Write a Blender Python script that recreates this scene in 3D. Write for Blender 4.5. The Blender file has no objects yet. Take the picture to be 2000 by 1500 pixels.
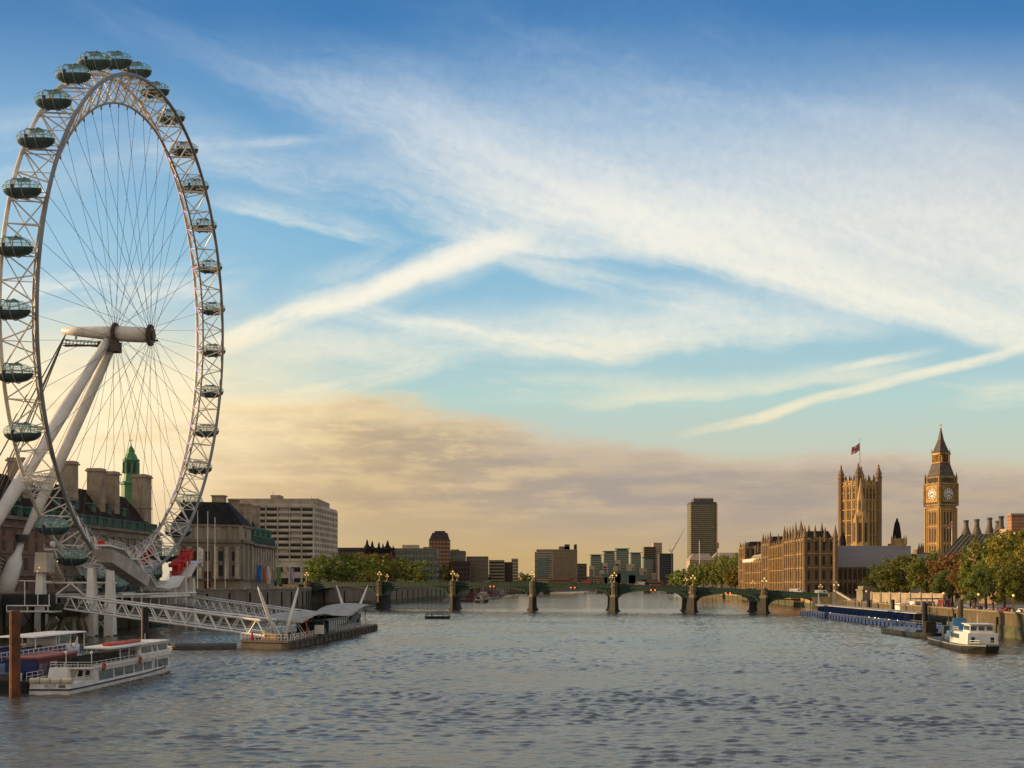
import bpy, math, random
from mathutils import Vector, Matrix
rnd = random.Random(7)
S = bpy.context.scene
COL = S.collection
PI = math.pi
R = math.radians
F, HZ, CH = 2322.0, 1140.0, 11.7          # focal length in photo pixels, horizon row, eye height above the river

# ------------------------------------------------------------------ camera
cd = bpy.data.cameras.new('camera'); cam = bpy.data.objects.new('camera', cd); COL.objects.link(cam)
cam.location = (0, 0, CH); cam.rotation_euler = (R(90), 0, 0)
cd.sensor_width = 36; cd.lens = 36*F/2000; cd.shift_y = (HZ-750)/2000
cd.clip_start = 0.5; cd.clip_end = 30000
S.camera = cam
S.view_settings.view_transform = 'Standard'; S.view_settings.look = 'None'
S.view_settings.exposure = 0.4; S.view_settings.gamma = 1
S.cycles.max_bounces = 6; S.cycles.diffuse_bounces = 2; S.cycles.glossy_bounces = 3
S.cycles.transmission_bounces = 4; S.cycles.transparent_max_bounces = 8; S.cycles.volume_bounces = 0
S.cycles.caustics_reflective = False; S.cycles.caustics_refractive = False
S.cycles.use_denoising = True
try: S.cycles.denoising_prefilter = 'ACCURATE'; S.cycles.denoising_input_passes = 'RGB_ALBEDO_NORMAL'
except Exception: pass

# ------------------------------------------------------------------ node helpers
def lin(r, g, b):
    return tuple(((c/255)/12.92 if c/255 <= .04045 else ((c/255+.055)/1.055)**2.4) for c in (r, g, b)) + (1,)
class X:
    """a node socket with arithmetic"""
    nt = None
    def __init__(s, sock): s.s = sock
    def __add__(s, o): return mth('ADD', s, o)
    def __radd__(s, o): return mth('ADD', o, s)
    def __sub__(s, o): return mth('SUBTRACT', s, o)
    def __rsub__(s, o): return mth('SUBTRACT', o, s)
    def __mul__(s, o): return mth('MULTIPLY', s, o)
    def __rmul__(s, o): return mth('MULTIPLY', o, s)
    def __truediv__(s, o): return mth('DIVIDE', s, o)
def put(sock, v):
    if isinstance(v, X): X.nt.links.new(v.s, sock)
    else: sock.default_value = v
def mth(op, a, b=None, clamp=False):
    n = X.nt.nodes.new('ShaderNodeMath'); n.operation = op; n.use_clamp = clamp
    put(n.inputs[0], a)
    if b is not None: put(n.inputs[1], b)
    return X(n.outputs[0])
def sm(x, a, b, lo=0.0, hi=1.0, kind='SMOOTHSTEP'):
    n = X.nt.nodes.new('ShaderNodeMapRange'); n.interpolation_type = kind; n.clamp = True
    put(n.inputs[0], x)
    for i, v in zip((1, 2, 3, 4), (a, b, lo, hi)): put(n.inputs[i], v)
    return X(n.outputs[0])
def xyz(x, y, z=0.0):
    n = X.nt.nodes.new('ShaderNodeCombineXYZ')
    for i, v in enumerate((x, y, z)): put(n.inputs[i], v)
    return X(n.outputs[0])
def noise(v, scale=1.0, detail=4.0, rough=.55, dist=0.0):
    n = X.nt.nodes.new('ShaderNodeTexNoise')
    put(n.inputs['Vector'], v); put(n.inputs['Scale'], scale)
    n.inputs['Detail'].default_value = detail; n.inputs['Roughness'].default_value = rough
    n.inputs['Distortion'].default_value = dist
    return X(n.outputs['Fac'])
def ramp(x, stops, kind='LINEAR'):
    n = X.nt.nodes.new('ShaderNodeValToRGB'); put(n.inputs[0], x)
    e = n.color_ramp.elements; n.color_ramp.interpolation = kind
    while len(e) > 1: e.remove(e[-1])
    e[0].position, e[0].color = stops[0]
    for p, c in stops[1:]:
        k = e.new(p); k.color = c
    return X(n.outputs[0])
def mixc(f, a, b, mode='MIX'):
    n = X.nt.nodes.new('ShaderNodeMix'); n.data_type = 'RGBA'; n.blend_type = mode
    put(n.inputs[0], f); put(n.inputs[6], a); put(n.inputs[7], b)
    return X(n.outputs[2])

# ------------------------------------------------------------------ sky (world) and sun
SUN_EL, SUN_AZ = 12.0, -80.0               # degrees above the horizon, degrees from +Y (negative: left of the view)
w = bpy.data.worlds.new('World'); S.world = w; w.use_nodes = True
nt = X.nt = w.node_tree; nt.nodes.clear()
tc = nt.nodes.new('ShaderNodeTexCoord')
sp = nt.nodes.new('ShaderNodeSeparateXYZ'); nt.links.new(tc.outputs['Generated'], sp.inputs[0])
dx, dy, dz = (X(o) for o in sp.outputs)
az = mth('ARCTAN2', dx, dy)
hyp = mth('SQRT', dx*dx+dy*dy)
az2 = mth('MINIMUM', az*az, .36)
U = az*(az2*.345+1.0)*2.322
V = dz/mth('MAXIMUM', hyp, .02)*(az2*.52+1.0)*2.322
V = mth('MINIMUM', V, 6.0)
sky = nt.nodes.new('ShaderNodeTexSky'); sky.sky_type = 'NISHITA'; sky.sun_disc = False
sky.sun_elevation = R(SUN_EL); sky.sun_rotation = R(SUN_AZ); sky.air_density = 1.0; sky.dust_density = 1.5
nish = mixc(1.0, X(sky.outputs[0]), (.085, .085, .085, 1), 'MULTIPLY')
def vr(v): return (v+.1)/1.5
clear = ramp((V+.1)/1.5, [(vr(-.05), lin(190, 162, 116)), (vr(.05), lin(202, 172, 120)), (vr(.15), lin(212, 184, 138)), (vr(.26), lin(200, 206, 188)), (vr(.36), lin(184, 212, 206)),
    (vr(.52), lin(154, 198, 218)), (vr(.7), lin(124, 182, 216)), (vr(.88), lin(96, 158, 206)), (vr(1.1), lin(62, 124, 184)), (vr(1.35), lin(54, 106, 160))])
base = mixc(.06, clear, nish)
# paler towards the left, greyer high up at the right
base = mixc(sm(U, -.15, -1.1)*sm(V, 1.3, .5)*.6, base, lin(188, 216, 230))
base = mixc(sm(U, .2, 1.0)*sm(V, .45, .75)*sm(V, 1.12, .8)*.75, base, lin(170, 183, 198))
wv = xyz(U, V, 0.0)
warp = (noise(wv, 2.3, 3, .55)-.5)
warp2 = (noise(wv, 7.0, 4, .6)-.5)
fine = noise(wv, 42.0, 4, .6)
dens = None
def streak(x0, y0, x1, y1, wd, amp, fade=.12, sa=2.5, sl=16.0, lo=.32, hi=.72, seed=0.0, wa=.10, edge=.1):
    global dens
    u0, v0, u1, v1 = (x0-1000)/1000, (HZ-y0)/1000, (x1-1000)/1000, (HZ-y1)/1000
    L = math.hypot(u1-u0, v1-v0); cx, cy = (u1-u0)/L, (v1-v0)/L
    du, dv = U-u0, V-v0
    al = du*cx+dv*cy
    la = dv*cx-du*cy+warp*wa+warp2*(wa*.35)
    t = noise(xyz(al*sa, la*sl, seed), 1.0, 5, .62)
    m = sm(al, -fade, fade)*sm(al, L+fade, L-fade)*sm(mth('ABSOLUTE', la), wd/1000, wd*edge/1000)
    d = m*sm(t, lo, hi)*amp
    dens = d if dens is None else dens+d
def fan(x0, y0, x1, y1, up, dn, amp, fade=.2, sa=1.4, sl=7.0, lo=.28, hi=.72, seed=0.0, wa=.1, fib=.55):
    """feathery cloud with a firmer lower edge along the line and a long soft fade above it"""
    global dens
    u0, v0, u1, v1 = (x0-1000)/1000, (HZ-y0)/1000, (x1-1000)/1000, (HZ-y1)/1000
    L = math.hypot(u1-u0, v1-v0); cx, cy = (u1-u0)/L, (v1-v0)/L
    du, dv = U-u0, V-v0
    al = du*cx+dv*cy
    la = dv*cx-du*cy+warp*wa+warp2*(wa*.45)
    t = noise(xyz(al*sa, la*sl+al*.9, seed), 1.0, 7, .66, .25)
    t2 = noise(xyz(al*sa*2.6+la*2, la*sl*3.4, seed+3), 1.0, 6, .7, .3)
    tt = t*.62+t2*.38
    lb = la+(tt-.5)*(min(.1, up/1000*.45))
    m = sm(al, -fade, fade)*sm(al, L+fade, L-fade)*sm(lb, -dn/1000, dn*1.5/1000)*sm(lb, up/1000, -.15*up/1000)
    d = m*(sm(tt, lo, hi)*fib+(1-fib))*amp
    dens = d if dens is None else dens+d
fan(820, 385, 2300, 770, 400, 24, .82, .3, 1.2, 8, .3, .68, 1.1, .10, .75)      # the broad fan and its bright lower rim
fan(1180, 480, 2300, 776, 130, 16, .75, .22, 1.5, 11, .3, .66, 2.2, .07, .7)
fan(540, 175, 1500, 570, 190, 34, .85, .22, 1.3, 9, .32, .66, 3.3, .14, .85)
fan(620, 250, 1250, 500, 110, 24, .45, .2, 1.6, 12, .34, .64, 3.9, .12, .9)
fan(900, 470, 1240, 520, 70, 8, .85, .12, 2.0, 12, .3, .66, 4.4, .06, .7)
fan(1000, 360, 2500, 600, 560, 150, .52, .5, .9, 4, .25, .75, 5.5, .2, .5)
fan(330, 330, 1000, 500, 170, 34, .62, .2, 1.6, 9, .34, .66, 6.6, .14, .8)
fan(440, 415, 730, 484, 60, 8, .62, .1, 2.6, 15, .34, .64, 6.9, .09, .85)
fan(1450, 520, 2400, 610, 420, 150, .62, .4, 1.0, 5, .28, .72, 7.1, .16, .5)
streak(420, 672, 985, 474, 35, 1.8, .09, 3.2, 13, .26, .64, 5.2, .05, -.1)      # bright contrail
streak(640, 580, 985, 470, 70, .6, .12, 3.4, 12, .36, .66, 5.9, .10, -.1)
streak(300, 285, 640, 270, 22, .45, .1, 3, 18, .3, .66, 6.1, .05, -.2)
streak(640, 600, 1130, 690, 30, .8, .12, 3, 18, .3, .64, 7.7, .05, -.2)
fan(480, 705, 1330, 690, 130, 24, .72, .2, 1.6, 10, .34, .64, 8.3, .11, .85)
fan(1000, 690, 1700, 660, 150, 20, .68, .25, 1.6, 9, .32, .66, 8.8, .10, .8)
streak(950, 490, 1420, 610, 50, .42, .15, 2, 14, .35, .7, 9.9, .06)
fan(1180, 796, 1760, 738, 52, 8, .66, .1, 3, 20, seed=10.4, wa=.05, fib=.7)
streak(1390, 835, 1990, 685, 15, .75, .1, 4, 26, .25, .6, 11.2, .035)
streak(1640, 720, 1800, 690, 12, .5, .06, 4, 26, .25, .6, 11.9, .03)
streak(540, 775, 840, 712, 30, .5, .1, 3.5, 18, .35, .65, 12.6, .06)
streak(700, 735, 1300, 760, 60, .25, .2, 2.5, 14, .4, .7, 12.9, .08)
streak(-100, 590, 380, 560, 60, .75, .2, 3, 14, .35, .65, 13.5, .07)
streak(-100, 300, 330, 260, 110, .42, .2, 2.2, 9, .35, .75, 14.1, .12)
streak(160, 20, 240, 70, 26, .3, .06, 3, 12, .35, .7, 15.4, .06)
streak(300, 20, 900, 230, 110, .3, .3, 1.6, 9, .36, .72, 16.1, .14)
streak(900, 60, 2100, 250, 150, .25, .3, 1.4, 7, .4, .75, 16.4, .14)
streak(1700, 770, 2100, 765, 40, .35, .2, 2.4, 16, .4, .7, 17.4, .06)
dens = 1.0-mth('POWER', 2.718, dens*(fine*.9+.55)*-1.65)
dens = mth('MINIMUM', dens, .97)
ccol = ramp((V+.1)/1.5, [(vr(.2), lin(252, 218, 162)), (vr(.34), lin(255, 238, 200)), (vr(.5), lin(254, 246, 224)), (vr(.72), lin(249, 244, 230)), (vr(.95), lin(206, 218, 228)), (vr(1.1), lin(150, 180, 208))])
colr = mixc(dens, base, ccol)
# warm glow of the low sun behind thin cloud at the left
gl = sm(mth('ABSOLUTE', U+.88), .75, .0)*sm(mth('ABSOLUTE', V-.27), .36, .0)
colr = mixc(gl*.8, colr, lin(255, 232, 176))
# the low cloud bank
top = X.nt.nodes.new('ShaderNodeFloatCurve')
put(top.inputs[1], (U+1.5)/3.0)
cv = top.mapping.curves[0]
pts = [(-1.5, .36), (-1.0, .33), (-.62, .375), (-.4, .385), (-.2, .372), (0, .325), (.2, .29), (.45, .265), (.7, .268), (1.0, .25), (1.5, .27)]
cv.points[0].location = ((pts[0][0]+1.5)/3, pts[0][1]); cv.points[1].location = (1, pts[-1][1])
for a, b in pts[1:-1]: cv.points.new((a+1.5)/3, b)
top.mapping.update()
topv = X(top.outputs[0])
bn = noise(xyz(U*2.4, V*9, 3.0), 1.6, 6, .6)-.5
bn2 = noise(xyz(U*3.2, V*26, 8.0), 1.0, 6, .6)
bn3 = noise(xyz(U*7, V*22, 5.0), 1.0, 6, .62)-.5
dep = topv-V+bn*.075+warp2*.03+bn3*.05
bank = sm(dep, -.004, .038)
lit = sm(dep+bn3*.08, .085, .0)
left = sm(U, .25, -.55)
bcol = mixc(left, lin(166, 154, 146), lin(192, 166, 128))
bcol = mixc(sm(bn2*.7+bn3*.35+.15, .40, .62)*.85, bcol, mixc(left, lin(192, 172, 148), lin(214, 184, 136)))
bcol = mixc(lit*.85, bcol, mixc(left, lin(212, 192, 168), lin(255, 230, 176)))
bfade = sm(V, .05, .19)
colr = mixc(sm(U, .0, .7)*sm(V, .26, .08)*.55, colr, lin(176, 158, 140))
bcol = mixc(sm(bn3+bn2*.5, .22, .42)*sm(U, .45, -.35)*sm(dep, .30, .02)*.5, bcol, lin(255, 226, 166))
colr = mixc(bank*sm(V, .035, .17)*.93, colr, bcol)
gl3 = sm(mth('ABSOLUTE', U+.88), .62, .0)*sm(mth('ABSOLUTE', V-.22), .30, .0)
colr = mixc(gl3*.95, colr, lin(255, 224, 176))
gl2 = sm(mth('ABSOLUTE', U+.8), .6, .0)*sm(mth('ABSOLUTE', V-.33), .24, .0)*sm(noise(xyz(U*3, V*14, 1.0), 1.4, 5, .6), .22, .6)
colr = mixc(gl2*.95, colr, (1.08, .93, .62, 1))
# unseen pale cloud added behind the viewer and overhead as warm fill light
bk = sm(mth('ABSOLUTE', az), .8, 1.7)*sm(V, -.05, .1)
colr = mixc(bk*.85, colr, mixc(sm(V, .2, 2.5), (.95, .77, .57, 1), (.48, .46, .45, 1)))
colr = mixc(sm(V, 1.5, 3.0)*.6, colr, lin(186, 190, 196))
bg = nt.nodes.new('ShaderNodeBackground'); put(bg.inputs[0], colr); bg.inputs[1].default_value = .77
wo = nt.nodes.new('ShaderNodeOutputWorld'); nt.links.new(bg.outputs[0], wo.inputs[0])
w.cycles.sampling_method = 'MANUAL'; w.cycles.sample_map_resolution = 512

sl = bpy.data.lights.new('sun', 'SUN'); so = bpy.data.objects.new('sun', sl); COL.objects.link(so)
sl.energy = 5.0; sl.angle = R(.6); sl.color = (1.0, .66, .33)
sd = Vector((math.sin(R(SUN_AZ))*math.cos(R(SUN_EL)), math.cos(R(SUN_AZ))*math.cos(R(SUN_EL)), math.sin(R(SUN_EL))))
so.rotation_euler = sd.to_track_quat('Z', 'Y').to_euler()
so.location = sd*3000

# ------------------------------------------------------------------ materials
MATS = {}
def mat(name, col, rough=.6, metal=0.0, var=.18, scale=.35, bump=0.0, spec=.4, trans=0.0, alpha=1.0, col2=None, emit=0.0, rand=0.0, stretch=(1, 1, 1)):
    """procedural paint/stone: base colour broken up by two noises, optionally mixed with a second colour"""
    if name in MATS: return MATS[name]
    m = bpy.data.materials.new(name); m.use_nodes = True; MATS[name] = m
    t = X.nt = m.node_tree; b = t.nodes['Principled BSDF']
    tc = t.nodes.new('ShaderNodeTexCoord')
    mp = t.nodes.new('ShaderNodeMapping'); t.links.new(tc.outputs['Object'], mp.inputs[0]); mp.inputs['Scale'].default_value = stretch
    v = X(mp.outputs[0])
    n1 = noise(v, scale, 5, .6); n2 = noise(v, scale*7.3, 4, .65)
    c = (col[0], col[1], col[2], 1)
    d = tuple(col2)+(1,) if col2 else tuple(x*(1-var*1.6) for x in col)+(1,)
    cc = mixc(sm(n1, .36, .66), c, d)
    cc = mixc(sm(n2, .3, .75)*(var*1.3), cc, tuple(x*.55 for x in col)+(1,))
    if rand:
        oi = t.nodes.new('ShaderNodeObjectInfo')
        hs = t.nodes.new('ShaderNodeHueSaturation'); put(hs.inputs['Color'], cc)
        put(hs.inputs['Value'], X(oi.outputs['Random'])*rand+(1-rand*.5))
        put(hs.inputs['Hue'], sm(mth('FRACT', X(oi.outputs['Random'])*7.31), 0, 1, .5-rand*.05, .5+rand*.05, 'LINEAR'))
        cc = X(hs.outputs[0])
    put(b.inputs['Base Color'], cc)
    put(b.inputs['Roughness'], sm(n2, .2, .8, max(.02, rough-.08), min(1, rough+.08), 'LINEAR'))
    b.inputs['Metallic'].default_value = metal; b.inputs['Specular IOR Level'].default_value = spec
    b.inputs['Transmission Weight'].default_value = trans; b.inputs['Alpha'].default_value = alpha
    if emit: b.inputs['Emission Color'].default_value = c; b.inputs['Emission Strength'].default_value = emit
    if bump:
        bp = t.nodes.new('ShaderNodeBump'); bp.inputs['Strength'].default_value = bump; bp.inputs['Distance'].default_value = .2
        put(bp.inputs['Height'], n2); t.links.new(bp.outputs[0], b.inputs['Normal'])
    return m

# ------------------------------------------------------------------ mesh builder
class MB:
    def __init__(s): s.v = []; s.f = []; s.mi = []; s.m = 0
    def add(s, vs, fs):
        k = len(s.v); s.v += [tuple(p) for p in vs]
        s.f += [tuple(i+k for i in f) for f in fs]; s.mi += [s.m]*len(fs)
        return s
    def box(s, x0, x1, y0, y1, z0, z1, top=None):
        """axis box; top=(ix,iy): top rectangle inset"""
        ix, iy = top or (0, 0)
        return s.add([(x0, y0, z0), (x1, y0, z0), (x1, y1, z0), (x0, y1, z0), (x0+ix, y0+iy, z1), (x1-ix, y0+iy, z1), (x1-ix, y1-iy, z1), (x0+ix, y1-iy, z1)],
            [(3, 2, 1, 0), (4, 5, 6, 7), (0, 1, 5, 4), (1, 2, 6, 5), (2, 3, 7, 6), (3, 0, 4, 7)])
    def cbox(s, c, sx, sy, sz, rz=0.0):
        ca, sa = math.cos(rz), math.sin(rz); o = []
        for z in (-.5, .5):
            for x, y in ((-.5, -.5), (.5, -.5), (.5, .5), (-.5, .5)):
                o.append((c[0]+x*sx*ca-y*sy*sa, c[1]+x*sx*sa+y*sy*ca, c[2]+z*sz))
        return s.add(o, [(3, 2, 1, 0), (4, 5, 6, 7), (0, 1, 5, 4), (1, 2, 6, 5), (2, 3, 7, 6), (3, 0, 4, 7)])
    def tube(s, pts, r, n=6, closed=False, r2=None, cap=True, flat=1.0):
        pts = [Vector(p) for p in pts]; N = len(pts); rs = r if isinstance(r, (list, tuple)) else [r]*N
        if r2 is not None and N > 1: rs = [r+(r2-r)*i/(N-1) for i in range(N)]
        vs = []; up0 = None
        for i, p in enumerate(pts):
            a = pts[(i-1) % N] if (closed or i > 0) else p; b = pts[(i+1) % N] if (closed or i < N-1) else p
            d = (b-a).normalized()
            if up0 is None:
                up0 = Vector((0, 0, 1)) if abs(d.z) < .9 else Vector((0, 1, 0))
            e = up0-d*up0.dot(d); e.normalize(); up0 = e; g = d.cross(e)
            for k in range(n):
                t = 2*PI*k/n+PI/n; vs.append(p+(e*math.cos(t)*flat+g*math.sin(t))*rs[i])
        fs = []
        for i in range(N if closed else N-1):
            j = (i+1) % N
            for k in range(n): fs.append((i*n+k, i*n+(k+1) % n, j*n+(k+1) % n, j*n+k))
        if not closed and cap: fs += [tuple(range(n))[::-1], tuple(range((N-1)*n, N*n))]
        return s.add(vs, fs)
    def bar(s, p, q, r, n=5, r2=None): return s.tube([p, q], r, n, r2=r2)
    def lathe(s, c, prof, n=10, ph=0.0, sx=1.0, sy=1.0):
        vs = []; fs = []
        for r, z in prof:
            for k in range(n):
                t = 2*PI*k/n+ph; vs.append((c[0]+r*math.cos(t)*sx, c[1]+r*math.sin(t)*sy, c[2]+z))
        for i in range(len(prof)-1):
            for k in range(n): fs.append((i*n+k, i*n+(k+1) % n, (i+1)*n+(k+1) % n, (i+1)*n+k))
        fs += [tuple(range(n))[::-1], tuple(range((len(prof)-1)*n, len(prof)*n))]
        return s.add(vs, fs)
    def prism(s, poly, z0, z1, top=None):
        """poly: list of xy, counter clockwise; top: other outline for the upper end"""
        n = len(poly); top = top or poly
        zf = z0 if callable(z0) else (lambda x, y: z0); zg = z1 if callable(z1) else (lambda x, y: z1)
        return s.add([(x, y, zf(x, y)) for x, y in poly]+[(x, y, zg(x, y)) for x, y in top],
            [tuple(range(n))[::-1], tuple(range(n, 2*n))]+[(i, (i+1) % n, n+(i+1) % n, n+i) for i in range(n)])
    def slab(s, prof, axis0, axis1, width):
        """extrude a 2D profile (a,z) placed along axis0->; width vector"""
        o = Vector(axis0); d = Vector(axis1); wv = Vector(width); n = len(prof)
        a = [o+d*p+Vector((0, 0, z)) for p, z in prof]; b = [q+wv for q in a]
        return s.add(a+b, [tuple(range(n)), tuple(range(n, 2*n))[::-1]]+[(i, n+i, n+(i+1) % n, (i+1) % n) for i in range(n)])
    def build(s, name, m, parent=None, world=True, smooth=False, kind=None):
        me = bpy.data.meshes.new(name)
        vs = s.v
        if parent is not None and world:
            iv = inv(parent); vs = [iv @ Vector(p) for p in vs]
        me.from_pydata([tuple(p) for p in vs], [], s.f)
        for q in (m if isinstance(m, (list, tuple)) else [m]): me.materials.append(q)
        if isinstance(m, (list, tuple)): me.polygons.foreach_set('material_index', s.mi)
        if smooth: me.polygons.foreach_set('use_smooth', [True]*len(me.polygons))
        fix_normals(me)
        o = bpy.data.objects.new(name, me); COL.objects.link(o)
        if parent is not None: o.parent = parent
        if kind: o['kind'] = kind
        return o
def fix_normals(me):
    import bmesh
    if len(me.polygons) > 60000: return
    b = bmesh.new(); b.from_mesh(me); bmesh.ops.recalc_face_normals(b, faces=b.faces); b.to_mesh(me); b.free()
def inv(o):
    while o.parent is not None: o = o.parent
    return (Matrix.Translation(o.location) @ Matrix.Rotation(o.rotation_euler.z, 4, 'Z')).inverted()
def thing(name, label, cat, loc=(0, 0, 0), rz=0.0, group=None):
    o = bpy.data.objects.new(name, None); COL.objects.link(o); o.location = loc; o.rotation_euler = (0, 0, rz)
    o.empty_display_size = .5
    return tag(o, label, cat, group)
def tag(o, label, cat, group=None):
    o['label'] = label; o['category'] = cat
    if group: o['group'] = group
    return o
def kids(o): return [c for c in COL.objects if c.parent == o]
KID = {}
def copy_tree(o, parent=None):
    c = o.copy(); COL.objects.link(c)
    if parent is not None: c.parent = parent
    if o.name not in KID: KID[o.name] = kids(o)
    for ch in KID[o.name]: copy_tree(ch, c)
    return c
def dup(o, loc, rz=0.0, sc=None, label=None):
    c = copy_tree(o); c.location = loc; c.rotation_euler = (0, 0, rz)
    if sc: c.scale = sc if isinstance(sc, (tuple, list)) else (sc, sc, sc)
    if label: c['label'] = label
    return c
def at(px, py, D): return Vector(((px-1000)/F*D, D, CH-(py-HZ)/F*D))
def wx(px, D): return (px-1000)/F*D
def wz(py, D): return CH-(py-HZ)/F*D
ORD = ['first', 'second', 'third', 'fourth', 'fifth', 'sixth', 'seventh', 'eighth', 'ninth', 'tenth', 'eleventh', 'twelfth', 'thirteenth', 'fourteenth', 'fifteenth', 'sixteenth', 'seventeenth', 'eighteenth']
UNIT = {}
def pane(parent, c, sx, sy, sz, m, name='window', rz=0.0):
    """one window (or other box part) as an object of its own sharing a unit mesh; world coordinates"""
    k = (name, m.name)
    if k not in UNIT:
        b = MB().cbox((0, 0, 0), 1, 1, 1); me = bpy.data.meshes.new(name); me.from_pydata(b.v, [], b.f); me.materials.append(m); UNIT[k] = me
    o = bpy.data.objects.new(name, UNIT[k]); COL.objects.link(o); o.parent = parent
    top = parent
    while top.parent is not None: top = top.parent
    o.location = inv(parent) @ Vector(c); o.rotation_euler = (0, 0, rz-top.rotation_euler.z); o.scale = (sx, sy, sz)
    return o
def wall_windows(parent, p, q, z0, z1, cols, rows, fw, fh, m, name='window', proud=.06, skip=None):
    """a grid of single windows on the wall running p->q (outside on the right hand side when walking p->q)"""
    p = Vector((p[0], p[1], 0)); q = Vector((q[0], q[1], 0)); d = q-p; L = d.length; d.normalize(); nr = Vector((d.y, -d.x, 0)); rz = math.atan2(d.y, d.x)
    cw = L/cols; rh = (z1-z0)/rows
    for j in range(rows):
        for i in range(cols):
            if skip and skip(i, j): continue
            c = p+d*(cw*(i+.5))+nr*(proud*.5); c.z = z0+rh*(j+.5)
            pane(parent, c, cw*fw, proud+.1, rh*fh, m, name, rz)
def ribs(mb, p, q, z0, z1, n, wd, proud, ends=True):
    """vertical pilasters along the wall p->q"""
    p = Vector((p[0], p[1], 0)); q = Vector((q[0], q[1], 0)); d = q-p; L = d.length; d.normalize(); nr = Vector((d.y, -d.x, 0)); rz = math.atan2(d.y, d.x)
    for i in range(n+1):
        if not ends and i in (0, n): continue
        c = p+d*(L*i/n)+nr*(proud*.5); mb.cbox((c.x, c.y, (z0+z1)/2), wd, proud+.3, z1-z0, rz)
def course(mb, p, q, z, h, proud):
    """horizontal string course or cornice"""
    p = Vector((p[0], p[1], 0)); q = Vector((q[0], q[1], 0)); d = q-p; L = d.length; d.normalize(); nr = Vector((d.y, -d.x, 0)); rz = math.atan2(d.y, d.x)
    c = (p+q)/2+nr*(proud*.5-.1); mb.cbox((c.x, c.y, z), L+.06, proud+.2, h, rz)

M = dict(
    white=mat('white_paint', (.78, .75, .70), .35, var=.12, scale=.2, spec=.5),
    cream=mat('cream_steel', (.80, .74, .65), .4, var=.15, scale=.3),
    dark=mat('dark_steel', (.055, .065, .075), .4, var=.3),
    black=mat('black_rubber', (.012, .013, .014), .6, var=.3),
    cable=mat('cable_steel', (.10, .09, .08), .4, metal=.4),
    stone=mat('portland_stone', (.33, .29, .23), .85, var=.3, scale=.12, col2=(.22, .19, .15), stretch=(1, 1, .35)),
    stoned=mat('sooty_stone', (.23, .20, .16), .9, var=.3, scale=.15, col2=(.14, .12, .10), stretch=(1, 1, .3)),
    brick=mat('red_brown_brick', (.24, .15, .10), .9, var=.3, scale=.25, col2=(.17, .105, .075)),
    slate=mat('dark_slate', (.026, .025, .024), .8, var=.3, scale=.4, spec=.08),
    slater=mat('brown_slate', (.042, .026, .019), .8, var=.3, scale=.4, spec=.08),
    copper=mat('green_copper', (.055, .15, .105), .7, var=.35, scale=.5, col2=(.04, .10, .075)),
    gold=mat('gilded_metal', (.31, .185, .045), .45, metal=.5, var=.3),
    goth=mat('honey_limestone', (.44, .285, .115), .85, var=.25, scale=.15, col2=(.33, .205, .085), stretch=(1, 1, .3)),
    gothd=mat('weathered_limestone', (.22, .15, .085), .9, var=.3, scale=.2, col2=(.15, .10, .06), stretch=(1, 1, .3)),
    glass=mat('dark_window_glass', (.022, .024, .026), .3, spec=.25, var=.3),
    concrete=mat('pale_concrete', (.56, .50, .40), .85, var=.2, scale=.1),
    algae=mat('algae_concrete', (.12, .12, .07), .95, var=.35, scale=.5, col2=(.05, .065, .03)),
    rust=mat('rusty_steel', (.20, .075, .03), .85, var=.4, scale=.6, col2=(.07, .03, .018), bump=.4),
    blue=mat('blue_paint', (.012, .035, .17), .4, var=.3),
    red=mat('red_paint', (.50, .018, .012), .4, var=.2),
    redroof=mat('faded_red_roof', (.21, .045, .035), .7, var=.3),
    bgreen=mat('bridge_green_paint', (.014, .05, .028), .5, var=.25, scale=.3),
    wood=mat('dark_timber', (.035, .025, .018), .85, var=.4, scale=.8),
    bark=mat('tree_bark', (.045, .035, .025), .9, var=.4, scale=1.5),
    grey=mat('grey_steel', (.16, .155, .15), .6, var=.3, scale=.4),
    orange=mat('orange_plastic', (.55, .10, .03), .5, var=.2),
    lamp=mat('lit_lamp_glass', (1.0, .60, .20), .4, emit=.45),
    beam=mat('lit_headlamp', (1.0, .85, .6), .4, emit=2.0),
    tail=mat('lit_red_light', (1.0, .16, .05), .4, emit=1.8),
)

# ------------------------------------------------------------------ river
def water_mat():
    m = bpy.data.materials.new('river_water'); m.use_nodes = True
    t = X.nt = m.node_tree; b = t.nodes['Principled BSDF']
    ge = t.nodes.new('ShaderNodeNewGeometry'); s3 = t.nodes.new('ShaderNodeSeparateXYZ'); t.links.new(ge.outputs['Position'], s3.inputs[0])
    x, y = X(s3.outputs[0]), X(s3.outputs[1])
    big = noise(xyz(x*.018, y*.010, 1), 1, 3, .5)
    wp = noise(xyz(x*.12, y*.12, 4), 1, 2, .5)*2.2
    w1 = noise(xyz(x*.30+wp, y*.62+wp, 0), 1, 3, .55, .3)
    w2 = noise(xyz(x*.85, y*1.5+wp, 5), 1, 4, .62, .4)
    w3 = noise(xyz(x*4.6, y*7.5, 9), 1, 3, .65)
    calm = sm(big, .3, .7, .65, 1.15)
    h = (w1*.16+w2*.42+w3*.20)*calm
    bp = t.nodes.new('ShaderNodeBump'); bp.inputs['Strength'].default_value = 1.0; bp.inputs['Distance'].default_value = .18
    put(bp.inputs['Height'], h); t.links.new(bp.outputs[0], b.inputs['Normal'])
    put(b.inputs['Base Color'], mixc(sm(big, .35, .65), (.085, .066, .042, 1), (.07, .056, .037, 1)))
    b.inputs['Roughness'].default_value = .1; b.inputs['IOR'].default_value = 1.75; b.inputs['Specular IOR Level'].default_value = .75; b.inputs['Specular Tint'].default_value = (1, .90, .68, 1)
    return m
import numpy as np
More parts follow.
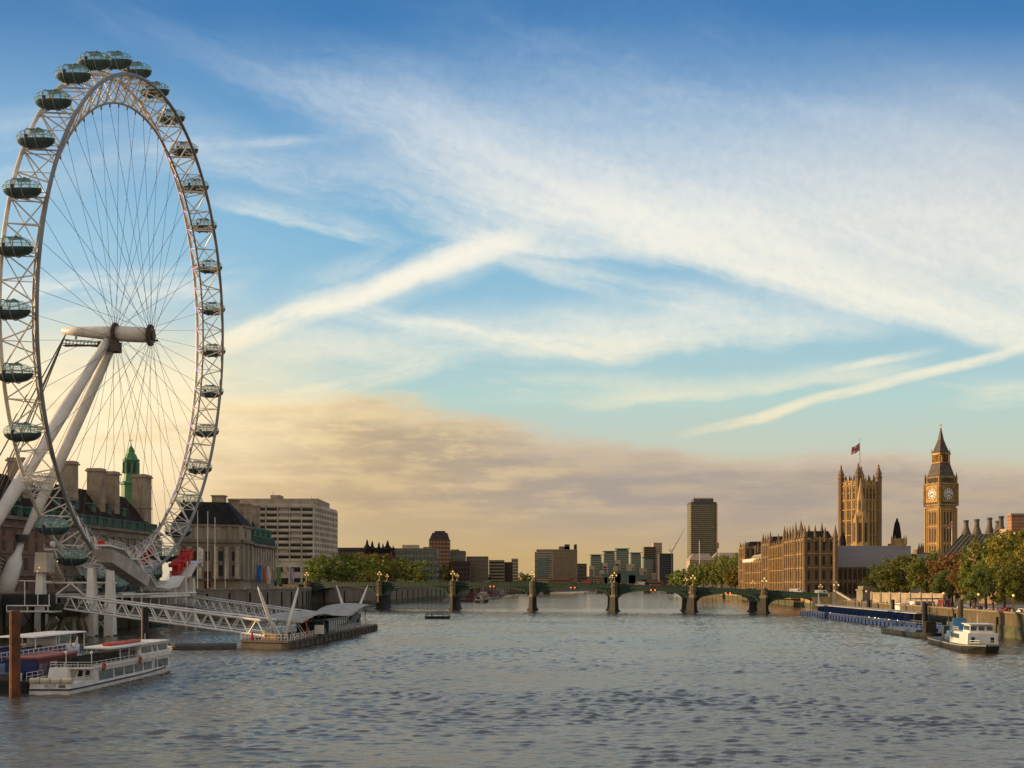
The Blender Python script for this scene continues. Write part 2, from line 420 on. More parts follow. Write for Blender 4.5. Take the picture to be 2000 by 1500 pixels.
def build_river():
    """real waves over the reach before the bridge, running out into a flat sheet that reaches the horizon"""
    xs = np.concatenate([np.arange(-130, -70, .7), np.arange(-70, 70, .42), np.arange(70, 131, .7)])
    ys = [66.0]
    while ys[-1] < 600: ys.append(ys[-1]+max(.17, .17*(ys[-1]/90)))
    ys = np.array(ys)
    Xg, Yg = np.meshgrid(xs, ys)
    g = np.random.default_rng(11)
    H = np.zeros_like(Xg); amp_tot = 0
    def patch(sc, seed):
        r = np.random.default_rng(seed); q = np.zeros_like(Xg)
        for _ in range(14):
            a = r.uniform(0, 2*np.pi); k = 2*np.pi/(sc*r.uniform(.6, 1.8)); q += np.sin(k*(np.cos(a)*Xg*.6+np.sin(a)*Yg)+r.uniform(0, 6.28))
        return q/np.sqrt(7)
    pa = np.clip(.95+.17*patch(44, 3)+.12*patch(13, 4), .5, 1.5)
    for i in range(70):
        lam = .5*(2.4/.5)**(g.random()**1.15); k = 2*np.pi/lam
        a = np.pi/2+g.normal(0, .42)
        wxp = .35*np.sin(Yg*.21+i)+.3*np.sin(Xg*.17+2*i)
        H += (lam**.8)*.0047*np.sin(k*(np.cos(a)*Xg+np.sin(a)*Yg+wxp)+g.uniform(0, 6.28))
    H = (H*.72+np.maximum(H-.006, 0)*.6)*pa
    lo = lambda v, a, b: np.clip((v-a)/(b-a), 0, 1)
    H *= lo(Xg, -129, -118)*lo(-Xg, -129, -118)*lo(Yg, 67, 70)*lo(-Yg, -596, -520)
    ny, nx = Xg.shape
    co = np.stack([Xg, Yg, H], -1).reshape(-1, 3)
    idx = np.arange(nx*ny).reshape(ny, nx)
    q = np.stack([idx[:-1, :-1], idx[:-1, 1:], idx[1:, 1:], idx[1:, :-1]], -1).reshape(-1, 4)
    x0, x1, y0, y1 = xs[0], xs[-1], ys[0], ys[-1]; B = 9000.0
    ex = np.array([(x0, y0, 0), (x1, y0, 0), (x1, y1, 0), (x0, y1, 0), (-B, -400, 0), (B, -400, 0), (B, B, 0), (-B, B, 0)])
    n0 = len(co); e = [[4, 5, 1, 0], [5, 6, 2, 1], [6, 7, 3, 2], [7, 4, 0, 3]]
    co = np.concatenate([co, ex]); q = np.concatenate([q, np.array(e)+n0])
    me = bpy.data.meshes.new('river_water')
    me.vertices.add(len(co)); me.vertices.foreach_set('co', co.ravel())
    me.loops.add(q.size); me.loops.foreach_set('vertex_index', q.ravel().astype(np.int32))
    me.polygons.add(len(q)); me.polygons.foreach_set('loop_start', np.arange(0, q.size, 4, dtype=np.int32))
    me.polygons.foreach_set('use_smooth', np.ones(len(q), dtype=bool))
    me.update(calc_edges=True); me.validate()
    me.materials.append(water_mat())
    o = bpy.data.objects.new('river_water', me); COL.objects.link(o); o['kind'] = 'structure'
build_river()

# ------------------------------------------------------------------ land: the two banks, each one sheet with its wall below
PAVE = mat('promenade_paving', (.20, .175, .14), .9, var=.25, scale=.2)
EARTH = mat('far_ground', (.06, .06, .045), .95, var=.3, scale=.02)
LB = [(-116, 60), (-109, 230), (-106.5, 300), (-100, 372), (-90, 420), (-86.5, 455), (-88, 500), (-96, 566)]
mb = MB(); poly = LB+[(-96.5, 572), (-76, 640), (-60, 850), (-30, 1180), (60, 1750), (190, 2300), (500, 5200), (-4200, 5200), (-1400, 60)]
mb.prism(poly, -2, 8.7); mb.build('south_bank_ground', [PAVE], kind='structure')
RB = [(600, 100), (1500, 5100), (560, 5200), (330, 2300), (190, 1300), (168, 850), (150, 640), (147, 600), (128, 462), (118.5, 400), (113, 313), (107.5, 248), (99, 130), (96, 100)]
mb = MB(); mb.prism(RB[::1], -2, 4.2); mb.build('north_bank_ground', [PAVE], kind='structure')
# far low hills closing the horizon
mb = MB(); hp = []
N = 60
for i in range(N+1):
    xx = -4200+i*150; hz = 30+18*math.sin(i*.37)+12*math.sin(i*.91+1)
    hp.append((xx, hz))
vs = [(x, 5180, -3) for x, h in hp]+[(x, 5330, h) for x, h in hp]+[(x, 6200, h*1.1) for x, h in hp]+[(x, 6500, -3) for x, h in hp]
n = N+1
mb.add(vs, [(r*n+i, r*n+i+1, (r+1)*n+i+1, (r+1)*n+i) for r in range(3) for i in range(N)])
mb.build('distant_hills', [mat('hill_woodland', (.05, .06, .045), .95, var=.3, scale=.01)], kind='structure', smooth=True)

# river walls (a thing each): coursed stone, coping, dark tide band
def river_wall(name, label, line, z1, side, mw, mc, step=14, z_t=2.6, th=1.2, post=True):
    t = thing(name, label, 'wall', (line[0][0], line[0][1], 0))
    a, b, c, p = MB(), MB(), MB(), MB()
    for (x0, y0), (x1, y1) in zip(line, line[1:]):
        L = math.hypot(x1-x0, y1-y0); rz = math.atan2(y1-y0, x1-x0); nx, ny = -math.sin(rz)*side, math.cos(rz)*side
        cx, cy = (x0+x1)/2, (y0+y1)/2
        a.cbox((cx+nx*.2, cy+ny*.2, (z_t+z1)/2), L+.3, th, z1-z_t, rz)
        c.cbox((cx+nx*.28, cy+ny*.28, (z_t-1.5)/2), L+.35, th+.3, z_t+1.5, rz)
        b.cbox((cx+nx*.25, cy+ny*.25, z1+.17), L+.3, th+.5, .34, rz)
        k = int(L/step)
        for i in range(k if post else 0):
            f = (i+.5)/k; X_, Y_ = x0+(x1-x0)*f+nx*.95, y0+(y1-y0)*f+ny*.95
            p.cbox((X_, Y_, (z1-1)/2), .5, .6, z1-1, rz)
    a.build('masonry', mw, t); b.build('coping', mc, t); c.build('tide_band', M['algae'], t)
    if post: p.build('fender_timber', M['wood'], t)
    return t
river_wall('river_wall', 'dark tide-stained stone river wall below the left promenade', [(x, y) for x, y in LB], 9.6, -1, M['stoned'], M['stone'])
river_wall('river_wall', 'dark embankment wall beyond the bridge under the left trees', [(-96.5, 572), (-76, 640), (-60, 850), (-30, 1180), (60, 1750)], 9.0, -1, M['stoned'], M['stoned'], 20)
river_wall('embankment_wall', 'stone embankment wall beside the road under the right trees', [(96, 100), (99, 130), (107.5, 248), (113, 313), (118.5, 400), (128, 462)], 5.3, 1, mat('olive_embankment_stone', (.15, .115, .06), .9, var=.35, scale=.3, col2=(.09, .075, .04), stretch=(1, 1, .4)), mat('worn_coping', (.27, .22, .14), .9), 22)
river_wall('terrace_wall', 'sunlit terrace river wall below the gothic palace', [(128, 474), (147, 600), (150, 640), (168, 850), (190, 1300)], 5.6, 1, M['goth'], M['goth'], 26)

# ------------------------------------------------------------------ the great observation wheel
WC = Vector((-96.34, 302.2, CH+63.36)); TH, TILT, PH = .061, .062, 2.094
WH = Vector((math.sin(TH), math.cos(TH), 0)); WN = Vector((math.cos(TH), -math.sin(TH), 0))
WU = Vector((0, 0, 1))*math.cos(TILT)+WN*math.sin(TILT); WA = WH.cross(WU); WA = WA if WA.x > 0 else -WA
def wp(r, a, s=0.0): return WC+WH*(r*math.cos(a))+WU*(r*math.sin(a))+WA*s
wheel = thing('observation_wheel', 'giant white observation wheel with glass pods leaning over the left bank', 'ferris wheel', (WC.x, WC.y, 8.7), -TH)
RO, RI, HW = 61.0, 54.6, 3.9
NB = 64
ang = [PH+2*PI*i/NB for i in range(NB)]
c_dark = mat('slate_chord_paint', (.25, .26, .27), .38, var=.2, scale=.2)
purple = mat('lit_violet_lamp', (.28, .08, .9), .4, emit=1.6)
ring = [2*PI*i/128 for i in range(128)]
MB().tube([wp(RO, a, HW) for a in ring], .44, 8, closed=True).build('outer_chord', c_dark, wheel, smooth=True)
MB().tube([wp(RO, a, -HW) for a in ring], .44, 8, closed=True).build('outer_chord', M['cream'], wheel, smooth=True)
mb = MB().tube([wp(RI, a, 0) for a in ring], .27, 6, closed=True)
for i in range(NB):
    mb.tube([wp(RI-.1, ang[i]), wp(RI-1.0, ang[i])], .32, 6, r2=.16)
mb.build('inner_chord', mat('inner_chord_steel', (.34, .32, .30), .4, var=.2), wheel, smooth=True)
mb = MB()
for i in range(NB):
    a, b = ang[i], ang[(i+1) % NB]; mid = (a+b)/2 if b > a else (a+b+2*PI)/2
    if i % 2 == 0:
        mb.bar(wp(RO, a, -HW), wp(RO, a, HW), .19, 5)
        mb.bar(wp(RO-.5, a+.012, -HW), wp(RO-.5, a+.012, HW), .13, 4)
        mb.bar(wp(RO, a, -HW), wp(RO, a+4*PI/NB, HW), .15, 4); mb.bar(wp(RO, a, HW), wp(RO, a+4*PI/NB, -HW), .15, 4)
        mb.bar(wp(RO, a+2*PI/NB, -HW), wp(RO, a+2*PI/NB, HW), .11, 4)
    for s in (-HW, HW):
        mb.bar(wp(RO, a, s), wp(RI, mid, 0), .17, 5); mb.bar(wp(RI, mid, 0), wp(RO, b, s), .17, 5)
mb.build('lattice_truss', M['cream'], wheel)
mb = MB()
for i in range(NB):
    if math.cos(ang[i]) < .2: continue
    p = wp(RO-.75, ang[i], -HW+.35); mb.cbox(p, .3, .3, .5, .3)
mb.build('violet_lamp', purple, wheel, kind='stuff')
# hub, spindle, service arm
HA = 4.55
mb = MB()
mb.tube([WC-WA*(HA-.2), WC-WA*2, WC+WA*2, WC+WA*(HA-.2)], [1.85, 1.95, 1.95, 1.85], 20)
mb.build('hub_drum', M['cream'], wheel, smooth=True)
for sgn in (-1, 1):
    mb = MB()
    c = WC+WA*(sgn*HA)
    mb.tube([c-WA*.45, c+WA*.45], 2.15, 20)
    mb.tube([c-WA*.2, c+WA*.2], 2.55, 24)
    for k in range(24):
        a = 2*PI*k/24; q = c+WH*(2.55*math.cos(a))+WU*(2.55*math.sin(a)); mb.tube([q-WA*.35, q+WA*.35], .18, 5)
    if sgn > 0: mb.tube([c, c+WA*1.0], 1.15, 14); mb.tube([c+WA*1.0-WU*1.2, c+WA*2.0-WU*1.3], .3, 6)
    mb.build('hub_flange', mat('rusty_brown_steel', (.13, .09, .07), .6, var=.3), wheel)
mb = MB().tube([WC-WA*HA, WC-WA*8, WC-WA*14, WC-WA*18.3], [1.75, 1.65, 1.25, .85], 18)
mb.tube([WC-WA*14.8-WU*.6, WC-WA*14.8-WU*2.0], .35, 6)
mb.build('spindle', M['cream'], wheel, smooth=True)
mb = MB()
for s in (-1, 1):
    for z0 in (-2.3, -3.3): mb.tube([WC-WA*17.8+WH*s*.8+WU*z0, WC-WA*5.2+WH*s*.8+WU*(z0-.25)], .12, 4)
    for k in range(14): q = WC-WA*(17.8-k*.95)+WH*s*.8; mb.bar(q+WU*-2.3, q+WU*-3.4, .07, 4)
mb.cbox(WC-WA*11.5-WU*3.4, 12.6, 1.7, .2, -TH)
mb.cbox(WC-WA*6.2-WU*3.1, 4.6, 3.0, 1.7, -TH)
mb.cbox(WC-WA*4.6-WU*3.4, 2.4, 3.6, 2.6, -TH)
mb.build('service_gantry', mat('gantry_brown_steel', (.11, .075, .06), .7, var=.3), wheel)
# two support legs
def leg(top, foot, rt, rm, rb):
    pts = [top+(foot-top)*t for t in (0, .08, .3, .55, .8, .95, 1)]
    MB().tube(pts, [rt, rt*1.05, rm, rm*1.05, rm*.9, rb*1.1, rb], 16).build('support_leg', M['white'], wheel, smooth=True)
hubt = WC-WA*6.2-WU*2.2
leg(hubt-WH*1.0, Vector((-124, 262, 9)), 1.05, 1.55, .95)
leg(hubt+WH*1.2+WA*.8, Vector((-122, 296, 22.1)), 1.05, 1.4, .7)
mb = MB()
f0 = Vector((-122.2, 295.8, 21.6)); f1 = Vector((-124.4, 291, 8.7))
mb.tube([f0, f0+(f1-f0)*.18, f0+(f1-f0)*.35, f0+(f1-f0)*.7, f1], [.7, .9, 1.8, 2.1, 1.9], 12)
for k in range(9):
    q = f0+(f1-f0)*(.32+.07*k); mb.bar(q+Vector((-2.2, -1, 0)), q+Vector((-3.2, -1.2, .5)), .1, 4)
mb.build('leg_footing', M['white'], wheel, smooth=True)
mb = MB().lathe(f0+Vector((.3, .1, 1.4)), [(1.55, -.9), (1.7, .5), (1.7, .9), (1.5, .9)], 12); mb.build('leg_collar', M['dark'], wheel)
# backstay cables to the land and the spoke cables
BS = [(-124.5, 262), (-126, 268), (-124, 250), (-127, 275)]
for k, (bx, by) in enumerate(BS):
    MB().bar(WC-WA*17.5-WU*.8, Vector((bx, by, 8.7)), .16, 5).build('backstay_cable', M['cable'], wheel)
for i in range(NB):
    a = ang[i]; s = HA if i % 2 else -HA
    MB().bar(wp(RI-.9, a), WC+WA*s+(WH*math.cos(a+(.5 if i % 4 < 2 else -.5))+WU*math.sin(a+(.5 if i % 4 < 2 else -.5)))*2.4, .05, 4).build('spoke_cable', M['cable'], wheel)
# passenger pods
tg = mat('pod_glass', (.50, .95, .84), .05, var=.1, spec=.8, alpha=.25)
belly_m = mat('pod_underside', (.065, .115, .12), .35, var=.2)
podring = mat('pod_ring_paint', (.30, .31, .31), .35, var=.2)
podframe = mat('pod_glazing_bar', (.05, .07, .07), .4, var=.1)
def egg(u): return 2.03*(max(0.0, 1-abs(u)**2.7))**.5
def pod_shape(lo, hi, off=0.0, nu=20, nk=12):
    vs, fs = [], []
    for i in range(nu+1):
        u = -1+2*i/nu; r = egg(u*.9999)+off
        for k in range(nk+1):
            t = lo+(hi-lo)*k/nk; vs.append((u*(4.0+off), r*math.cos(t), r*.97*math.sin(t)))
    for i in range(nu):
        for k in range(nk): q = i*(nk+1)+k; fs.append((q, q+1, q+nk+2, q+nk+1))
    return vs, fs
def make_pod():
    b = MB(); vs, fs = pod_shape(PI+.22, 2*PI-.22); b.add(vs, fs)
    b.box(-3.3, 3.3, -1.6, 1.6, -.52, -.42)                                     # floor
    b.box(-1.9, 1.9, -.35, .35, -.42, -.05)                                     # oval bench
    pod = b.build('passenger_pod', belly_m, None, smooth=True)
    COL.objects.unlink(pod); COL.objects.link(pod); pod.parent = wheel
    g = MB(); vs, fs = pod_shape(-.22, PI+.22); g.add(vs, fs); g.build('glazing', tg, pod, world=False, smooth=True)
    f = MB()
    for u in (-.93, -.8, -.62, .62, .8, .93):
        f.tube([(u*4.0, (egg(u)+.02)*math.cos(t), (egg(u)+.02)*.97*math.sin(t)) for t in [-.2+(PI+.4)*k/10 for k in range(11)]], .035, 4)
    for t in (.12, .75, PI-.75, PI-.12):
        f.tube([(u*4.0, (egg(u)+.02)*math.cos(t), (egg(u)+.02)*.97*math.sin(t)) for u in [-.95+1.9*k/12 for k in range(13)]], .035, 4)
    f.build('glazing_bars', podframe, pod, world=False)
    roof = MB(); vs, fs = pod_shape(1.05, PI-1.05, .05, 10, 5); vs = [(x*.42, y, z) for x, y, z in vs]
    vs2 = []
    for i in range(11):
        u = (-1+2*i/10)*.36; r = egg(u)+.05
        for k in range(6):
            t = 1.0+(PI-2.0)*k/5; vs2.append((u*4.0, r*math.cos(t), r*.97*math.sin(t)))
    roof.add(vs2, [(i*6+k, i*6+k+1, i*6+k+7, i*6+k+6) for i in range(10) for k in range(5)])
    roof.build('roof_panel', mat('pod_roof_panel', (.14, .19, .18), .4), pod, world=False, smooth=True)
    for u in (-.36, .2):
        r = egg(u)+.1
        rg = MB().tube([(u*4.0, r*math.cos(2*PI*k/28), r*math.sin(2*PI*k/28)) for k in range(28)], .11, 5, closed=True)
        rg.build('mounting_ring', podring, pod, world=False, smooth=True)
    d = MB(); d.lathe((0, 0, 0), [(.36, -.03), (.36, .03)], 14)
    d.v = [(x-1.05, -2.06+z, y-.1) for x, y, z in d.v]
    d.build('door_emblem', mat('violet_emblem', (.07, .012, .07), .5), pod, world=False)
    return pod
pod0 = make_pod()
riv = inv(wheel)
for i in range(32):
    a = PH-i*2*PI/32
    if i == 23: continue                                                    # one pod is off the wheel: an empty cradle
    p = riv @ wp(64.0, a)
    o = pod0 if i == 0 else copy_tree(pod0, wheel)
    o.location = p
mb = MB()
for i in range(32):
    a = PH-i*2*PI/32
    for s in (-1.4, .8):
        for d in (-.02, .02): mb.bar(wp(RO, a+d, -HW if s < 0 else HW), wp(62.0, a+d*.3, s), .13, 4)
mb.build('pod_bracket', M['cream'], wheel, kind='stuff')

mb = MB(); a = PH-23*2*PI/32; r = random.Random(3); c = wp(63.2, a)
for k in range(4):
    mb.tube([c+WA*(-1.6+k*1.1)+WH*(2.0*math.cos(2*PI*j/16))+WU*(2.0*math.sin(2*PI*j/16)) for j in range(16)], .09, 4, closed=True)
for k in range(16):
    q = [c+Vector((r.uniform(-3, 3), r.uniform(-2.2, 2.2), r.uniform(-2, 2))) for _ in range(4)]; mb.tube(q, .08, 4)
mb.tube([c-WA*3.4, c+WA*3.0], .22, 6); mb.tube([c-WA*3.2-WU*1.5, c+WA*3.0-WU*1.5], .16, 6); mb.build('empty_pod_cradle', M['white'], wheel)

# ------------------------------------------------------------------ the long riverside palace behind the wheel
GZ = 8.7
hall = thing('county_building', 'long brick and stone building with steep slate roof behind the wheel', 'building', (-127, 330, GZ), 0)
A0, A1 = Vector((-132.5, 236, 0)), Vector((-122, 412, 0))
AD = (A1-A0).normalized(); AN = Vector((AD.y, -AD.x, 0))         # AN points at the river
ARZ = math.atan2(AD.y, AD.x)
def ap(s, o=0.0, z=0.0):
    q = A0+AD*s-AN*o; return Vector((q.x, q.y, z))
AL = (A1-A0).length; SB = 101.0                                     # s of the brick to stone change
EV, RG = 28.6, 41.2
mb = MB(); mb.prism([tuple(ap(0).xy), tuple(ap(SB).xy), tuple(ap(SB, 18).xy), tuple(ap(0, 18).xy)], GZ-.5, EV)
mb.build('brick_wall', M['brick'], hall)
mb = MB(); mb.prism([tuple(ap(SB).xy), tuple(ap(AL).xy), tuple(ap(AL, 18).xy), tuple(ap(SB, 18).xy)], GZ-.5, EV)
ribs(mb, ap(SB), ap(AL), 14, EV-2.4, 13, 1.0, .5)
mb.build('stone_wall', M['stone'], hall)
mb = MB()
for z, h, pr in ((EV+.05, .9, 1.1), (EV-2.2, .5, .5), (14.0, .6, .5), (19.6, .3, .25)): course(mb, ap(0), ap(AL), z, h, pr)
mb.build('cornice', M['stoned'], hall)
def roof_strip(s0, s1, hip0=0.0, hip1=0.0, ev=EV+.5, rg=RG, o1=9.5, o2=11.5, o3=19):
    q = [ap(s0, .4, ev), ap(s1, .4, ev), ap(s1-hip1, o1, rg), ap(s0+hip0, o1, rg), ap(s0+hip0, o2, rg), ap(s1-hip1, o2, rg), ap(s1, o3, ev), ap(s0, o3, ev)]
    return q, [(0, 1, 2, 3), (3, 2, 5, 4), (4, 5, 6, 7), (0, 3, 4, 7), (1, 6, 5, 2)]
mb = MB(); mb.add(*roof_strip(0, AL, 0, 8)); roofA = mb.build('roof', M['slater'], hall)
def on_slope(z, ev=EV+.5, rg=RG, o1=9.5): return .4+(o1-.4)*(z-ev)/(rg-ev)
# green copper dormers in two ranks
dorm = None
def dormer(s, z, wd, hh, mt=M['copper']):
    global dorm
    o = on_slope(z)
    if dorm is None:
        a = MB(); a.box(-wd/2, wd/2, -.3, 2.6, 0, hh); a.box(-wd/2-.25, wd/2+.25, -.55, 2.8, hh, hh+.3); a.box(-wd/2-.1, wd/2+.1, -.5, 2.4, hh+.3, hh+.6, top=(.3, .4))
        dorm = a.build('dormer', mt, hall, world=False)
        g = MB(); g.box(-wd*.26, wd*.26, -.36, -.2, .35, hh-.35); g.build('dormer_window', M['glass'], dorm, world=False); d = dorm
    else: d = copy_tree(dorm, hall)
    d.location = inv(hall) @ ap(s, o, z); d.rotation_euler = (0, 0, ARZ)
for k in range(26): dormer(4+k*6.4, EV+.6, 2.6, 2.3)
for k in range(13): dormer(7+k*12.2, EV+5.0, 2.6, 2.3)
mb = MB()
q0, q1 = ap(112, .2), ap(AL-2, .2)
course(mb, q0, q1, EV+2.0, 2.4, -.6); ribs(mb, q0, q1, EV+.9, EV+3.3, 26, .5, -.3); course(mb, q0, q1, EV+3.3, .35, .1)
mb.build('copper_gallery', M['copper'], hall)
# windows in four storeys
wl = [(10.0, 13.4, .32, .8), (14.9, 18.9, .28, .8), (20.0, 23.2, .27, .78), (23.6, 26.0, .24, .75)]
for z0, z1, fw, fh in wl: wall_windows(hall, ap(44), ap(AL), z0, z1, 22, 1, fw, fh, M['glass'])
# chimneys
def chimney(s, o, z0, z1, wx_, wy_, mt=M['stone']):
    a = MB(); c = ap(s, o)
    a.cbox((c.x, c.y, (z0+z1)/2), wx_, wy_, z1-z0, ARZ); a.cbox((c.x, c.y, z1-.2), wx_+.9, wy_+.9, .5, ARZ); a.cbox((c.x, c.y, z1+.3), wx_+.3, wy_+.3, .6, ARZ)
    a.cbox((c.x, c.y, z0+(z1-z0)*.42), wx_+.35, wy_+.35, .5, ARZ); a.build('chimney', mat('chimney_stone', (.40, .32, .235), .9, var=.3, scale=.3, col2=(.28, .22, .16)), hall)
for px, yt, wd, o in ((36, 899, 3.6, 7), (134, 905, 3.4, 7), (188, 919, 3.9, 6.5), (216, 925, 3.9, 6.5), (277, 931, 6.6, 5.5)):
    k = (px-1000)/F                                                # where the view ray meets the offset line
    b = A0-AN*o; t = (k*b.y-b.x)/(AD.x-k*AD.y); D = b.y+AD.y*t
    chimney(t, o, 30, wz(yt, D), wd, 4.4)
# green cupola over the middle
cup = MB(); cx, cy = wx(256, 452), 452.0
zc = lambda y: wz(y, 452)
cup.lathe((cx, cy, 0), [(3.6, 38), (3.6, zc(948)), (4.1, zc(946)), (4.1, zc(943)), (3.0, zc(940)), (2.5, zc(925)), (2.5, zc(903)), (3.2, zc(901)), (3.2, zc(898)), (2.4, zc(895)), (1.9, zc(888)), (1.35, zc(885)), (1.3, zc(880)), (.95, zc(876)), (.3, zc(871)), (.08, zc(866)), (.06, zc(856))], 8, PI/8)
for k in range(8):
    a = PI/4*k; cup.cbox((cx+2.75*math.cos(a+PI/8), cy+2.75*math.sin(a+PI/8), zc(914)), .7, .7, zc(903)-zc(925), a+PI/8)
cup.bar((cx-.8, cy, zc(860)), (cx+.8, cy, zc(860)), .12, 4)
cupo = cup.build('cupola', mat('bright_verdigris', (.085, .26, .115), .65, var=.3, scale=.4, col2=(.06, .18, .09)), hall)
mb = MB()
for k in range(8):
    a = PI/4*k; mb.cbox((cx+2.36*math.cos(a), cy+2.36*math.sin(a), zc(914.5)), .2, 1.0, zc(905)-zc(924), a)
mb.build('cupola_louvre', M['glass'], cupo)

# ------------------------------------------------------------------ the columned south pavilion
pav = thing('pavilion_building', 'columned stone pavilion with dark hipped roof facing the promenade', 'building', (-112, 445, GZ), 0)
B0, B1, B2 = (-124.5, 437.5), (-101.6, 445), (-101.6, 508)
def bz(y): return wz(y, 445)
ATT, COR = bz(1027), bz(1057)
foot = [B0, B1, (-101.6, 462), (-101.6, 470), (-118, 470), (-130, 462)]
mb = MB(); mb.prism([B0, B1, (-101.6, 463), (-126, 463)], GZ-.5, ATT)
ribs(mb, B0, B1, COR+.5, ATT, 6, 1.6, .35); ribs(mb, (-101.6, 447), (-101.6, 462), 13.5, COR, 2, 1.5, .6)
mb.prism([(-101.9, 463), (-101.6, 508), (-118, 508), (-118, 463)], GZ-.5, COR-.6)
mb.build('wall', M['stone'], pav)
mb = MB()
for z, h, pr in ((ATT, .8, .7), (COR, 1.2, 1.3), (COR-2, .5, .5), (13.2, .7, .8)):
    course(mb, B0, B1, z, h, pr); course(mb, B1, (-101.6, 463), z, h, pr)
course(mb, (-101.6, 463.4), (-101.6, 508.5), COR-.6, 1.1, 1.3); course(mb, (-101.6, 463.4), (-101.6, 508.5), 13.2, .7, .7)
mb.build('cornice', M['stoned'], pav)
col0 = None
bd = Vector((B1[0]-B0[0], B1[1]-B0[1], 0)); bl = bd.length; bd.normalize(); bn_ = Vector((bd.y, -bd.x, 0))
for f in (.06, .22, .38, .62, .78, .94):
    c = Vector((B0[0], B0[1], 0))+bd*(bl*f)+bn_*1.3
    if col0 is None:
        a = MB(); a.lathe((0, 0, 0), [(1.15, 0), (1.15, .5), (.95, .6), (.92, 4), (.78, 11.1), (1.0, 11.2), (1.1, 12)], 12); col0 = a.build('column', mat('pale_column_stone', (.46, .41, .34), .85, var=.25, scale=.4), pav, world=False); q = col0
    else: q = copy_tree(col0, pav)
    q.location = inv(pav) @ Vector((c.x, c.y, 13.4))
wall_windows(pav, B0, B1, 19.5, 24.5, 5, 1, .34, .7, M['glass']); wall_windows(pav, B0, B1, 14.2, 19, 5, 1, .3, .8, M['glass'], skip=lambda i, j: i == 2)
pane(pav, Vector((B0[0], B0[1], 12.6))+bd*(bl*.5)+bn_*.1, 2.3, .3, 7.4, mat('dark_red_door', (.09, .018, .014), .6), 'door', math.atan2(bd.y, bd.x))
wall_windows(pav, (-101.6, 464), (-101.6, 508), 19.8, 25.6, 9, 1, .42, .85, M['glass']); wall_windows(pav, (-101.6, 464), (-101.6, 508), 13.9, 18.6, 9, 1, .42, .8, M['glass'])
mb = MB(); ribs(mb, (-101.6, 464), (-101.6, 508), 13.6, COR-1.6, 9, 1.7, .55); mb.build('pilaster', mat('pale_column_stone', (.46, .41, .34)), pav, kind='stuff')
mb = MB(); mb.lathe((0, 0, 0), [(1.2, -.15), (1.2, .15)], 14)
mb.v = [(-101.5+z, 454+x, (ATT+COR)/2+y*1.3) for x, y, z in mb.v]; mb.build('round_window', M['glass'], pav)
mb = MB(); rz0, rz1 = ATT+.4, bz(979)
e = [(-125.3, 436.8), (-100.9, 444.3), (-100.9, 463.6), (-127, 463.6)]; t = [(-121.5, 447), (-108, 451), (-108, 455), (-121.5, 455)]
mb.prism(e, rz0, rz1, t); rf = mb.build('roof', M['slate'], pav)
mb = MB(); mb.prism([(-101.2, 463.6), (-101.0, 508.6), (-119, 508.6), (-119, 463.6)], COR+.1, 38.2, [(-108, 464), (-108, 500), (-111, 500), (-111, 464)])
mb.build('rear_roof', M['slate'], pav)
mb = MB(); course(mb, (-101.7, 464), (-101.7, 507), COR+1.6, 2.3, .1); course(mb, (-101.7, 464), (-101.7, 507), COR+2.9, .35, .6)
ribs(mb, (-101.7, 464), (-101.7, 507), COR+.4, COR+2.8, 20, .7, .45)
for k in range(4): mb.cbox((-102.6, 469+k*10, COR+4.4), 2.6, 3.2, 2.6)
for k in range(4): mb.lathe((-102.2, 469+k*10, COR+5.6), [(1.75, 0), (1.4, .7), (.5, 1.1)], 8)
mb.build('copper_gallery', M['copper'], pav)
for (px, D, yt, wd, dp) in ((428, 462, 968, 4.6, 4.4), (457, 470, 976, 3.4, 3.6), (471, 476, 984, 3.2, 3.4), (484, 484, 984, 2.6, 3), (500, 494, 988, 2.8, 3.4)):
    a = MB(); z1 = wz(yt, D); x = wx(px, D)
    a.cbox((x, D, (30+z1)/2), wd, dp, z1-30); a.cbox((x, D, z1-.2), wd+.8, dp+.8, .5); a.cbox((x, D, z1-3.6), wd+.3, dp+.3, .4); a.build('chimney', mat('chimney_stone', (.40, .32, .235)), pav)

# ------------------------------------------------------------------ the white ribbon-windowed hospital block
hosp = thing('hospital_block', 'pale concrete nine storey block with long ribbon windows beyond the pavilion', 'building', (-125, 640, GZ), 0)
H0, H1, H2 = (-152, 614), (-103.6, 620), (-99.4, 674)
zt = wz(991, 620); mconc = M['concrete']
mb = MB(); mb.prism([H0, H1, H2, (-152, 674)], GZ-.3, zt+1.9)
for k in range(10):
    z = zt-.2-k*3.1
    course(mb, H0, H1, z+.75, 1.25, .5); course(mb, H1, H2, z+.75, 1.25, .5)
ribs(mb, H0, H1, zt-29.2, zt+1, 8, .55, .35); ribs(mb, H1, H2, zt-29.2, zt+.6, 14, 1.5, .32)
mb.build('wall', mconc, hosp)
for k in range(9):
    z = zt-.2-k*3.1-1.25
    wall_windows(hosp, H0, H1, z-.95, z+1.0, 1, 1, .99, 1, M['glass'], 'window_band', .1); wall_windows(hosp, H1, H2, z-.95, z+1.0, 1, 1, .98, 1, M['glass'], 'window_band', .1)
blind = mat('drawn_blind', (.34, .31, .26), .8)
for (b_, f_) in ((2, 0), (5, 0), (5, 1), (6, 1), (3, 4), (6, 4), (6, 5), (5, 7), (1, 2), (4, 6)):
    d = Vector((H1[0]-H0[0], H1[1]-H0[1], 0))/8; c = Vector((H0[0], H0[1], 0))+d*(b_+.5)
    pane(hosp, (c.x+.1, c.y-.12, zt-1.45-f_*3.1), 4.6, .12, 1.6, blind, 'window_blind', math.atan2(d.y, d.x))
wall_windows(hosp, H0, H1, 17.5, 20.6, 8, 1, .8, .8, M['glass']); wall_windows(hosp, H0, H1, 10, 15, 8, 1, .8, .85, M['glass'])
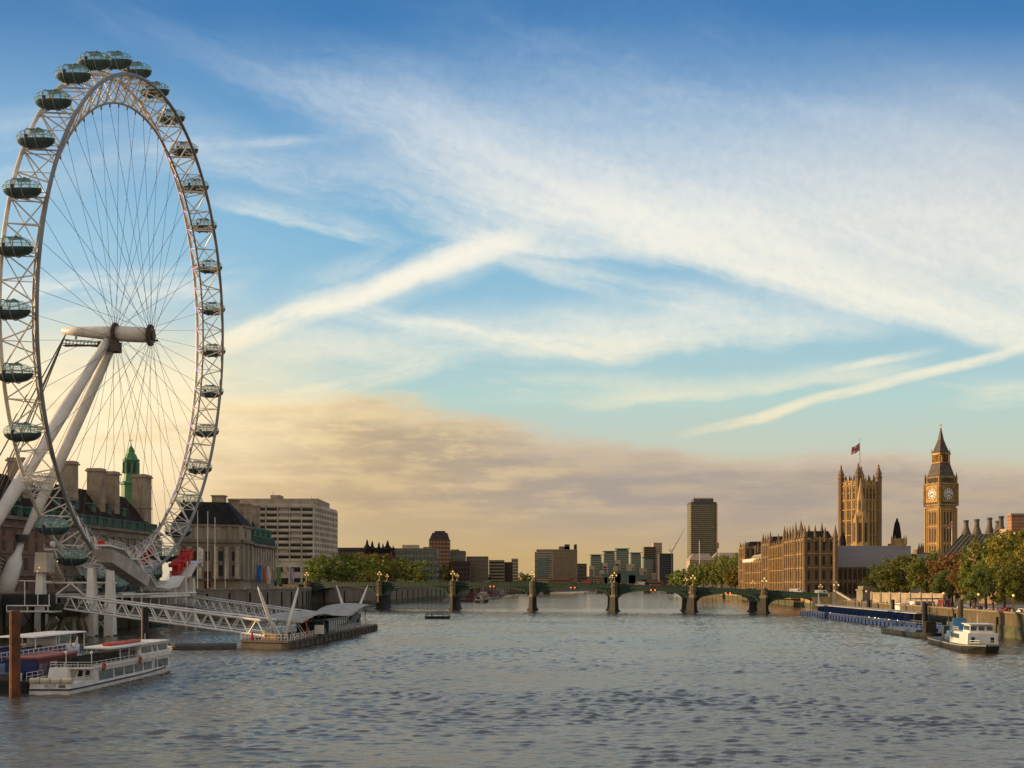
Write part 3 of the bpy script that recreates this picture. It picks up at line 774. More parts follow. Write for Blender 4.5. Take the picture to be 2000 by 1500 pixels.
mb = MB(); mb.box(-150, -102.5, 628, 668, zt+1.8, zt+5.2); mb.box(-128, -123, 630, 640, zt+5.1, zt+7.2); mb.bar((-127, 632, zt+7), (-127, 632, zt+9.5), .12, 4); mb.bar((-108, 640, zt+5), (-108, 640, zt+7.5), .1, 4)
mb.build('plant_room', mat('beige_panel', (.36, .30, .23), .85), hosp)

# flagpoles, banners and promenade lamps
fp = None
for i, (px, D, yt) in enumerate(((386, 430, 998), (406, 428, 1000), (420, 426, 1012), (440, 436, 1100))):
    z1 = wz(yt, D)
    a = MB().tube([(0, 0, 0), (0, 0, z1-GZ)], .14, 6, r2=.08); a.lathe((0, 0, z1-GZ), [(.05, -.1), (.16, .05), (.03, .25)], 6); a.lathe((0, 0, 0), [(.35, 0), (.3, .4), (.15, .5)], 8)
    o = a.build('flagpole', M['white']); o.location = (wx(px, D), D, GZ)
    tag(o, ['tall white flagpole leftmost before the columned pavilion', 'white flagpole between the other two tall poles', 'tallest white flagpole right of the pavilion roof centre', 'short white pole beside the pavilion steps'][i], 'flagpole', 'flagpoles on the promenade')
for i, (px, D, y0, y1, wd, c, lb) in enumerate(((506, 464, 1104, 1138, 1.8, (.02, .12, .33), 'blue'), (518, 472, 1106, 1140, 1.2, (.42, .10, .09), 'narrow red and white'), (525, 480, 1106, 1140, 1.6, (.55, .52, .48), 'white'), (545, 494, 1108, 1142, 1.7, (.11, .20, .06), 'green'), (557, 502, 1108, 1122, 2.0, (.48, .36, .24), 'small tan picture'), (571, 507, 1110, 1140, 1.5, (.30, .26, .34), 'lilac and white'))):
    z0, z1 = wz(y1, D), wz(y0, D); t = thing('banner', lb+' vertical banner on a pole along the promenade', 'banner', (wx(px, D), D, GZ), 0, 'banners on the promenade')
    MB().tube([(-wd/2-.12, 0, 0), (-wd/2-.12, 0, z1-GZ+.4)], .09, 6).build('pole', M['grey'], t, world=False)
    a = MB(); n = 6
    vs = [(-wd/2+wd*(j/3), .12*math.sin(j*1.7+k*.9), z0-GZ+(z1-z0)*k/n) for k in range(n+1) for j in range(4)]
    a.add(vs, [(k*4+j, k*4+j+1, k*4+j+5, k*4+j+4) for k in range(n) for j in range(3)])
    a.build('cloth', mat('banner_cloth_'+lb.split()[0], c, .8, var=.35, scale=1.5, col2=tuple(min(1, x*1.7+.05) for x in c)), t, world=False)

# ------------------------------------------------------------------ boarding platform under the wheel
plat = thing('boarding_platform', 'white stepped boarding platform on pylons under the wheel', 'platform', (-95, 300, 0), 0)
wt = M['white']
def deck(x0, x1, pts, th, name='deck'):
    """walkway following (y,z) points, x0..x1 wide"""
    a = MB()
    for (y0, z0), (y1, z1) in zip(pts, pts[1:]):
        a.add([(x0, y0, z0-th), (x1, y0, z0-th), (x1, y1, z1-th), (x0, y1, z1-th), (x0, y0, z0), (x1, y0, z0), (x1, y1, z1), (x0, y1, z1)], [(3, 2, 1, 0), (4, 5, 6, 7), (0, 1, 5, 4), (1, 2, 6, 5), (2, 3, 7, 6), (3, 0, 4, 7)])
    a.build(name, wt, plat)
    r = MB()
    for x in (x0, x1):
        for h in (.55, 1.1): r.tube([(x, y, z+h) for y, z in pts], .05, 4)
        for (y0, z0), (y1, z1) in zip(pts, pts[1:]):
            n = max(1, int(math.hypot(y1-y0, z1-z0)/1.4))
            for k in range(n): r.bar((x, y0+(y1-y0)*k/n, z0+(z1-z0)*k/n), (x, y0+(y1-y0)*k/n, z0+(z1-z0)*k/n+1.1), .04, 4)
    r.build('railing', wt, plat)
near = [(258, 20.2), (268, 19.6), (273, 17.6), (277, 17.6), (283, 14.0), (287, 14.0), (292, 11.2), (304, 10.6)]
deck(-90.5, -87.3, near, .35); deck(-105.5, -102.5, near[1:], .35)
far_ = [(304, 10.6), (314, 11.2), (320, 13.8), (326, 14.0), (333, 17.6), (338, 18.2)]
deck(-91.8, -88.0, far_, .35); deck(-103.5, -100.5, far_, .35)
# wedge shaped housing below the near river side deck, smaller stair box on the land side
a = MB(); x0, x1 = -91.6, -87.0
a.add([(x0, 259, 19.2), (x1, 259, 19.2), (x1, 272, 17.2), (x0, 272, 17.2), (x0+.8, 261, 16.4), (x1-.8, 261, 16.4), (x1-.6, 286, 11.0), (x0+.6, 286, 11.0), (x1, 286, 13.4), (x0, 286, 13.4)],
    [(0, 1, 2, 3), (4, 7, 6, 5), (0, 4, 5, 1), (3, 2, 8, 9), (9, 8, 6, 7), (1, 5, 6, 8, 2), (0, 3, 9, 7, 4)])
a.build('drive_housing', mat('pale_grey_cladding', (.60, .56, .52), .6), plat)
a = MB(); a.box(-105.4, -102.6, 262, 267, 14.2, 18.6, top=(.2, .3))
for k in range(6): a.box(-105.2, -102.8, 267+k*1.1, 268.1+k*1.1, 16.2-k*.8, 17.2-k*.8)
a.build('stair_tower', mat('cream_cladding', (.62, .54, .42), .6), plat)
def pylon(x, y, z0, z1, w0, w1, lean=0.0):
    a = MB(); n = 8; vs = []
    for i in range(n+1):
        f = i/n; wd = w0+(w1-w0)*(f**1.6); yy = y+lean*math.sin(f*PI)*.6
        for sx, sy in ((-1, -1), (1, -1), (1, 1), (-1, 1)): vs.append((x+sx*wd*.5, yy+sy*wd*.7, z0+(z1-z0)*f))
    a.add(vs, [(i*4+k, i*4+(k+1) % 4, i*4+4+(k+1) % 4, i*4+4+k) for i in range(n) for k in range(4)]+[(3, 2, 1, 0), (n*4, n*4+1, n*4+2, n*4+3)])
    a.build('pylon', wt, plat)
    MB().lathe((x, y, -1.5), [(1.5, 0), (1.5, 1.6), (1.3, 1.9)], 10).build('pylon_footing', M['wood'], plat)
for x, y, z1 in ((-92.6, 262, 15.2), (-89.2, 264, 14.6), (-104.6, 264, 16.0), (-95.8, 336, 15.0), (-93.6, 339, 15.0), (-89.4, 332, 13.2)): pylon(x, y, -.8, z1, 2.0, 1.25)
mb = MB()
for (p, q, r) in (((-107, 268, 11.9), (-88.5, 266, 11.9), .28), ((-107, 268, 8.8), (-88.5, 266, 8.8), .3), ((-107, 268, 6.9), (-88.5, 266, 6.9), .22), ((-104.5, 265, 7), (-98.6, 265.5, 11.7), .24), ((-98.4, 265.5, 11.7), (-93, 265, 7), .24),
    ((-104, 266, -.5), (-98, 266, 6.5), .2), ((-98, 266, -.5), (-104, 266, 6.5), .2), ((-89, 266, -.5), (-95, 266, 6), .18), ((-95, 266, -.5), (-89, 266, 6), .18),
    ((-96, 338, 9.6), (-93, 338, 9.6), .2), ((-96, 338, 6), (-93, 339, 10), .15), ((-96, 338, 10), (-93, 339, 13), .15)): mb.bar(p, q, r, 5)
for s in (-1, 1):
    for k in range(9):
        y = 270+k*7; mb.bar((-96+s*7.5, y, 9.2), (-96+s*7.5, y+7, 9.2), .25, 5); mb.bar((-96+s*7.5, y, 9.2), (-96+s*7.5, y, 6.5), .18, 5)
mb.box(-104.5, -87.5, 288, 322, 8.3, 8.9)
mb.build('platform_frame', wt, plat)
mb = MB()
for s in (-104.3, -87.7):
    for h in (.5, 1.1): mb.tube([(s, 288, 8.9+h), (s, 322, 8.9+h)], .05, 4)
    for k in range(24): mb.bar((s, 288+k*1.45, 8.9), (s, 288+k*1.45, 10.0), .04, 4)
mb.build('edge_railing', wt, plat)
# guide wheels and hydraulic arms of the drive
for yy, zz, up in ((262, 22.0, 1), (280, 17.4, .8), (288, 14.3, .7), (318, 14.6, .7), (330, 19, .9)):
    for x in (-90.4, -101.2):
        a = MB(); a.tube([(x-.35, yy, zz-1.6), (x+.35, yy, zz-1.6)], .7*up, 10); a.bar((x, yy, zz-1.6), (x, yy+2.5, zz-4.6), .22, 5)
        a.build('guide_wheel', wt, plat)
def machine(x, y0, z0, y1, z1, name, n=5):
    a = MB(); r = random.Random(4)
    for k in range(n):
        f = k/(n-1); y = y0+(y1-y0)*f; z = z0+(z1-z0)*f
        a.cbox((x+r.uniform(-.6, .6), y, z+r.uniform(-.7, .5)), r.uniform(1.2, 2.3), r.uniform(1.2, 2.2), r.uniform(1.0, 2.4), r.uniform(-.5, .5))
        if k % 2 == 0: a.tube([(x-1.6, y+.3, z+r.uniform(.6, 1.6)), (x+1.5, y+.3, z+r.uniform(.6, 1.6))], r.uniform(.35, .7), 10); a.tube([(x+r.uniform(-1, 1), y-1.3, z-.6), (x+r.uniform(-1, 1), y+1.3, z+1.9)], .2, 6)
        if k % 3 == 0: a.tube([(x+1.2, y-.5, z-1.2), (x+1.2, y-.5, z+1.6)], .5, 10)
    a.build(name, M['red'], plat)
machine(-91.4, 322, 15.2, 335, 19.8, 'red_drive_unit', 13); machine(-102, 318, 14.4, 332, 19.4, 'red_drive_unit', 9); MB().cbox((-89.6, 259.4, 20.6), 1.3, 1.2, 1.0, .2).build('red_drive_unit', M['red'], plat)
mb = MB()
for k in range(5): mb.tube([(-88.6, 338+k*.1, 17+k*1.0), (-88.0, 338+k*.1, 17+k*1.0)], .6, 8)
mb.box(-89.2, -88.7, 337.5, 338.6, 15.2, 22); mb.build('guide_roller_stack', wt, plat)
# flank lamps
mb = MB()
for x, y, z in ((-104.6, 262, 14.4), (-100.2, 262, 16.6), (-104.2, 262, 15.2)): mb.lathe((x, y, z), [(.05, -.2), (.22, 0), (.05, .2)], 6)
mb.build('flood_lamp', M['lamp'], plat)

# concrete dolphin with raking piles, jetty, piles
dol = thing('mooring_dolphin', 'mossy concrete block on raking piles below the near gangway', 'dolphin', (-93, 259, 0))
a = MB(); a.box(-100.2, -92.4, 255, 262, 5.2, 7.4); a.box(-99.6, -93, 255.6, 261.4, 4.6, 5.2); a.build('pile_cap', M['algae'], dol)
for (x, y, dx_, dy_) in ((-98.6, 256, -2.6, -2), (-97.4, 258, -2.4, 1), (-96.4, 257, -2.2, 0), (-94.6, 256, 1.4, -2), (-93.6, 257, 2.0, -1), (-94.2, 260, 1.8, 1.5)):
    MB().tube([(x, y, 5.0), (x+dx_, y+dy_, -1)], .42, 8).build('raking_pile', mat('pale_stained_pile', (.30, .25, .17), .9, var=.35), dol, smooth=True)
jet = thing('jetty', 'small jetty with black panel box and white frame at the left edge', 'jetty', (-101, 250, 0))
a = MB(); a.box(wx(15, 250), wx(98, 250), 247, 253, wz(1185, 250), wz(1161, 250)); a.build('panel_box', M['black'], jet)
a = MB(); x0, x1 = wx(13, 246.5), wx(98, 246.5); z0, z1 = wz(1194, 246.5), wz(1183, 246.5)
for z in (z0, z1): a.bar((x0, 246.5, z), (x1, 246.5, z), .16, 5)
for f in (0, .48, .95): a.bar((x0+(x1-x0)*f, 246.5, z0), (x0+(x1-x0)*f, 246.5, z1), .12, 4)
a.box(x0, x1, 246.6, 253, z0-.25, z0)
for f in (.42, .72, .98): a.bar((x0+(x1-x0)*f, 246.4, z1), (x0+(x1-x0)*f, 246.4, z1+(5.2 if f < .9 else 2.4)), .1, 4)
a.bar((x0+(x1-x0)*.3, 246.4, z1+5.2), (x1+.4, 246.4, z1+5.0), .12, 4); a.build('white_frame', wt, jet)
a = MB()
for x in (-105, -98.6): a.tube([(x, 250, z0), (x, 250, -1.5)], .45, 8)
a.bar((-104.5, 250, 0), (-100, 250, z0), .12, 4); a.bar((-99, 250, 0), (-103, 250, z0), .12, 4); a.build('support_piles', M['wood'], jet)
for (px, D, yt, r, mt, lb) in ((29, 123.5, 1194, .53, M['rust'], 'thick rusty orange mooring pile beside the blue barge'), (283, 200, 1187, .62, M['black'], 'black mooring pile behind the white tour boat roof')):
    a = MB(); zt_ = wz(yt, D); a.lathe((0, 0, 0), [(r*1.03, -2), (r*1.03, zt_*.35), (r, zt_*.36), (r, zt_), (r*.7, zt_+.12)], 14)
    o = a.build('mooring_pile', mt, smooth=False); o.location = (wx(px, D), D, 0); tag(o, lb, 'pile', 'mooring piles')
a = MB(); a.tube([(-49.5, 213.6, .35), (-60, 211.8, .38), (-61, 212.2, .35), (-72, 211.2, .36), (-86, 210.8, .3)], .75, 8)
tag(a.build('floating_boom', mat('weathered_grey_boom', (.10, .095, .10), .7, var=.3)), 'long grey floating boom on the water behind the tour boat', 'boom')

# two truss gangways
def gangway(p0, p1, h, wd, n, label):
    p0, p1 = Vector(p0), Vector(p1); d = p1-p0; t = thing('gangway', label, 'gangway', (p0.x, p0.y, 0), 0, 'gangways to the floating pier')
    s = Vector((d.y, -d.x, 0)).normalized()*(wd/2); up = Vector((0, 0, h))
    for sg in (-1, 1):
        a = MB(); o = s*sg
        a.bar(p0+o+up+d*.04, p1+o+up-d*.02, .24, 6); a.bar(p0+o, p1+o, .24, 6)
        for k in range(n):
            f0, f1, f2 = k/n, (k+.5)/n, (k+1)/n
            a.bar(p0+o+d*f0, p0+o+d*f1+up, .13, 5); a.bar(p0+o+d*f1+up, p0+o+d*f2, .13, 5)
        a.bar(p0+o+Vector((0, 0, .9)), p1+o+Vector((0, 0, .9)), .05, 4)
        a.build('truss', wt, t)
    a = MB(); a.add([p0-s, p1-s, p1+s, p0+s, p0-s-up*.06, p1-s-up*.06, p1+s-up*.06, p0+s-up*.06], [(0, 1, 2, 3), (7, 6, 5, 4), (0, 4, 5, 1), (1, 5, 6, 2), (2, 6, 7, 3), (3, 7, 4, 0)])
    for k in range(n): a.bar(p0-s+d*((k+.5)/n)+up, p0+s+d*((k+.5)/n)+up, .1, 4)
    a.build('walkway', M['grey'], t)
gangway((-94.8, 256, 6.3), (-43.8, 217.5, 2.2), 2.75, 3.6, 14, 'white truss gangway nearer the camera sloping down to the floating pier')
gangway((-94, 336, 6.0), (-44, 272, 2.2), 2.6, 3.6, 17, 'white truss gangway farther away running under the wavy canopy')

# ------------------------------------------------------------------ floating pier with wavy canopy
pier = thing('floating_pier', 'long dark floating pier with white railings in the river', 'pier', (-42, 255, 0))
PA, PB, PC = Vector((-49.2, 215.6, 0)), Vector((-39.5, 210.8, 0)), Vector((-34.0, 298.5, 0)); PD = PC+(PA-PB)*.8
DK = 1.55
mb = MB(); mb.prism([tuple(p.xy) for p in (PA, PB, PC, PD)], -.6, DK)
course(mb, PA, PB, DK-.25, .3, .25); course(mb, PB, PC, DK-.25, .3, .25); ribs(mb, PB, PC, 0.1, DK-.4, 22, .25, .12)
mb.build('pontoon_hull', mat('grey_brown_hull', (.12, .105, .09), .8, var=.3, scale=.3), pier)
mb = MB(); mb.prism([tuple((PB+(PA-PB)*.16).xy), tuple((PB+(PB-PA)*.012).xy), tuple((PB+(PC-PB)*.025+(PB-PA)*.012).xy)], -.5, DK-.45); mb.build('corner_fender', M['black'], pier)
def rail(p, q, n, z, h, name='railing', panel=True, mt=None):
    a = MB(); p, q = Vector(p), Vector(q); d = q-p
    for hh in (h, h*.5): a.bar(p+Vector((0, 0, z+hh)), q+Vector((0, 0, z+hh)), .035, 4)
    for k in range(n+1):
        a.bar(p+d*(k/n)+Vector((0, 0, z)), p+d*(k/n)+Vector((0, 0, z+h)), .06 if k % 2 else .1, 4)
    a.build(name, mt or M['white'], pier)
rail(PA+(PB-PA)*.03, PB-(PB-PA)*.03, 14, DK, 1.1); rail(PB+(PC-PB)*.01, PC, 62, DK, 1.1); rail(PA, PD, 40, DK, 1.1)
# masts in two V pairs
def mast(p, q, r0, r1): MB().tube([p, Vector(p).lerp(Vector(q), .5), Vector(p).lerp(Vector(q), .86), q], [r0, r0*1.05, r0*.72, r1], 8).build('mast', M['white'], pier, smooth=True)
b1, b2 = Vector((wx(549, 219), 219, DK)), Vector((wx(687, 284), 284, DK))
mast(b1+Vector((-.8, 0, 0)), (wx(503, 217), 217, wz(1145, 217)), .32, .06); mast(b1+Vector((.6, .5, 0)), (wx(583, 222), 222, wz(1146, 222)), .32, .06)
mast(b2+Vector((-.6, 0, 0)), (wx(657, 283), 283, wz(1143, 283)), .32, .06); mast(b2, (wx(718, 286), 286, wz(1143.5, 286)), .32, .06)
# canopy
mb = MB(); n = 44; prof = []
for i in range(n+1):
    f = i/n; y = 221+f*66
    z = 5.55+1.05*math.sin(f*PI*2.05-.25)*(.75 if f < .5 else 1.0)+(.4*f)+(-.6 if f < .03 else 0)
    z = 4.7+1.3*math.sin(min(1, f/.36)*PI*.78) if f < .36 else 5.5-.55*math.sin((f-.36)/.30*PI/2) if f < .66 else 4.95+1.9*math.sin((f-.66)/.34*PI*.62)
    xc = -43.6+f*5.2; prof.append((y, z, xc))
vs = []
for y, z, xc in prof:
    for j in range(7): u = -1+2*j/6; vs.append((xc+u*4.6, y, z+.25-.5*u*u))
k = len(vs); vs += [(x, y, z-.12) for x, y, z in vs]
fs = [(i*7+j, i*7+j+1, i*7+j+8, i*7+j+7) for i in range(n) for j in range(6)]; fs += [tuple(q+k for q in f)[::-1] for f in fs]
for i in range(n): fs += [(i*7, i*7+7, k+i*7+7, k+i*7), (i*7+6, k+i*7+6, k+i*7+13, i*7+13)]
fs += [tuple(range(7))+tuple(range(k+6, k-1, -1)), tuple(range(n*7, n*7+7))+tuple(range(k+n*7+6, k+n*7-1, -1))]
mb.add(vs, fs); mb.build('wavy_canopy', mat('white_canopy_fabric', (.45, .41, .35), .7, var=.2, scale=.5), pier, smooth=True)
for y, z, xc in prof[::4]:
    for p_, q_ in (((xc-3.6, y, DK), (xc-1.2, y+1.5, z-.2)), ((xc+3.4, y, DK), (xc+1.0, y+1.5, z-.2)), ((xc+3.4, y+3, DK), (xc+1.6, y, z-.2))): MB().bar(p_, q_, .08, 4).build('canopy_strut', M['white'], pier)
mb = MB(); mb.box(-43.5, -36.6, 236, 268, 4.35, 4.6); mb.build('cabin_roof', M['dark'], pier)
gl = mat('tinted_cabin_glass', (.05, .10, .09), .1, spec=.8, alpha=.75)
bgl = mat('blue_pier_glass', (.02, .06, .18), .2, spec=.5)
mb = MB()
for k in range(9): mb.box(-37.1, -37.0, 240.2+k*3, 242.9+k*3, 2.2, 4.2)
mb.box(-43, -37.2, 239.9, 240, 2.2, 4.2); mb.build('cabin_glazing', gl, pier)
mb = MB(); mb.box(-43.2, -37.05, 240, 267.4, DK, 2.2)
for k in range(10): mb.box(-37.2, -36.95, 239.95+k*3, 240.15+k*3, 2.2, 4.35)
mb.box(-42, -39, 244, 262, 2.2, 3.6); mb.build('cabin_base', mat('cabin_grey_panel', (.10, .10, .10), .6), pier)
mb = MB(); mb.box(-42.4, -37.2, 234, 236.6, DK, 4.3); mb.build('dark_kiosk', M['black'], pier)
mb = MB(); mb.box(-38.6, -36.9, 232.4, 233.2, DK+.3, 3.6); mb.build('notice_board', M['white'], pier)
mb = MB(); mb.tube([(-36, 292, DK), (-36, 292, 6.6)], .07, 5); mb.bar((-36.5, 292, 5.2), (-35.5, 292, 5.2), .05, 4); mb.build('signal_post', M['dark'], pier); mb = MB(); mb.bar((-39, 281, DK), (-39, 281, 5.6), .1, 5); mb.box(-39.4, -38.6, 280.8, 281.2, 5.2, 6.2); mb.build('signal_post', M['dark'], pier); mb = MB(); mb.bar((-36.5, 284, DK), (-36.5, 284, 4.2), .08, 5); mb.box(-36.9, -36.1, 283.8, 284.2, 3.6, 4.5)
mb.build('signal_post', M['dark'], pier)
mb = MB(); mb.tube([(-37.5, 270, DK), (-36.8, 276, DK+2.4), (-36.8, 280, DK+2.6), (-37.0, 284, DK)], 1.0, 8); mb.build('covered_tender', mat('grey_tarpaulin', (.16, .16, .17), .8), pier)
mb = MB()
for x, y, z in ((-38.6, 223.6, 2.9), (-38.6, 223.6, 4.7)): mb.lathe((x, y, z), [(.05, -.3), (.24, 0), (.05, .3)], 8)
mb.bar((-38.6, 223.6, DK), (-38.6, 223.6, 5.4), .05, 4); mb.build('orange_beacon', M['orange'], pier)
for i, (x, y) in enumerate(((-44.6, 216.5), (-43.1, 215.8))):
    a = MB(); a.box(-.75, .75, -.5, .5, 0, .9); a.box(-.82, .82, -.57, .57, .9, 1.0); a.box(-.5, .5, -.55, -.5, .3, .6)
    o = a.build('deck_locker', mat('ochre_locker', (.42, .20, .03), .6)); o.location = (x, y, DK); o.rotation_euler = (0, 0, -.45); tag(o, ['ochre deck locker nearer the yellow vested worker', 'ochre deck locker nearer the railing corner of the floating pier'][i], 'locker', 'lockers on the floating pier')
b = MB(); b.lathe((0, 0, 0), [(.3, 0), (.32, .6), (.2, .8), (.22, 1.1), (.1, 1.3)], 8)
o = b.build('bollard_post', M['red']); o.location = (-46.9, 214.6, DK); tag(o, 'red post on the near left corner of the floating pier', 'post')

# ------------------------------------------------------------------ boats
def hull(L, W, z0, z1, sheer=.3, bow=.3, flare=.88, rake=1.2, n=16, stern=.92):
    vs = []; 
    for i in range(n+1):
        t = i/n; hw = W/2*(1 if t < 1-bow else max(.02, 1-((t-(1-bow))/bow)**2.1))*(stern+(1-stern)*min(1, t/.1))
        zt_ = z1+sheer*max(0, (t-.5)*2)**2; xr = rake*max(0, (t-.8)/.2)**2; x = L*t-xr
        vs += [(x, -hw*flare, z0), (x+xr*.4, -hw*.985, z0+(zt_-z0)*.5), (x+xr, -hw, zt_), (x+xr, hw, zt_), (x+xr*.4, hw*.985, z0+(zt_-z0)*.5), (x, hw*flare, z0)]
    fs = [(i*6+k, i*6+6+k, i*6+7+k, i*6+1+k) for i in range(n) for k in range(5)]+[tuple(range(6)), tuple(range(n*6, n*6+6))[::-1]]
    return MB().add(vs, fs)
def stripe(L, W, za, zb, sheer=.3, bow=.3, rake=1.2, n=16, stern=.92, out=.05):
    vs = []
    for i in range(n+1):
        t = i/n; hw = W/2*(1 if t < 1-bow else max(.02, 1-((t-(1-bow))/bow)**2.1))*(stern+(1-stern)*min(1, t/.1))+out
        dz = sheer*max(0, (t-.5)*2)**2; x = L*t+out*(1 if t > .5 else -1)
        vs += [(x, -hw, za+dz), (x, -hw, zb+dz), (x, hw, zb+dz), (x, hw, za+dz)]
    return MB().add(vs, [(i*4+k, i*4+4+k, i*4+5+k, i*4+1+k) for i in range(n) for k in range(3)]+[(0, 1, 2, 3)])
def lrail(par, segs, h, st=1.2, mt=None, r=.035):
    a = MB()
    for p, q in segs:
        p, q = Vector(p), Vector(q); n = max(1, int((q-p).length/st))
        for hh in (h, h*.55): a.bar(p+Vector((0, 0, hh)), q+Vector((0, 0, hh)), r, 4)
        for k in range(n+1): a.bar(p.lerp(q, k/n), p.lerp(q, k/n)+Vector((0, 0, h)), r, 4)
    a.build('railing', mt or M['white'], par, world=False)
def lwin(par, x0, x1, y, z0, z1, n, f, mt, name='window', th=.08):
    w_ = (x1-x0)/n
    for k in range(n):
        c = Vector((x0+w_*(k+.5), y, (z0+z1)/2)); pane_local(par, c, w_*f, th, z1-z0, mt, name)
def pane_local(par, c, sx, sy, sz, m, name='window'):
    k = (name, m.name)
    if k not in UNIT:
        b = MB().cbox((0, 0, 0), 1, 1, 1); me = bpy.data.meshes.new(name); me.from_pydata(b.v, [], b.f); me.materials.append(m); UNIT[k] = me
    o = bpy.data.objects.new(name, UNIT[k]); COL.objects.link(o); o.parent = par; o.location = c; o.scale = (sx, sy, sz); return o
bw = mat('boat_white_paint', (.74, .72, .68), .4, var=.14, scale=.4); tint = mat('boat_window_glass', (.03, .045, .05), .08, spec=.9, var=.2)
tour = thing('tour_boat', 'white two deck tour boat with orange rafts on its roof', 'boat', (-48.75, 125.2, 0), R(88.4), 'boats moored at the left bank')
LB_, WB_ = 38.0, 4.7
hull(LB_, WB_, -.5, .62, .55, .22).build('hull', bw, tour, world=False, smooth=False)
stripe(LB_, WB_, .42, .60, .55, .22).build('blue_stripe', mat('navy_stripe', (.02, .025, .10), .5), tour, world=False)
hw = WB_/2
a = MB(); a.box(.3, 7.2, -hw+.12, hw-.12, .62, 1.12, top=(.02, .05)); a.build('stern_bulwark', bw, tour, world=False)
a = MB(); a.box(6.6, 33.5, -hw+.1, hw-.1, .62, 2.32, top=(.05, .12)); a.prism([(33.5, -hw+.1), (36.0, -hw*.62), (36.9, 0), (36.0, hw*.62), (33.5, hw-.1)], .62, 2.32); a.build('lower_cabin', bw, tour, world=False)
a = MB(); a.box(5.6, 34.0, -hw, hw, 2.30, 2.42); a.box(6.2, 22.0, -hw+.02, -hw+.1, 2.42, 2.66); a.box(21.8, 33.6, -hw+.05, hw-.05, 2.42, 2.82)
a.prism([(33.8, -hw), (36.3, -hw*.6), (37.0, 0), (36.3, hw*.6), (33.8, hw)], 2.3, 2.75); a.build('upper_deck', bw, tour, world=False)
for sy in (-1, 1):
    lwin(tour, 8.2, 12.6, sy*(hw-.13), .85, 1.95, 4, .9, mat('teal_window_glass', (.06, .13, .12), .1, spec=.9)); lwin(tour, 12.8, 26.2, sy*(hw-.13), .92, 1.92, 4, .84, tint); lwin(tour, 28.4, 32.6, sy*(hw-.13), .92, 1.92, 2, .84, tint)
    pane_local(tour, (27.2, sy*(hw-.1), 1.42), 1.5, .1, 1.75, bw, 'door'); pane_local(tour, (27.3, sy*(hw-.05), 1.55), .8, .08, 1.1, tint, 'window')
for y in (-1.5, -.7): pane_local(tour, (6.57, y, 1.75), .08, .55, .7, M['glass'], 'window')
a = MB(); a.box(22.0, 33.2, -hw+.25, hw-.25, 2.8, 4.08, top=(.1, .18)); a.build('upper_cabin', bw, tour, world=False)
for sy in (-1, 1):
    lwin(tour, 22.5, 26.6, sy*(hw-.32), 3.0, 3.86, 1, .9, tint); lwin(tour, 27.0, 28.6, sy*(hw-.32), 3.0, 3.86, 1, .85, tint); lwin(tour, 29.0, 32.8, sy*(hw-.32), 3.0, 3.86, 1, .9, tint)
a = MB(); a.prism([(13.2, -1.5), (15.5, -hw+.1), (33.4, -hw+.15), (33.8, 0), (33.4, hw-.15), (15.5, hw-.1), (13.2, 1.5)], 4.08, 4.26); a.build('roof', bw, tour, world=False)
a = MB()
for x in (15.4, 18.4, 21.4):
    for y in (-hw+.35, hw-.35): a.bar((x, y, 2.42), (x, y, 4.1), .06, 4)
a.bar((21.4, -hw+.3, 3.0), (22.6, -hw+.3, 4.1), .12, 4); a.bar((30, 0, 4.2), (30, 0, 5.2), .04, 4); a.build('roof_posts', bw, tour, world=False)
a = MB(); a.box(16, 21.6, -1.6, 1.6, 2.42, 3.5); a.build('wheelhouse_interior', M['dark'], tour, world=False)
seat = None
for r_ in range(9):
    for sy in (-1, 1):
        if seat is None:
            b = MB(); b.box(-.25, .3, -.85, .85, .38, .48); b.box(-.3, -.2, -.85, .85, .48, .95); b.box(-.2, .2, -.8, -.74, 0, .38); b.box(-.2, .2, .74, .8, 0, .38); seat = b.build('bench_seat', M['black'], tour, world=False); q = seat
        else: q = copy_tree(seat, tour)
        q.location = (7.2+r_*1.0, sy*1.15, 2.42)
for r_ in range(4):
    b = MB(); b.tube([(0, -.75, .35), (0, .75, .35)], .36, 8); b.box(-.3, .3, -.5, -.44, 0, .3); b.box(-.3, .3, .44, .5, 0, .3)
    o = b.build('raft_canister', mat('ivory_canister', (.62, .56, .42), .5), tour, world=False); o.location = (.45, -1.75+r_*1.15, 1.12); o.scale = (.8, .7, .9)
for x0, x1 in ((16.4, 21.6), (21.9, 27.0)):
    b = MB(); b.tube([(x0, -.35, 4.42), (x1, -.35, 4.42)], .2, 6); b.tube([(x0, .35, 4.42), (x1, .35, 4.42)], .2, 6); b.tube([(x0, -.35, 4.42), (x0, .35, 4.42)], .2, 6); b.tube([(x1, -.35, 4.42), (x1, .35, 4.42)], .2, 6); b.box(x0, x1, -.3, .3, 4.28, 4.45); b.build('life_raft', mat('orange_red_raft', (.62, .075, .025), .55), tour, world=False)
for x in (9.2, 21.2):
    b = MB(); b.tube([(x+.36*math.cos(2*PI*k/14), -hw-.06, 2.32+.36*math.sin(2*PI*k/14)) for k in range(14)], .1, 5, closed=True); b.build('lifebuoy', mat('red_lifebuoy', (.55, .05, .03), .5), tour, world=False)
lrail(tour, [((5.8, -hw+.05, 2.42), (21.8, -hw+.05, 2.42)), ((5.8, hw-.05, 2.42), (21.8, hw-.05, 2.42)), ((5.8, -hw+.05, 2.42), (5.8, hw-.05, 2.42))], .62, 1.4)
lrail(tour, [((.5, -hw+.25, 1.1), (6.4, -hw+.25, 1.1)), ((.5, hw-.25, 1.1), (6.4, hw-.25, 1.1)), ((.5, -hw+.25, 1.1), (.5, hw-.25, 1.1))], .55, .8)
lrail(tour, [((34.2, -hw+.1, 2.75), (36.8, -.6, 2.75)), ((36.8, -.6, 2.75), (36.8, .6, 2.75))], .5, .8)
a = MB()
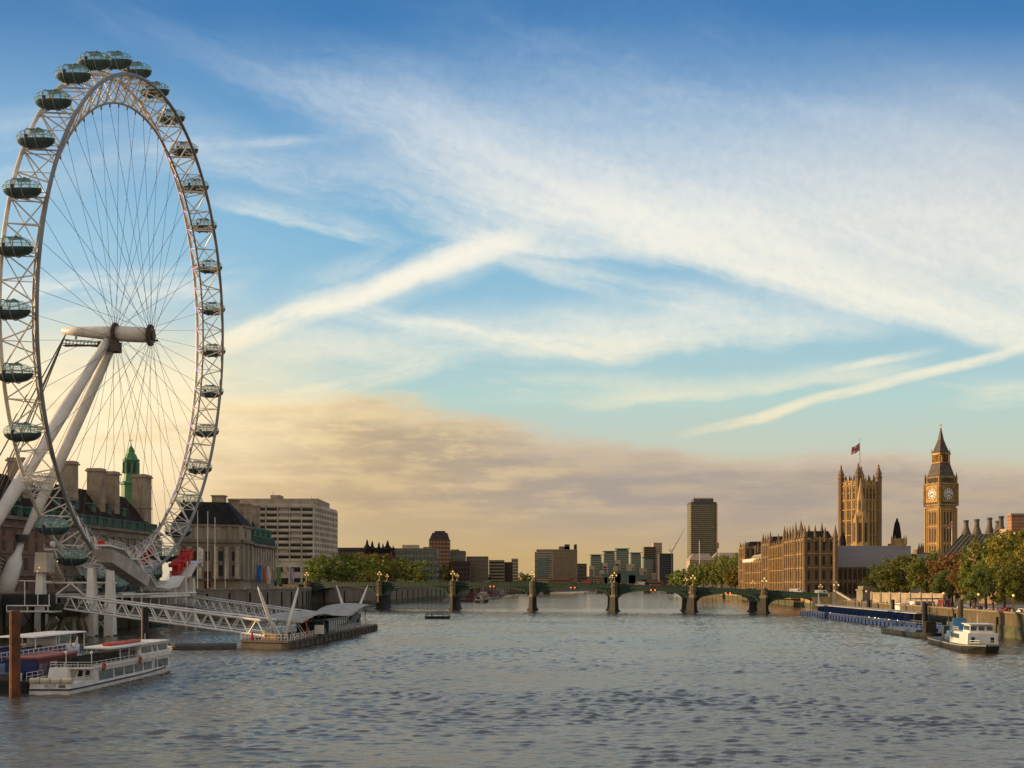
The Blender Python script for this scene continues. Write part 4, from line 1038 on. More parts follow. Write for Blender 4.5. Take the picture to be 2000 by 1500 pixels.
for x, y in ((5.9, .6), (5.9, -hw+.1)): a.bar((x, y, 2.4), (x, y, 4.0), .05, 4); a.lathe((x, y, 4.0), [(.05, -.05), (.17, .1), (.05, .28)], 7)
a.bar((5.6, -1.4, 1.1), (6.6, -1.4, 2.4), .06, 4); a.bar((5.6, -.6, 1.1), (6.6, -.6, 2.4), .06, 4); a.build('lamp_posts', bw, tour, world=False)
a = MB(); a.box(4.2, 5.6, -.2, 2.0, 1.1, 2.5, top=(.4, .1)); a.build('white_locker', bw, tour, world=False)
pane_local(tour, (.28, .0, .86), .06, 1.2, .4, mat('worn_name_plate', (.55, .53, .56), .6, var=.5, scale=3, col2=(.2, .18, .3)), 'name_plate'); pane_local(tour, (.28, -1.25, .86), .06, .7, .3, M['grey'], 'vent_panel')
b = MB(); b.lathe((0, 0, 0), [(.12, -.03), (.12, .03)], 8); b.v = [(.12+z, 1.2+x, .25+y) for x, y, z in b.v]; b.build('exhaust_port', M['black'], tour, world=False)

blueb = thing('blue_boat', 'blue and white passenger boat with flat canopy behind the barge', 'boat', (-61.5, 126, 0), R(89.5), 'boats moored at the left bank')
LW, WW = 41.0, 6.2; h2 = WW/2
hull(LW, WW, -.5, 2.55, .9, .26).build('hull', mat('pale_blue_white_hull', (.42, .52, .66), .45, var=.25, scale=.5, col2=(.62, .66, .70)), blueb, world=False)
a = MB(); a.box(1, 33, -h2+.05, h2-.05, 2.55, 2.75); a.box(32, 38.5, -h2*.62, h2*.62, 2.6, 2.8); a.build('upper_deck', M['blue'], blueb, world=False)
for y in (-h2+.5, h2-.5, 0):
    a = MB(); a.box(2, 30, y-.35, y+.35, 3.0, 3.15); a.box(2, 30, y-.1, y+.1, 3.1, 3.7)
    for k in range(14): a.box(2.3+2*k, 2.45+2*k, y-.3, y+.3, 2.75, 3.0)
    a.build('bench', M['blue'], blueb, world=False)
lrail(blueb, [((1, -h2+.1, 2.75), (31, -h2+.1, 2.75)), ((1, h2-.1, 2.75), (31, h2-.1, 2.75)), ((33, -h2*.9, 2.9), (40, -.5, 3.3)), ((33, h2*.9, 2.9), (40, .5, 3.3))], 1.0, 1.5, r=.05)
a = MB(); a.box(20.5, 38, -h2+.5, h2-.5, 5.05, 5.2, top=(.3, .2)); a.build('flat_canopy', bw, blueb, world=False)
a = MB()
for x in (21, 28.5, 37.3):
    for y in (-h2+.7, h2-.7): a.bar((x, y, 2.75), (x, y, 5.1), .08, 4)
a.build('canopy_posts', bw, blueb, world=False)
a = MB(); a.box(28.7, 34, -1.9, 1.9, 2.75, 3.8); a.box(28.7, 29.0, -1.9, 1.9, 3.7, 5.0); a.box(33.6, 33.9, -1.9, -1.3, 3.7, 5.0); a.build('wheelhouse', bw, blueb, world=False)
a = MB(); a.box(29.1, 33.5, -1.85, 1.85, 3.8, 4.95); a.build('wheelhouse_glass', tint, blueb, world=False)
a = MB(); a.box(35, 36.2, -1.2, -.2, 2.8, 3.6); a.build('red_box', M['red'], blueb, world=False)
a = MB(); a.tube([(40.3+.45*math.cos(2*PI*k/12), -1.0+.45*math.sin(2*PI*k/12), 1.6) for k in range(12)], .16, 5, closed=True); a.tube([(40.9, 0, .9), (40.9, 0, 1.3)], .5, 10); a.build('bow_fender', bw, blueb, world=False)
# word painted along the side (only its first letters show)
teal = mat('teal_lettering', (.05, .22, .24), .6)
for k in range(3):
    pane_local(blueb, (19.2-k*.8, -h2-.02, 1.6), .1, .06, .7, teal, 'side_lettering'); pane_local(blueb, (19.4-k*.8, -h2-.02, 1.9), .4, .06, .12, teal, 'side_lettering')

barge = thing('pier_barge', 'black barge carrying a blue hut with dark red roof', 'barge', (-54.3, 126.8, 0), R(90), 'boats moored at the left bank')
a = MB(); a.box(0, 24, -2.6, 3.0, -.6, 1.25); a.box(-.15, 24.1, -2.75, 3.1, .95, 1.15); a.build('barge_hull', M['black'], barge, world=False)
a = MB(); a.box(5.2, 17.4, -1.55, 2.0, 1.25, 3.35); a.build('blue_hut', M['blue'], barge, world=False)
a = MB(); a.box(4.9, 17.8, -1.75, 2.1, 3.3, 3.5, top=(.1, .3)); a.build('roof', M['redroof'], barge, world=False)
a = MB()
for k in range(8): a.box(5.6+k*1.45, 6.8+k*1.45, -1.62, -1.54, 1.35, 2.75)
a.build('hut_shutter', mat('rain_streaked_panel', (.28, .28, .33), .7, var=.5, scale=1.2, col2=(.16, .03, .03), stretch=(1, 1, .3)), barge, world=False)
a = MB(); a.box(5.3, 17.2, -1.6, -1.53, 2.75, 3.28); a.build('red_fascia', M['redroof'], barge, world=False)
lrail(barge, [((.3, -2.4, 1.25), (4.8, -2.4, 1.25)), ((18, -2.4, 1.25), (23.6, -2.4, 1.25))], .9, 1.2)
a = MB(); a.tube([(.6, -1.6, 1.25), (.6, -1.6, 1.9)], .16, 8); a.tube([(.6, -1.6, 1.9), (.6, -1.6, 2.1)], .2, 8); a.build('bollard', bw, barge, world=False)
a = MB(); a.box(.8, 4, -.6, 2.6, 1.25, 2.0); a.build('deck_machinery', M['dark'], barge, world=False)

raft = thing('river_raft', 'small dark railed raft moored alone in midstream', 'raft', (wx(855, 400), 400, 0), R(-2))
a = MB(); a.box(-4.1, 4.1, -2, 2, -.4, .75); a.box(-4.25, 4.25, -2.1, 2.1, .55, .7); a.build('float', M['black'], raft, world=False)
lrail(raft, [((-3.9, -1.9, .75), (3.9, -1.9, .75)), ((-3.9, 1.9, .75), (3.9, 1.9, .75)), ((-3.9, -1.9, .75), (-3.9, 1.9, .75)), ((3.9, -1.9, .75), (3.9, 1.9, .75))], 1.1, 1.9, M['dark'], .07)
a = MB()
for x in (-2, 1.7): a.tube([(x, 0, .7), (x, 0, 2.3)], .13, 6)
a.build('mooring_post', M['dark'], raft, world=False)

# boats moored beyond the bridge
def small_boat(px, D, L, W, rz, hm, cm, label, cab=(.25, .75), two=True):
    t = thing('moored_boat', label, 'boat', (wx(px, D), D, 0), R(rz), 'boats moored beyond the bridge')
    hull(L, W, -.4, 1.3, .8, .3, n=10).build('hull', hm, t, world=False)
    a = MB(); x0, x1 = L*cab[0], L*cab[1]; a.box(x0, x1, -W*.4, W*.4, 1.3, 3.7, top=(.2, .1)); a.box(x0-.5, x1+.4, -W*.45, W*.45, 3.7, 3.95)
    a.build('cabin', cm, t, world=False)
    for sy in (-1, 1): lwin(t, x0+.6, x1-.6, sy*(W*.4-.02), 2.1, 3.2, 5, .75, tint)
    if two:
        a = MB(); a.box(L*.42, L*.62, -W*.3, W*.3, 3.95, 5.9, top=(.2, .15)); a.bar((L*.5, 0, 5.9), (L*.5, 0, 9), .09, 4); a.build('wheelhouse', cm, t, world=False)
dk = mat('dark_boat_paint', (.06, .05, .055), .5, var=.3); gw = mat('grey_white_boat', (.36, .33, .31), .5, var=.3); mar = mat('maroon_boat', (.12, .03, .035), .5, var=.3)
for (px, D, L, W, rz, hm, cm, lb) in ((872, 800, 26, 6, 80, gw, gw, 'grey moored boat showing left of the second pier'), (908, 760, 30, 7, 70, dk, mar, 'maroon moored boat just right of the second pier'), (928, 745, 16, 5.5, -60, dk, gw, 'black hulled boat in front of the moored group'), (932, 830, 30, 7, 75, gw, gw, 'pale moored boat behind the black hulled boat'),
    (946, 900, 28, 7, 70, gw, mar, 'pale hulled boat with maroon cabin in the group'), (954, 1010, 30, 7, 72, dk, dk, 'dark moored boat near the end of the group'), (963, 1120, 32, 7, 72, mat('blue_grey_boat', (.07, .10, .13), .5), gw, 'blue grey moored boat farthest up the river'), (972, 1200, 24, 6, 72, dk, gw, 'small dark boat last beside the far bank')):
    small_boat(px, D, L, W, rz, hm, cm, lb)

small_boat(1732, 372, 34, 5.5, -93, mat('royal_blue_hull', (.02, .06, .22), .4), bw, 'white and blue passenger boat moored behind the landing pontoon', (.12, .85))
# right side: long dark pontoon, tug with white cabins, dumb barge
rp = thing('landing_pontoon', 'long dark landing pontoon with flat roof along the right bank', 'pier', (105, 360, 0))
def rpx(y, o=0.0): return 101.0+(y-280)*.052+o
mb = MB(); mb.prism([(rpx(278), 278), (rpx(278, 8), 278), (rpx(452, 8), 452), (rpx(452), 452)], -.5, 1.25); ribs(mb, (rpx(452), 452), (rpx(278), 278), .0, 1.1, 40, .3, .15); mb.build('pontoon_hull', mat('flare_blue_pontoon', (.025, .065, .20), .6, var=.3), rp)  # blue lens flare tint put into the hull colour
mb = MB(); mb.prism([(rpx(300, -.1), 300), (rpx(300, 5), 300), (rpx(425, 5), 425), (rpx(425, -.1), 425)], 4.05, 4.3); mb.build('flat_roof', mat('pale_grey_roof_edge', (.36, .35, .33), .6), rp)
mb = MB(); mb.prism([(rpx(302, .6), 302), (rpx(302, 4.5), 302), (rpx(422, 4.5), 422), (rpx(422, .6), 422)], 1.25, 2.0); mb.prism([(rpx(306, 2.6), 306), (rpx(306, 4.5), 306), (rpx(418, 4.5), 418), (rpx(418, 2.6), 418)], 2.0, 4.05); mb.build('waiting_room', mat('flare_blue_cabin', (.025, .055, .17), .5), rp)  # cabin colour carries the same blue flare tint
for k in range(20): pane(rp, (rpx(306+k*5.7, .75), 306+k*5.7, 2.9), .12, 4.4, 1.7, bgl, 'glazing_panel', PI/2-.052)
mb = MB()
for k in range(21): y = 303+k*5.8; mb.bar((rpx(y, .3), y, 1.25), (rpx(y, .3), y, 4.1), .08, 4)
for h in (.55, 1.1): mb.tube([(rpx(y, .15), y, 1.25+h) for y in (280, 360, 450)], .05, 4)
for k in range(58): y = 280+k*3; mb.bar((rpx(y, .15), y, 1.25), (rpx(y, .15), y, 2.35), .05, 4)
mb.build('railing', mat('railing_grey', (.30, .30, .30), .5), rp)
wl_ = mat('lit_deck_lamp', (1.0, .86, .62), .4, emit=2.0)
for y in (318, 327, 338, 342, 349, 402): pane(rp, (rpx(y, .2), y, 2.05), .12, .5, .45, wl_, 'deck_lamp')
mb = MB(); mb.bar((rpx(430, 2), 430, 1.25), (rpx(430, 2), 430, 8.2), .1, 5, ); mb.prism([(rpx(430, 2), 430), (rpx(430, 3.2), 430), (rpx(430, 2), 430.2)], 3.5, 7.6, [(rpx(430, 2), 430), (rpx(430, 2.1), 430), (rpx(430, 2), 430.1)]); mb.build('furled_sunshade', bw, rp)
for i, (px, D, yt, r, mt) in enumerate(((1632, 420, 1135, .22, M['grey']), (1652, 408, 1172, .2, M['grey']), (1670, 396, 1172, .2, M['grey']), (1683, 386, 1172, .2, M['grey']), (1702, 372, 1172, .2, M['grey']), (1697, 378, 1173, .85, M['black']), (1744, 345, 1172, .55, M['black']), (1806, 300, 1178, .75, M['black']), (1876, 262, 1172, .62, mat('brown_pile', (.10, .08, .055), .8)))):
    a = MB(); z1 = wz(yt, D); a.lathe((0, 0, 0), [(r, -1.5), (r, z1*.3), (r*.97, z1*.31), (r*.97, z1), (r*.5, z1+.2)], 10); o = a.build('pontoon_pile', mt); o.location = (wx(px, D), D, 0)
    tag(o, 'thin grey' .replace('thin', ['tall thin', 'thin', 'thin', 'thin', 'thin'][i])+' guide post behind the landing pontoon, '+ORD[i]+' from the bridge' if i < 5 else ['thick black pile behind the middle of the landing pontoon', 'black pile between the pontoon middle and its near end', 'thick black pile at the near end of the pontoon', 'tall brown pile standing behind the work boat'][i-5], 'pile', 'posts and piles at the landing pontoon')
tugm = mat('tug_black_hull', (.02, .022, .02), .5, var=.3)
tug = thing('work_boat', 'black hulled work boat with white two level cabin and blue crane', 'boat', (85.7, 237.5, 0), R(-99.5))
hull(40, 6.4, -.4, 1.15, .35, .12, stern=.8).build('hull', tugm, tug, world=False)
stripe(40, 6.4, .9, 1.08, .35, .12, stern=.8).build('rubbing_strake', mat('pale_strake', (.30, .29, .26), .7), tug, world=False)
# the cabin stands towards the near end (+x local)
a = MB(); a.box(22, 37.2, -2.5, 2.5, 1.15, 3.3, top=(.1, .12)); a.build('deckhouse', bw, tug, world=False)
a = MB(); a.box(30.5, 36.2, -1.9, 1.9, 3.3, 4.7, top=(.2, .15)); a.box(30.2, 36.5, -2.1, 2.1, 4.7, 4.85); a.bar((33, 0, 4.8), (33, 0, 6.4), .06, 4); a.build('wheelhouse', bw, tug, world=False)
for sy in (-1, 1): lwin(tug, 22.6, 30.2, sy*2.46, 2.1, 2.9, 6, .7, tint); lwin(tug, 31, 35.8, sy*1.84, 3.7, 4.45, 3, .8, tint)
for y in (-1.3, 0, 1.3): pane_local(tug, (36.1, y, 4.1), .12, .95, .75, tint)
for y in (-1.6, 1.5): pane_local(tug, (37.18, y, 2.2), .1, .55, .9, M['glass'], 'door')
lrail(tug, [((37.6, -2.3, 1.3), (39.2, -1, 1.4)), ((37.6, 2.3, 1.3), (39.2, 1, 1.4)), ((22, -2.5, 3.3), (30, -2.5, 3.3)), ((22, 2.5, 3.3), (30, 2.5, 3.3)), ((39.2, -1, 1.4), (39.2, 1, 1.4))], .8, 1.0)
a = MB(); a.tube([(17, -1, 1.1), (17, -1, 3.0)], 1.1, 10); a.bar((17, -1, 3.0), (20, -.2, 5.0), .5, 6); a.box(18.6, 21.0, -1.6, .8, 3.2, 5.4, top=(.2, .2)); a.build('blue_crane', mat('sky_blue_paint', (.06, .25, .42), .5, var=.25), tug, world=False)
a = MB(); a.tube([(10, .8, 1.2), (10, .8, 2.6)], .8, 8); a.build('deck_winch', M['dark'], tug, world=False); a = MB(); a.tube([(12.4, -1, 1.2), (12.4, -1, 2.2)], .7, 8); a.build('deck_winch', M['dark'], tug, world=False); a = MB(); a.box(6.5, 8.2, -1, .5, 1.2, 3.6); a.bar((7.5, 0, 3.4), (8, 0, 6.5), .12, 5); a.build('deck_gear', M['dark'], tug, world=False)
a = MB(); a.tube([(13.5, .8, 1.2), (13.5, .8, 2.4)], .55, 8); a.build('red_drum', M['red'], tug, world=False)
a = MB(); a.box(14, 19, .4, 2.2, 1.2, 2.4, top=(.3, .5)); a.build('ochre_cover', mat('ochre_cover', (.30, .17, .05), .8), tug, world=False)
brg = thing('dumb_barge', 'flat black barge lying between pontoon and work boat', 'barge', (90.5, 284, 0), R(-92))
hull(36, 5.5, -.4, 1.1, .3, .15, stern=.85).build('hull', tugm, brg, world=False)
a = MB(); a.box(4, 26, -2.1, 2.1, 1.1, 1.7, top=(.3, .4)); a.build('hatch_cover', M['dark'], brg, world=False)
a = MB(); a.box(28, 30.5, -1.2, 1.2, 1.1, 3.6, top=(.2, .2)); a.bar((29, 0, 3.5), (29, 0, 7.6), .08, 5); a.build('wheelhouse', M['wood'], brg, world=False)

# ------------------------------------------------------------------ the green arched road bridge
bridge = thing('arched_bridge', 'green painted iron bridge of seven low arches across the river', 'bridge', (8.9, 516, 0), 0)
SLB = -.5; BD = Vector((1, SLB, 0)).normalized(); BN = Vector((.03, 1, 0)).normalized(); BRZ = math.atan2(SLB, 1)
def bpt(px, off=0.0, z=0.0):
    k = (px-1000)/F; y = 521/(1+.5*k); p = Vector((k*y, y, 0))+BN*off; p.z = z; return p
PPX = [742, 885, 1040, 1200, 1353, 1492]; EPX = [605, 1628]
PARP = [(560, 1137.5), (605, 1137), (742, 1136.5), (885, 1136), (1040, 1137), (1200, 1140), (1353, 1146), (1492, 1152), (1628, 1160), (1660, 1162)]
def par_z(px):
    for (a, ya), (b, yb) in zip(PARP, PARP[1:]):
        if px <= b: y = ya+(yb-ya)*(px-a)/(b-a); return wz(y, bpt(px).y)
    return wz(PARP[-1][1], bpt(px).y)
def px_of(p): return 1000+F*p.x/p.y
BW = 24.0; HP = 1.8
stops = [EPX[0]]+PPX+[EPX[1]]
bg2 = mat('bridge_green_light', (.017, .055, .032), .5, var=.2, scale=.3)
for i in range(7):
    pl, pr = bpt(stops[i]), bpt(stops[i+1])
    L = (pr-pl).length; n = 22
    zl, zr = 6.0 if i else 6.0, 6.0
    lo = []; hi = []
    for k in range(n+1):
        f = k/n; p = pl.lerp(pr, HP/L+(1-2*HP/L)*f); zp = par_z(px_of(p)); u = 2*f-1
        zc = par_z(px_of((pl+pr)/2))-2.35; zs = min(6.2, zc-3.2)
        lo.append((p, zs+(zc-zs)*math.sqrt(max(0, 1-abs(u)**2.3)))); hi.append((p, zp-1.45))
    for nm, o0, o1, mt in (('arch_rib', -.25, .35, bg2),):
        a = MB()
        vs = []
        for (p, z) in lo:
            for o, dz in ((o0, 0), (o1, 0), (o1, .75), (o0, .75)): q = p+BN*o; vs.append((q.x, q.y, z+dz))
        a.add(vs, [(k*4+j, k*4+(j+1) % 4, k*4+4+(j+1) % 4, k*4+4+j) for k in range(n) for j in range(4)]); a.build(nm, mt, bridge)
    a = MB(); vs = []
    for (p, z), (p2, zt_) in zip(lo, hi):
        for o, zz in ((0, z), (BW, z), (BW, zt_), (0, zt_)): q = p+BN*o; vs.append((q.x, q.y, max(zz, z+.02)))
    a.add(vs, [(k*4+j, k*4+(j+1) % 4, k*4+4+(j+1) % 4, k*4+4+j) for k in range(n) for j in range(4)]); 
    # spandrel struts
    for k in range(1, n):
        (p, z), (p2, zt_) = lo[k], hi[k]
        if zt_-z > 1.2: q = p+BN*-.05; a.cbox((q.x, q.y, (z+zt_)/2), .22, .25, zt_-z-.4, BRZ)
    a.build('arch_span', M['bgreen'], bridge)
    c = (pl+pr)/2
    if 1 < i < 6:
        zc = par_z(px_of(c))-2.0
        for s in (-.9, .9):
            q = c+BD*s-BN*.4; MB().lathe((q.x, q.y, zc), [(.05, -.32), (.34, 0), (.05, .32)], 8).build('navigation_light', M['tail'], bridge)
# deck, parapets
xs = [stops[0]-30+k*(stops[-1]+26-stops[0]+30)/60 for k in range(61)]
def strip(o0, o1, d0, d1, name, mt):
    a = MB(); vs = []
    for px in xs:
        z = par_z(px)
        for o, d in ((o0, d0), (o1, d0), (o1, d1), (o0, d1)): q = bpt(px, o); vs.append((q.x, q.y, z-d))
    n = len(xs)
    a.add(vs, [(k*4+j, k*4+(j+1) % 4, k*4+4+(j+1) % 4, k*4+4+j) for k in range(n-1) for j in range(4)]+[(0, 1, 2, 3), ((n-1)*4+3, (n-1)*4+2, (n-1)*4+1, (n-1)*4)])
    a.build(name, mt, bridge)
strip(-.1, BW+.1, 2.0, 1.2, 'road_deck', mat('asphalt', (.05, .05, .05), .9))
strip(-.45, .1, 1.9, 1.45, 'fascia', bg2); strip(-.3, 0, 1.44, .12, 'parapet', M['bgreen']); strip(-.42, .12, .12, 0, 'parapet_rail', bg2); strip(BW-.1, BW+.2, 1.4, 0, 'parapet', M['bgreen'])
a = MB()
for k in range(150):
    px = stops[0]+(stops[-1]-stops[0])*k/149; q = bpt(px, -.32); z = par_z(px); a.cbox((q.x, q.y, z-.78), .3, .12, 1.1, BRZ)
a.build('parapet_tracery', bg2, bridge, kind='stuff')
pst = mat('pier_granite', (.16, .13, .08), .9, var=.3, scale=.3, stretch=(1, 1, .4))
pdark = mat('wet_pier_granite', (.024, .021, .016), .8, var=.4, scale=.5, col2=(.014, .016, .010))
def pier_shape(c, zs, h0, h1, ws):
    vs = []; n = 0
    for z, w_ in zip(zs, ws):
        ring = [(-w_, 0), (-w_*.7, -2.0-w_*.35), (0, -3.2-w_*.5), (w_*.7, -2.0-w_*.35), (w_, 0), (w_, BW), (w_*.7, BW+2+w_*.35), (0, BW+3.2+w_*.5), (-w_*.7, BW+2+w_*.35), (-w_, BW)]
        for u, v in ring: q = c+BD*u+BN*v; vs.append((q.x, q.y, z))
    m = len(zs)
    return vs, [(i*10+k, i*10+(k+1) % 10, i*10+10+(k+1) % 10, i*10+10+k) for i in range(m-1) for k in range(10)]+[tuple(range(10))[::-1], tuple(range((m-1)*10, m*10))]
lamp_z = []
for i, px in enumerate(PPX):
    c = bpt(px); zp = par_z(px)
    a = MB(); a.add(*pier_shape(c, [-2, .3, .7, 2, 6.0], 0, 0, [2.9, 2.8, 2.1, 1.85, 1.65])); p_ = a.build('pier', pdark, bridge)
    a = MB(); a.add(*pier_shape(c, [6.0, 6.6, 7.2], 0, 0, [1.9, 1.9, 1.4])); a.build('pier_cap', pst, p_)
    for o in (-1.1, BW+1.1):
        q = c+BN*o; a = MB(); a.lathe((q.x, q.y, 0), [(1.5, 7.0), (1.3, 7.4), (1.3, zp-1.6), (1.6, zp-1.5), (1.6, zp-1.2), (1.3, zp-1.1), (1.3, zp+.1), (1.5, zp+.2), (1.5, zp+.45), (.5, zp+.6)], 8, PI/8+BRZ); a.build('pier_turret', pst, p_)
for px, w_, dp in ((592, 4.5, 0), (1640, 4.2, 0)):
    c = bpt(px); zp = par_z(px); a = MB(); q = c+BN*(BW/2); a.cbox((q.x, q.y, (zp-3)/2), 9.5, BW+5, zp+1, BRZ)
    for o in (-1.2, BW+1.2): q = c+BN*o+BD*(3 if px < 1000 else -3); a.lathe((q.x, q.y, 0), [(1.8, 2), (1.8, zp-1.3), (2.1, zp-1.2), (2.1, zp-.9), (1.7, zp-.8), (1.7, zp+.4), (2, zp+.5), (.5, zp+.8)], 8)
    a.build('abutment', pst, bridge)
# triple lanterns on the piers
lampm = mat('lamp_post_green_gold', (.16, .15, .06), .45, metal=.3, var=.2)
def make_lamp():
    t = thing('bridge_lamp', '', 'street lamp', (0, 0, 0), 0, 'triple lanterns on the bridge')
    a = MB(); a.lathe((0, 0, 0), [(.5, 0), (.45, .5), (.2, .7), (.14, 2.2), (.24, 2.4), (.1, 2.7), (.07, 3.5), (.16, 3.6)], 8)
    for s in (-1, 1): a.tube([(0, 0, 2.2), (s*.5, 0, 2.0), (s*.85, 0, 2.35), (s*.85, 0, 2.6)], .08, 5)
    a.build('post', lampm, t, world=False)
    for x, z in ((0, 3.6), (-.85, 2.6), (.85, 2.6)):
        g = MB(); g.lathe((x, 0, z), [(.16, 0), (.30, .25), (.27, .6), (.12, .75)], 8); g.build('lantern', M['lamp'], t, world=False)
        g = MB(); g.lathe((x, 0, z), [(.34, .68), (.30, .75), (.1, .98), (.03, 1.2)], 8); g.build('lantern_cap', lampm, t, world=False)
    return t
lamp0 = None
spots = [(600, 'left abutment')]+[(p, ORD[i]+' pier from the left') for i, p in enumerate(PPX)]+[(1632, 'right abutment')]
for px, nm in spots:
    for o, side in ((-1.1, 'near'), (BW+1.1, 'far')):
        p = bpt(px, o, par_z(px)+.55); lb = 'triple globe bridge lamp on the '+side+' side at the '+nm
        if lamp0 is None: lamp0 = make_lamp(); q = lamp0; q.location = p; q.rotation_euler = (0, 0, BRZ); q['label'] = lb
        else: q = dup(lamp0, p, BRZ, None, lb)
    q.scale = (.75, .75, .75)
        
# vehicles
def vehicle(kind, L, W, H, mt, label, cat, p, rz, group):
    t = thing(kind, label, cat, p, rz, group); g = .32
    a = MB()
    if kind == 'parked_car' or kind == 'car':
        prof = [(-L/2, .35), (L/2, .35), (L/2, .8), (L*.28, .95), (L*.14, H), (-L*.26, H), (-L*.42, .98), (-L/2, .9)]
    elif kind == 'delivery_van':
        prof = [(-L/2, .35), (L/2, .35), (L/2, 1.0), (L*.38, 1.2), (L*.26, H), (-L/2, H)]
    else:
        prof = [(-L/2, .35), (L/2, .35), (L/2, 1.0), (L*.49, H), (-L*.49, H)]
    a.slab(prof, (0, W/2, 0), (1, 0, 0), (0, -W, 0)); a.build('body', mt, t, world=False)
    gl_ = M['glass']
    for s in (-1, 1):
        if kind == 'bus':
            for k in range(7): pane_local(t, (-L*.42+k*L*.13, s*W/2, H*.68), L*.115, .06, H*.26, gl_, 'window')
        elif kind == 'car': pane_local(t, (-L*.06, s*W*.5, H*.83), L*.34, .05, H*.2, gl_, 'window')
        else: pane_local(t, (L*.2, s*W*.5, H*.76), L*.14, .05, H*.24, gl_, 'window')
        for x in (-L*.3, L*.3):
            w_ = MB(); w_.lathe((0, 0, 0), [(.2, -.12), (.33, -.11), (.33, .11), (.2, .12)], 10); w_.v = [(x+a_, s*(W/2-.1)+c_, .33+b_) for a_, b_, c_ in w_.v]; w_.build('wheel', M['black'], t, world=False)
        pane_local(t, (L/2, s*W*.36, .75), .06, .25, .16, M['beam'] if cat != 'parked' else gl_, 'headlight')
    pane_local(t, (L*.30 if kind != 'bus' else L*.492, 0, H*.76), .06, W*.8, H*.25, gl_, 'windscreen')
    return t
vcol = dict(white=bw, red=mat('red_coachwork', (.20, .02, .016), .4), black=mat('black_coachwork', (.015, .015, .017), .35), silver=mat('silver_coachwork', (.35, .35, .36), .35, metal=.3), maroon=mar, blue=mat('blue_coachwork', (.02, .06, .2), .4))
VB = [(1016, 'car', 'black', 20), (1050, 'car', 'red', 6), (1095, 'bus', 'maroon', 18), (1128, 'car', 'silver', 6), (1146, 'delivery_van', 'red', 19), (1232, 'car', 'maroon', 8), (1256, 'delivery_van', 'silver', 18), (1278, 'bus', 'maroon', 19), (1305, 'car', 'black', 6), (1320, 'car', 'red', 18), (1470, 'car', 'black', 6), (1480, 'car', 'silver', 18), (1528, 'car', 'silver', 6), (1562, 'delivery_van', 'white', 6), (1585, 'car', 'black', 17), (1614, 'delivery_van', 'white', 7), (1396, 'car', 'maroon', 8), (950, 'car', 'silver', 7), (905, 'car', 'black', 18), (800, 'car', 'silver', 7)]
seen = {}
for px, kind, c, o in VB:
    L, W, H = dict(car=(4.4, 1.8, 1.5), bus=(11, 2.5, 2.95), delivery_van=(5.4, 2.0, 2.45))[kind]
    nm = dict(car='car', bus='single deck bus', delivery_van='van')[kind]
    i = max(0, sum(1 for q in PPX if q < px)); plc = 'before the first pier' if i == 0 else 'past the sixth pier' if i == 6 else 'between the '+ORD[i-1]+' and '+ORD[i]+' piers'
    key = (kind, c, i); seen[key] = seen.get(key, 0)+1
    lb = ('second ' if seen[key] == 2 else '')+c+' '+nm+' on the bridge '+plc
    if seen[key] == 2: lb = lb+' nearer the palace'
    vehicle(kind, L, W, H, vcol[c], lb, {'bus': 'bus', 'car': 'car', 'delivery_van': 'van'}[kind], bpt(px, o, par_z(px)-1.18), BRZ+(0 if o < 12 else PI), 'vehicles crossing the bridge')

# ------------------------------------------------------------------ gothic palace: river front with turreted pavilions
GR = 4.2
def pinnacle(mb, x, y, z, w_, h, n=4):
    mb.lathe((x, y, z), [(w_, 0), (w_, h*.45), (w_*1.35, h*.47), (w_*1.0, h*.55), (w_*.25, h*.93), (w_*.1, h)], n, PI/4)
def turret(mb, x, y, z0, z1, r, cap, n=8):
    mb.lathe((x, y, 0), [(r, z0), (r, z1-cap*1.1), (r*1.2, z1-cap*1.08), (r*1.2, z1-cap), (r*.95, z1-cap*.98), (r*.9, z1-cap*.78), (r*1.1, z1-cap*.75), (r*.7, z1-cap*.5), (r*.3, z1-cap*.2), (r*.08, z1)], n, PI/8)
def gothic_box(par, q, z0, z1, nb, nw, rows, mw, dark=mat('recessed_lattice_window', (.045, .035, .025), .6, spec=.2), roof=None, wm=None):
    """q: four corners going round (outside on the right hand when walking); nb: bays per shown side (sides 0,1)"""
    a = MB(); a.prism(q[::-1], z0, z1); p = MB(); t = MB(); wn = []
    for s in range(2):
        A, B = q[s], q[(s+1) % 4]
        ribs(p, A, B, z0, z1+1.2, nb[s], nw, .55)
        for k in range(rows+1): course(p, A, B, z0+(z1-z0)*k/rows, .45, .35)
        n = nb[s]*2
        d = Vector((B[0]-A[0], B[1]-A[1], 0)); rz = math.atan2(d.y, d.x)
        for k in range(n):
            c = Vector((A[0], A[1], 0))+d*((k+.5)/n); p.cbox((c.x, c.y, z1+.35), d.length/n*.55, .45, .9, rz)
        rh = (z1-z0)/rows
        for r in range(rows): wall_windows(par, A, B, z0+rh*r+rh*.2, z0+rh*(r+1)-rh*.18, nb[s]*(2 if s else 1), 1, .34, 1, dark)
    a.build('wall', wm or mat('shade_toned_recess_stone', (.20, .135, .075), .9, var=.3, scale=.3, col2=(.13, .09, .05), stretch=(1, 1, .3)), par); p.build('buttress_tracery', mw, par)  # recess shade put into the wall colour; buttresses keep the lighter stone
palace = thing('gothic_palace', 'long honey coloured gothic palace with rows of turrets on the right bank', 'palace', (150, 640, GR))
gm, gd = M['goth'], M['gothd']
FD = Vector((.068, 1, 0)).normalized()
def fr(y, o=0.0): return (148.5+(y-600)*.068+o, y)
def zz(py, y): return wz(py, y)
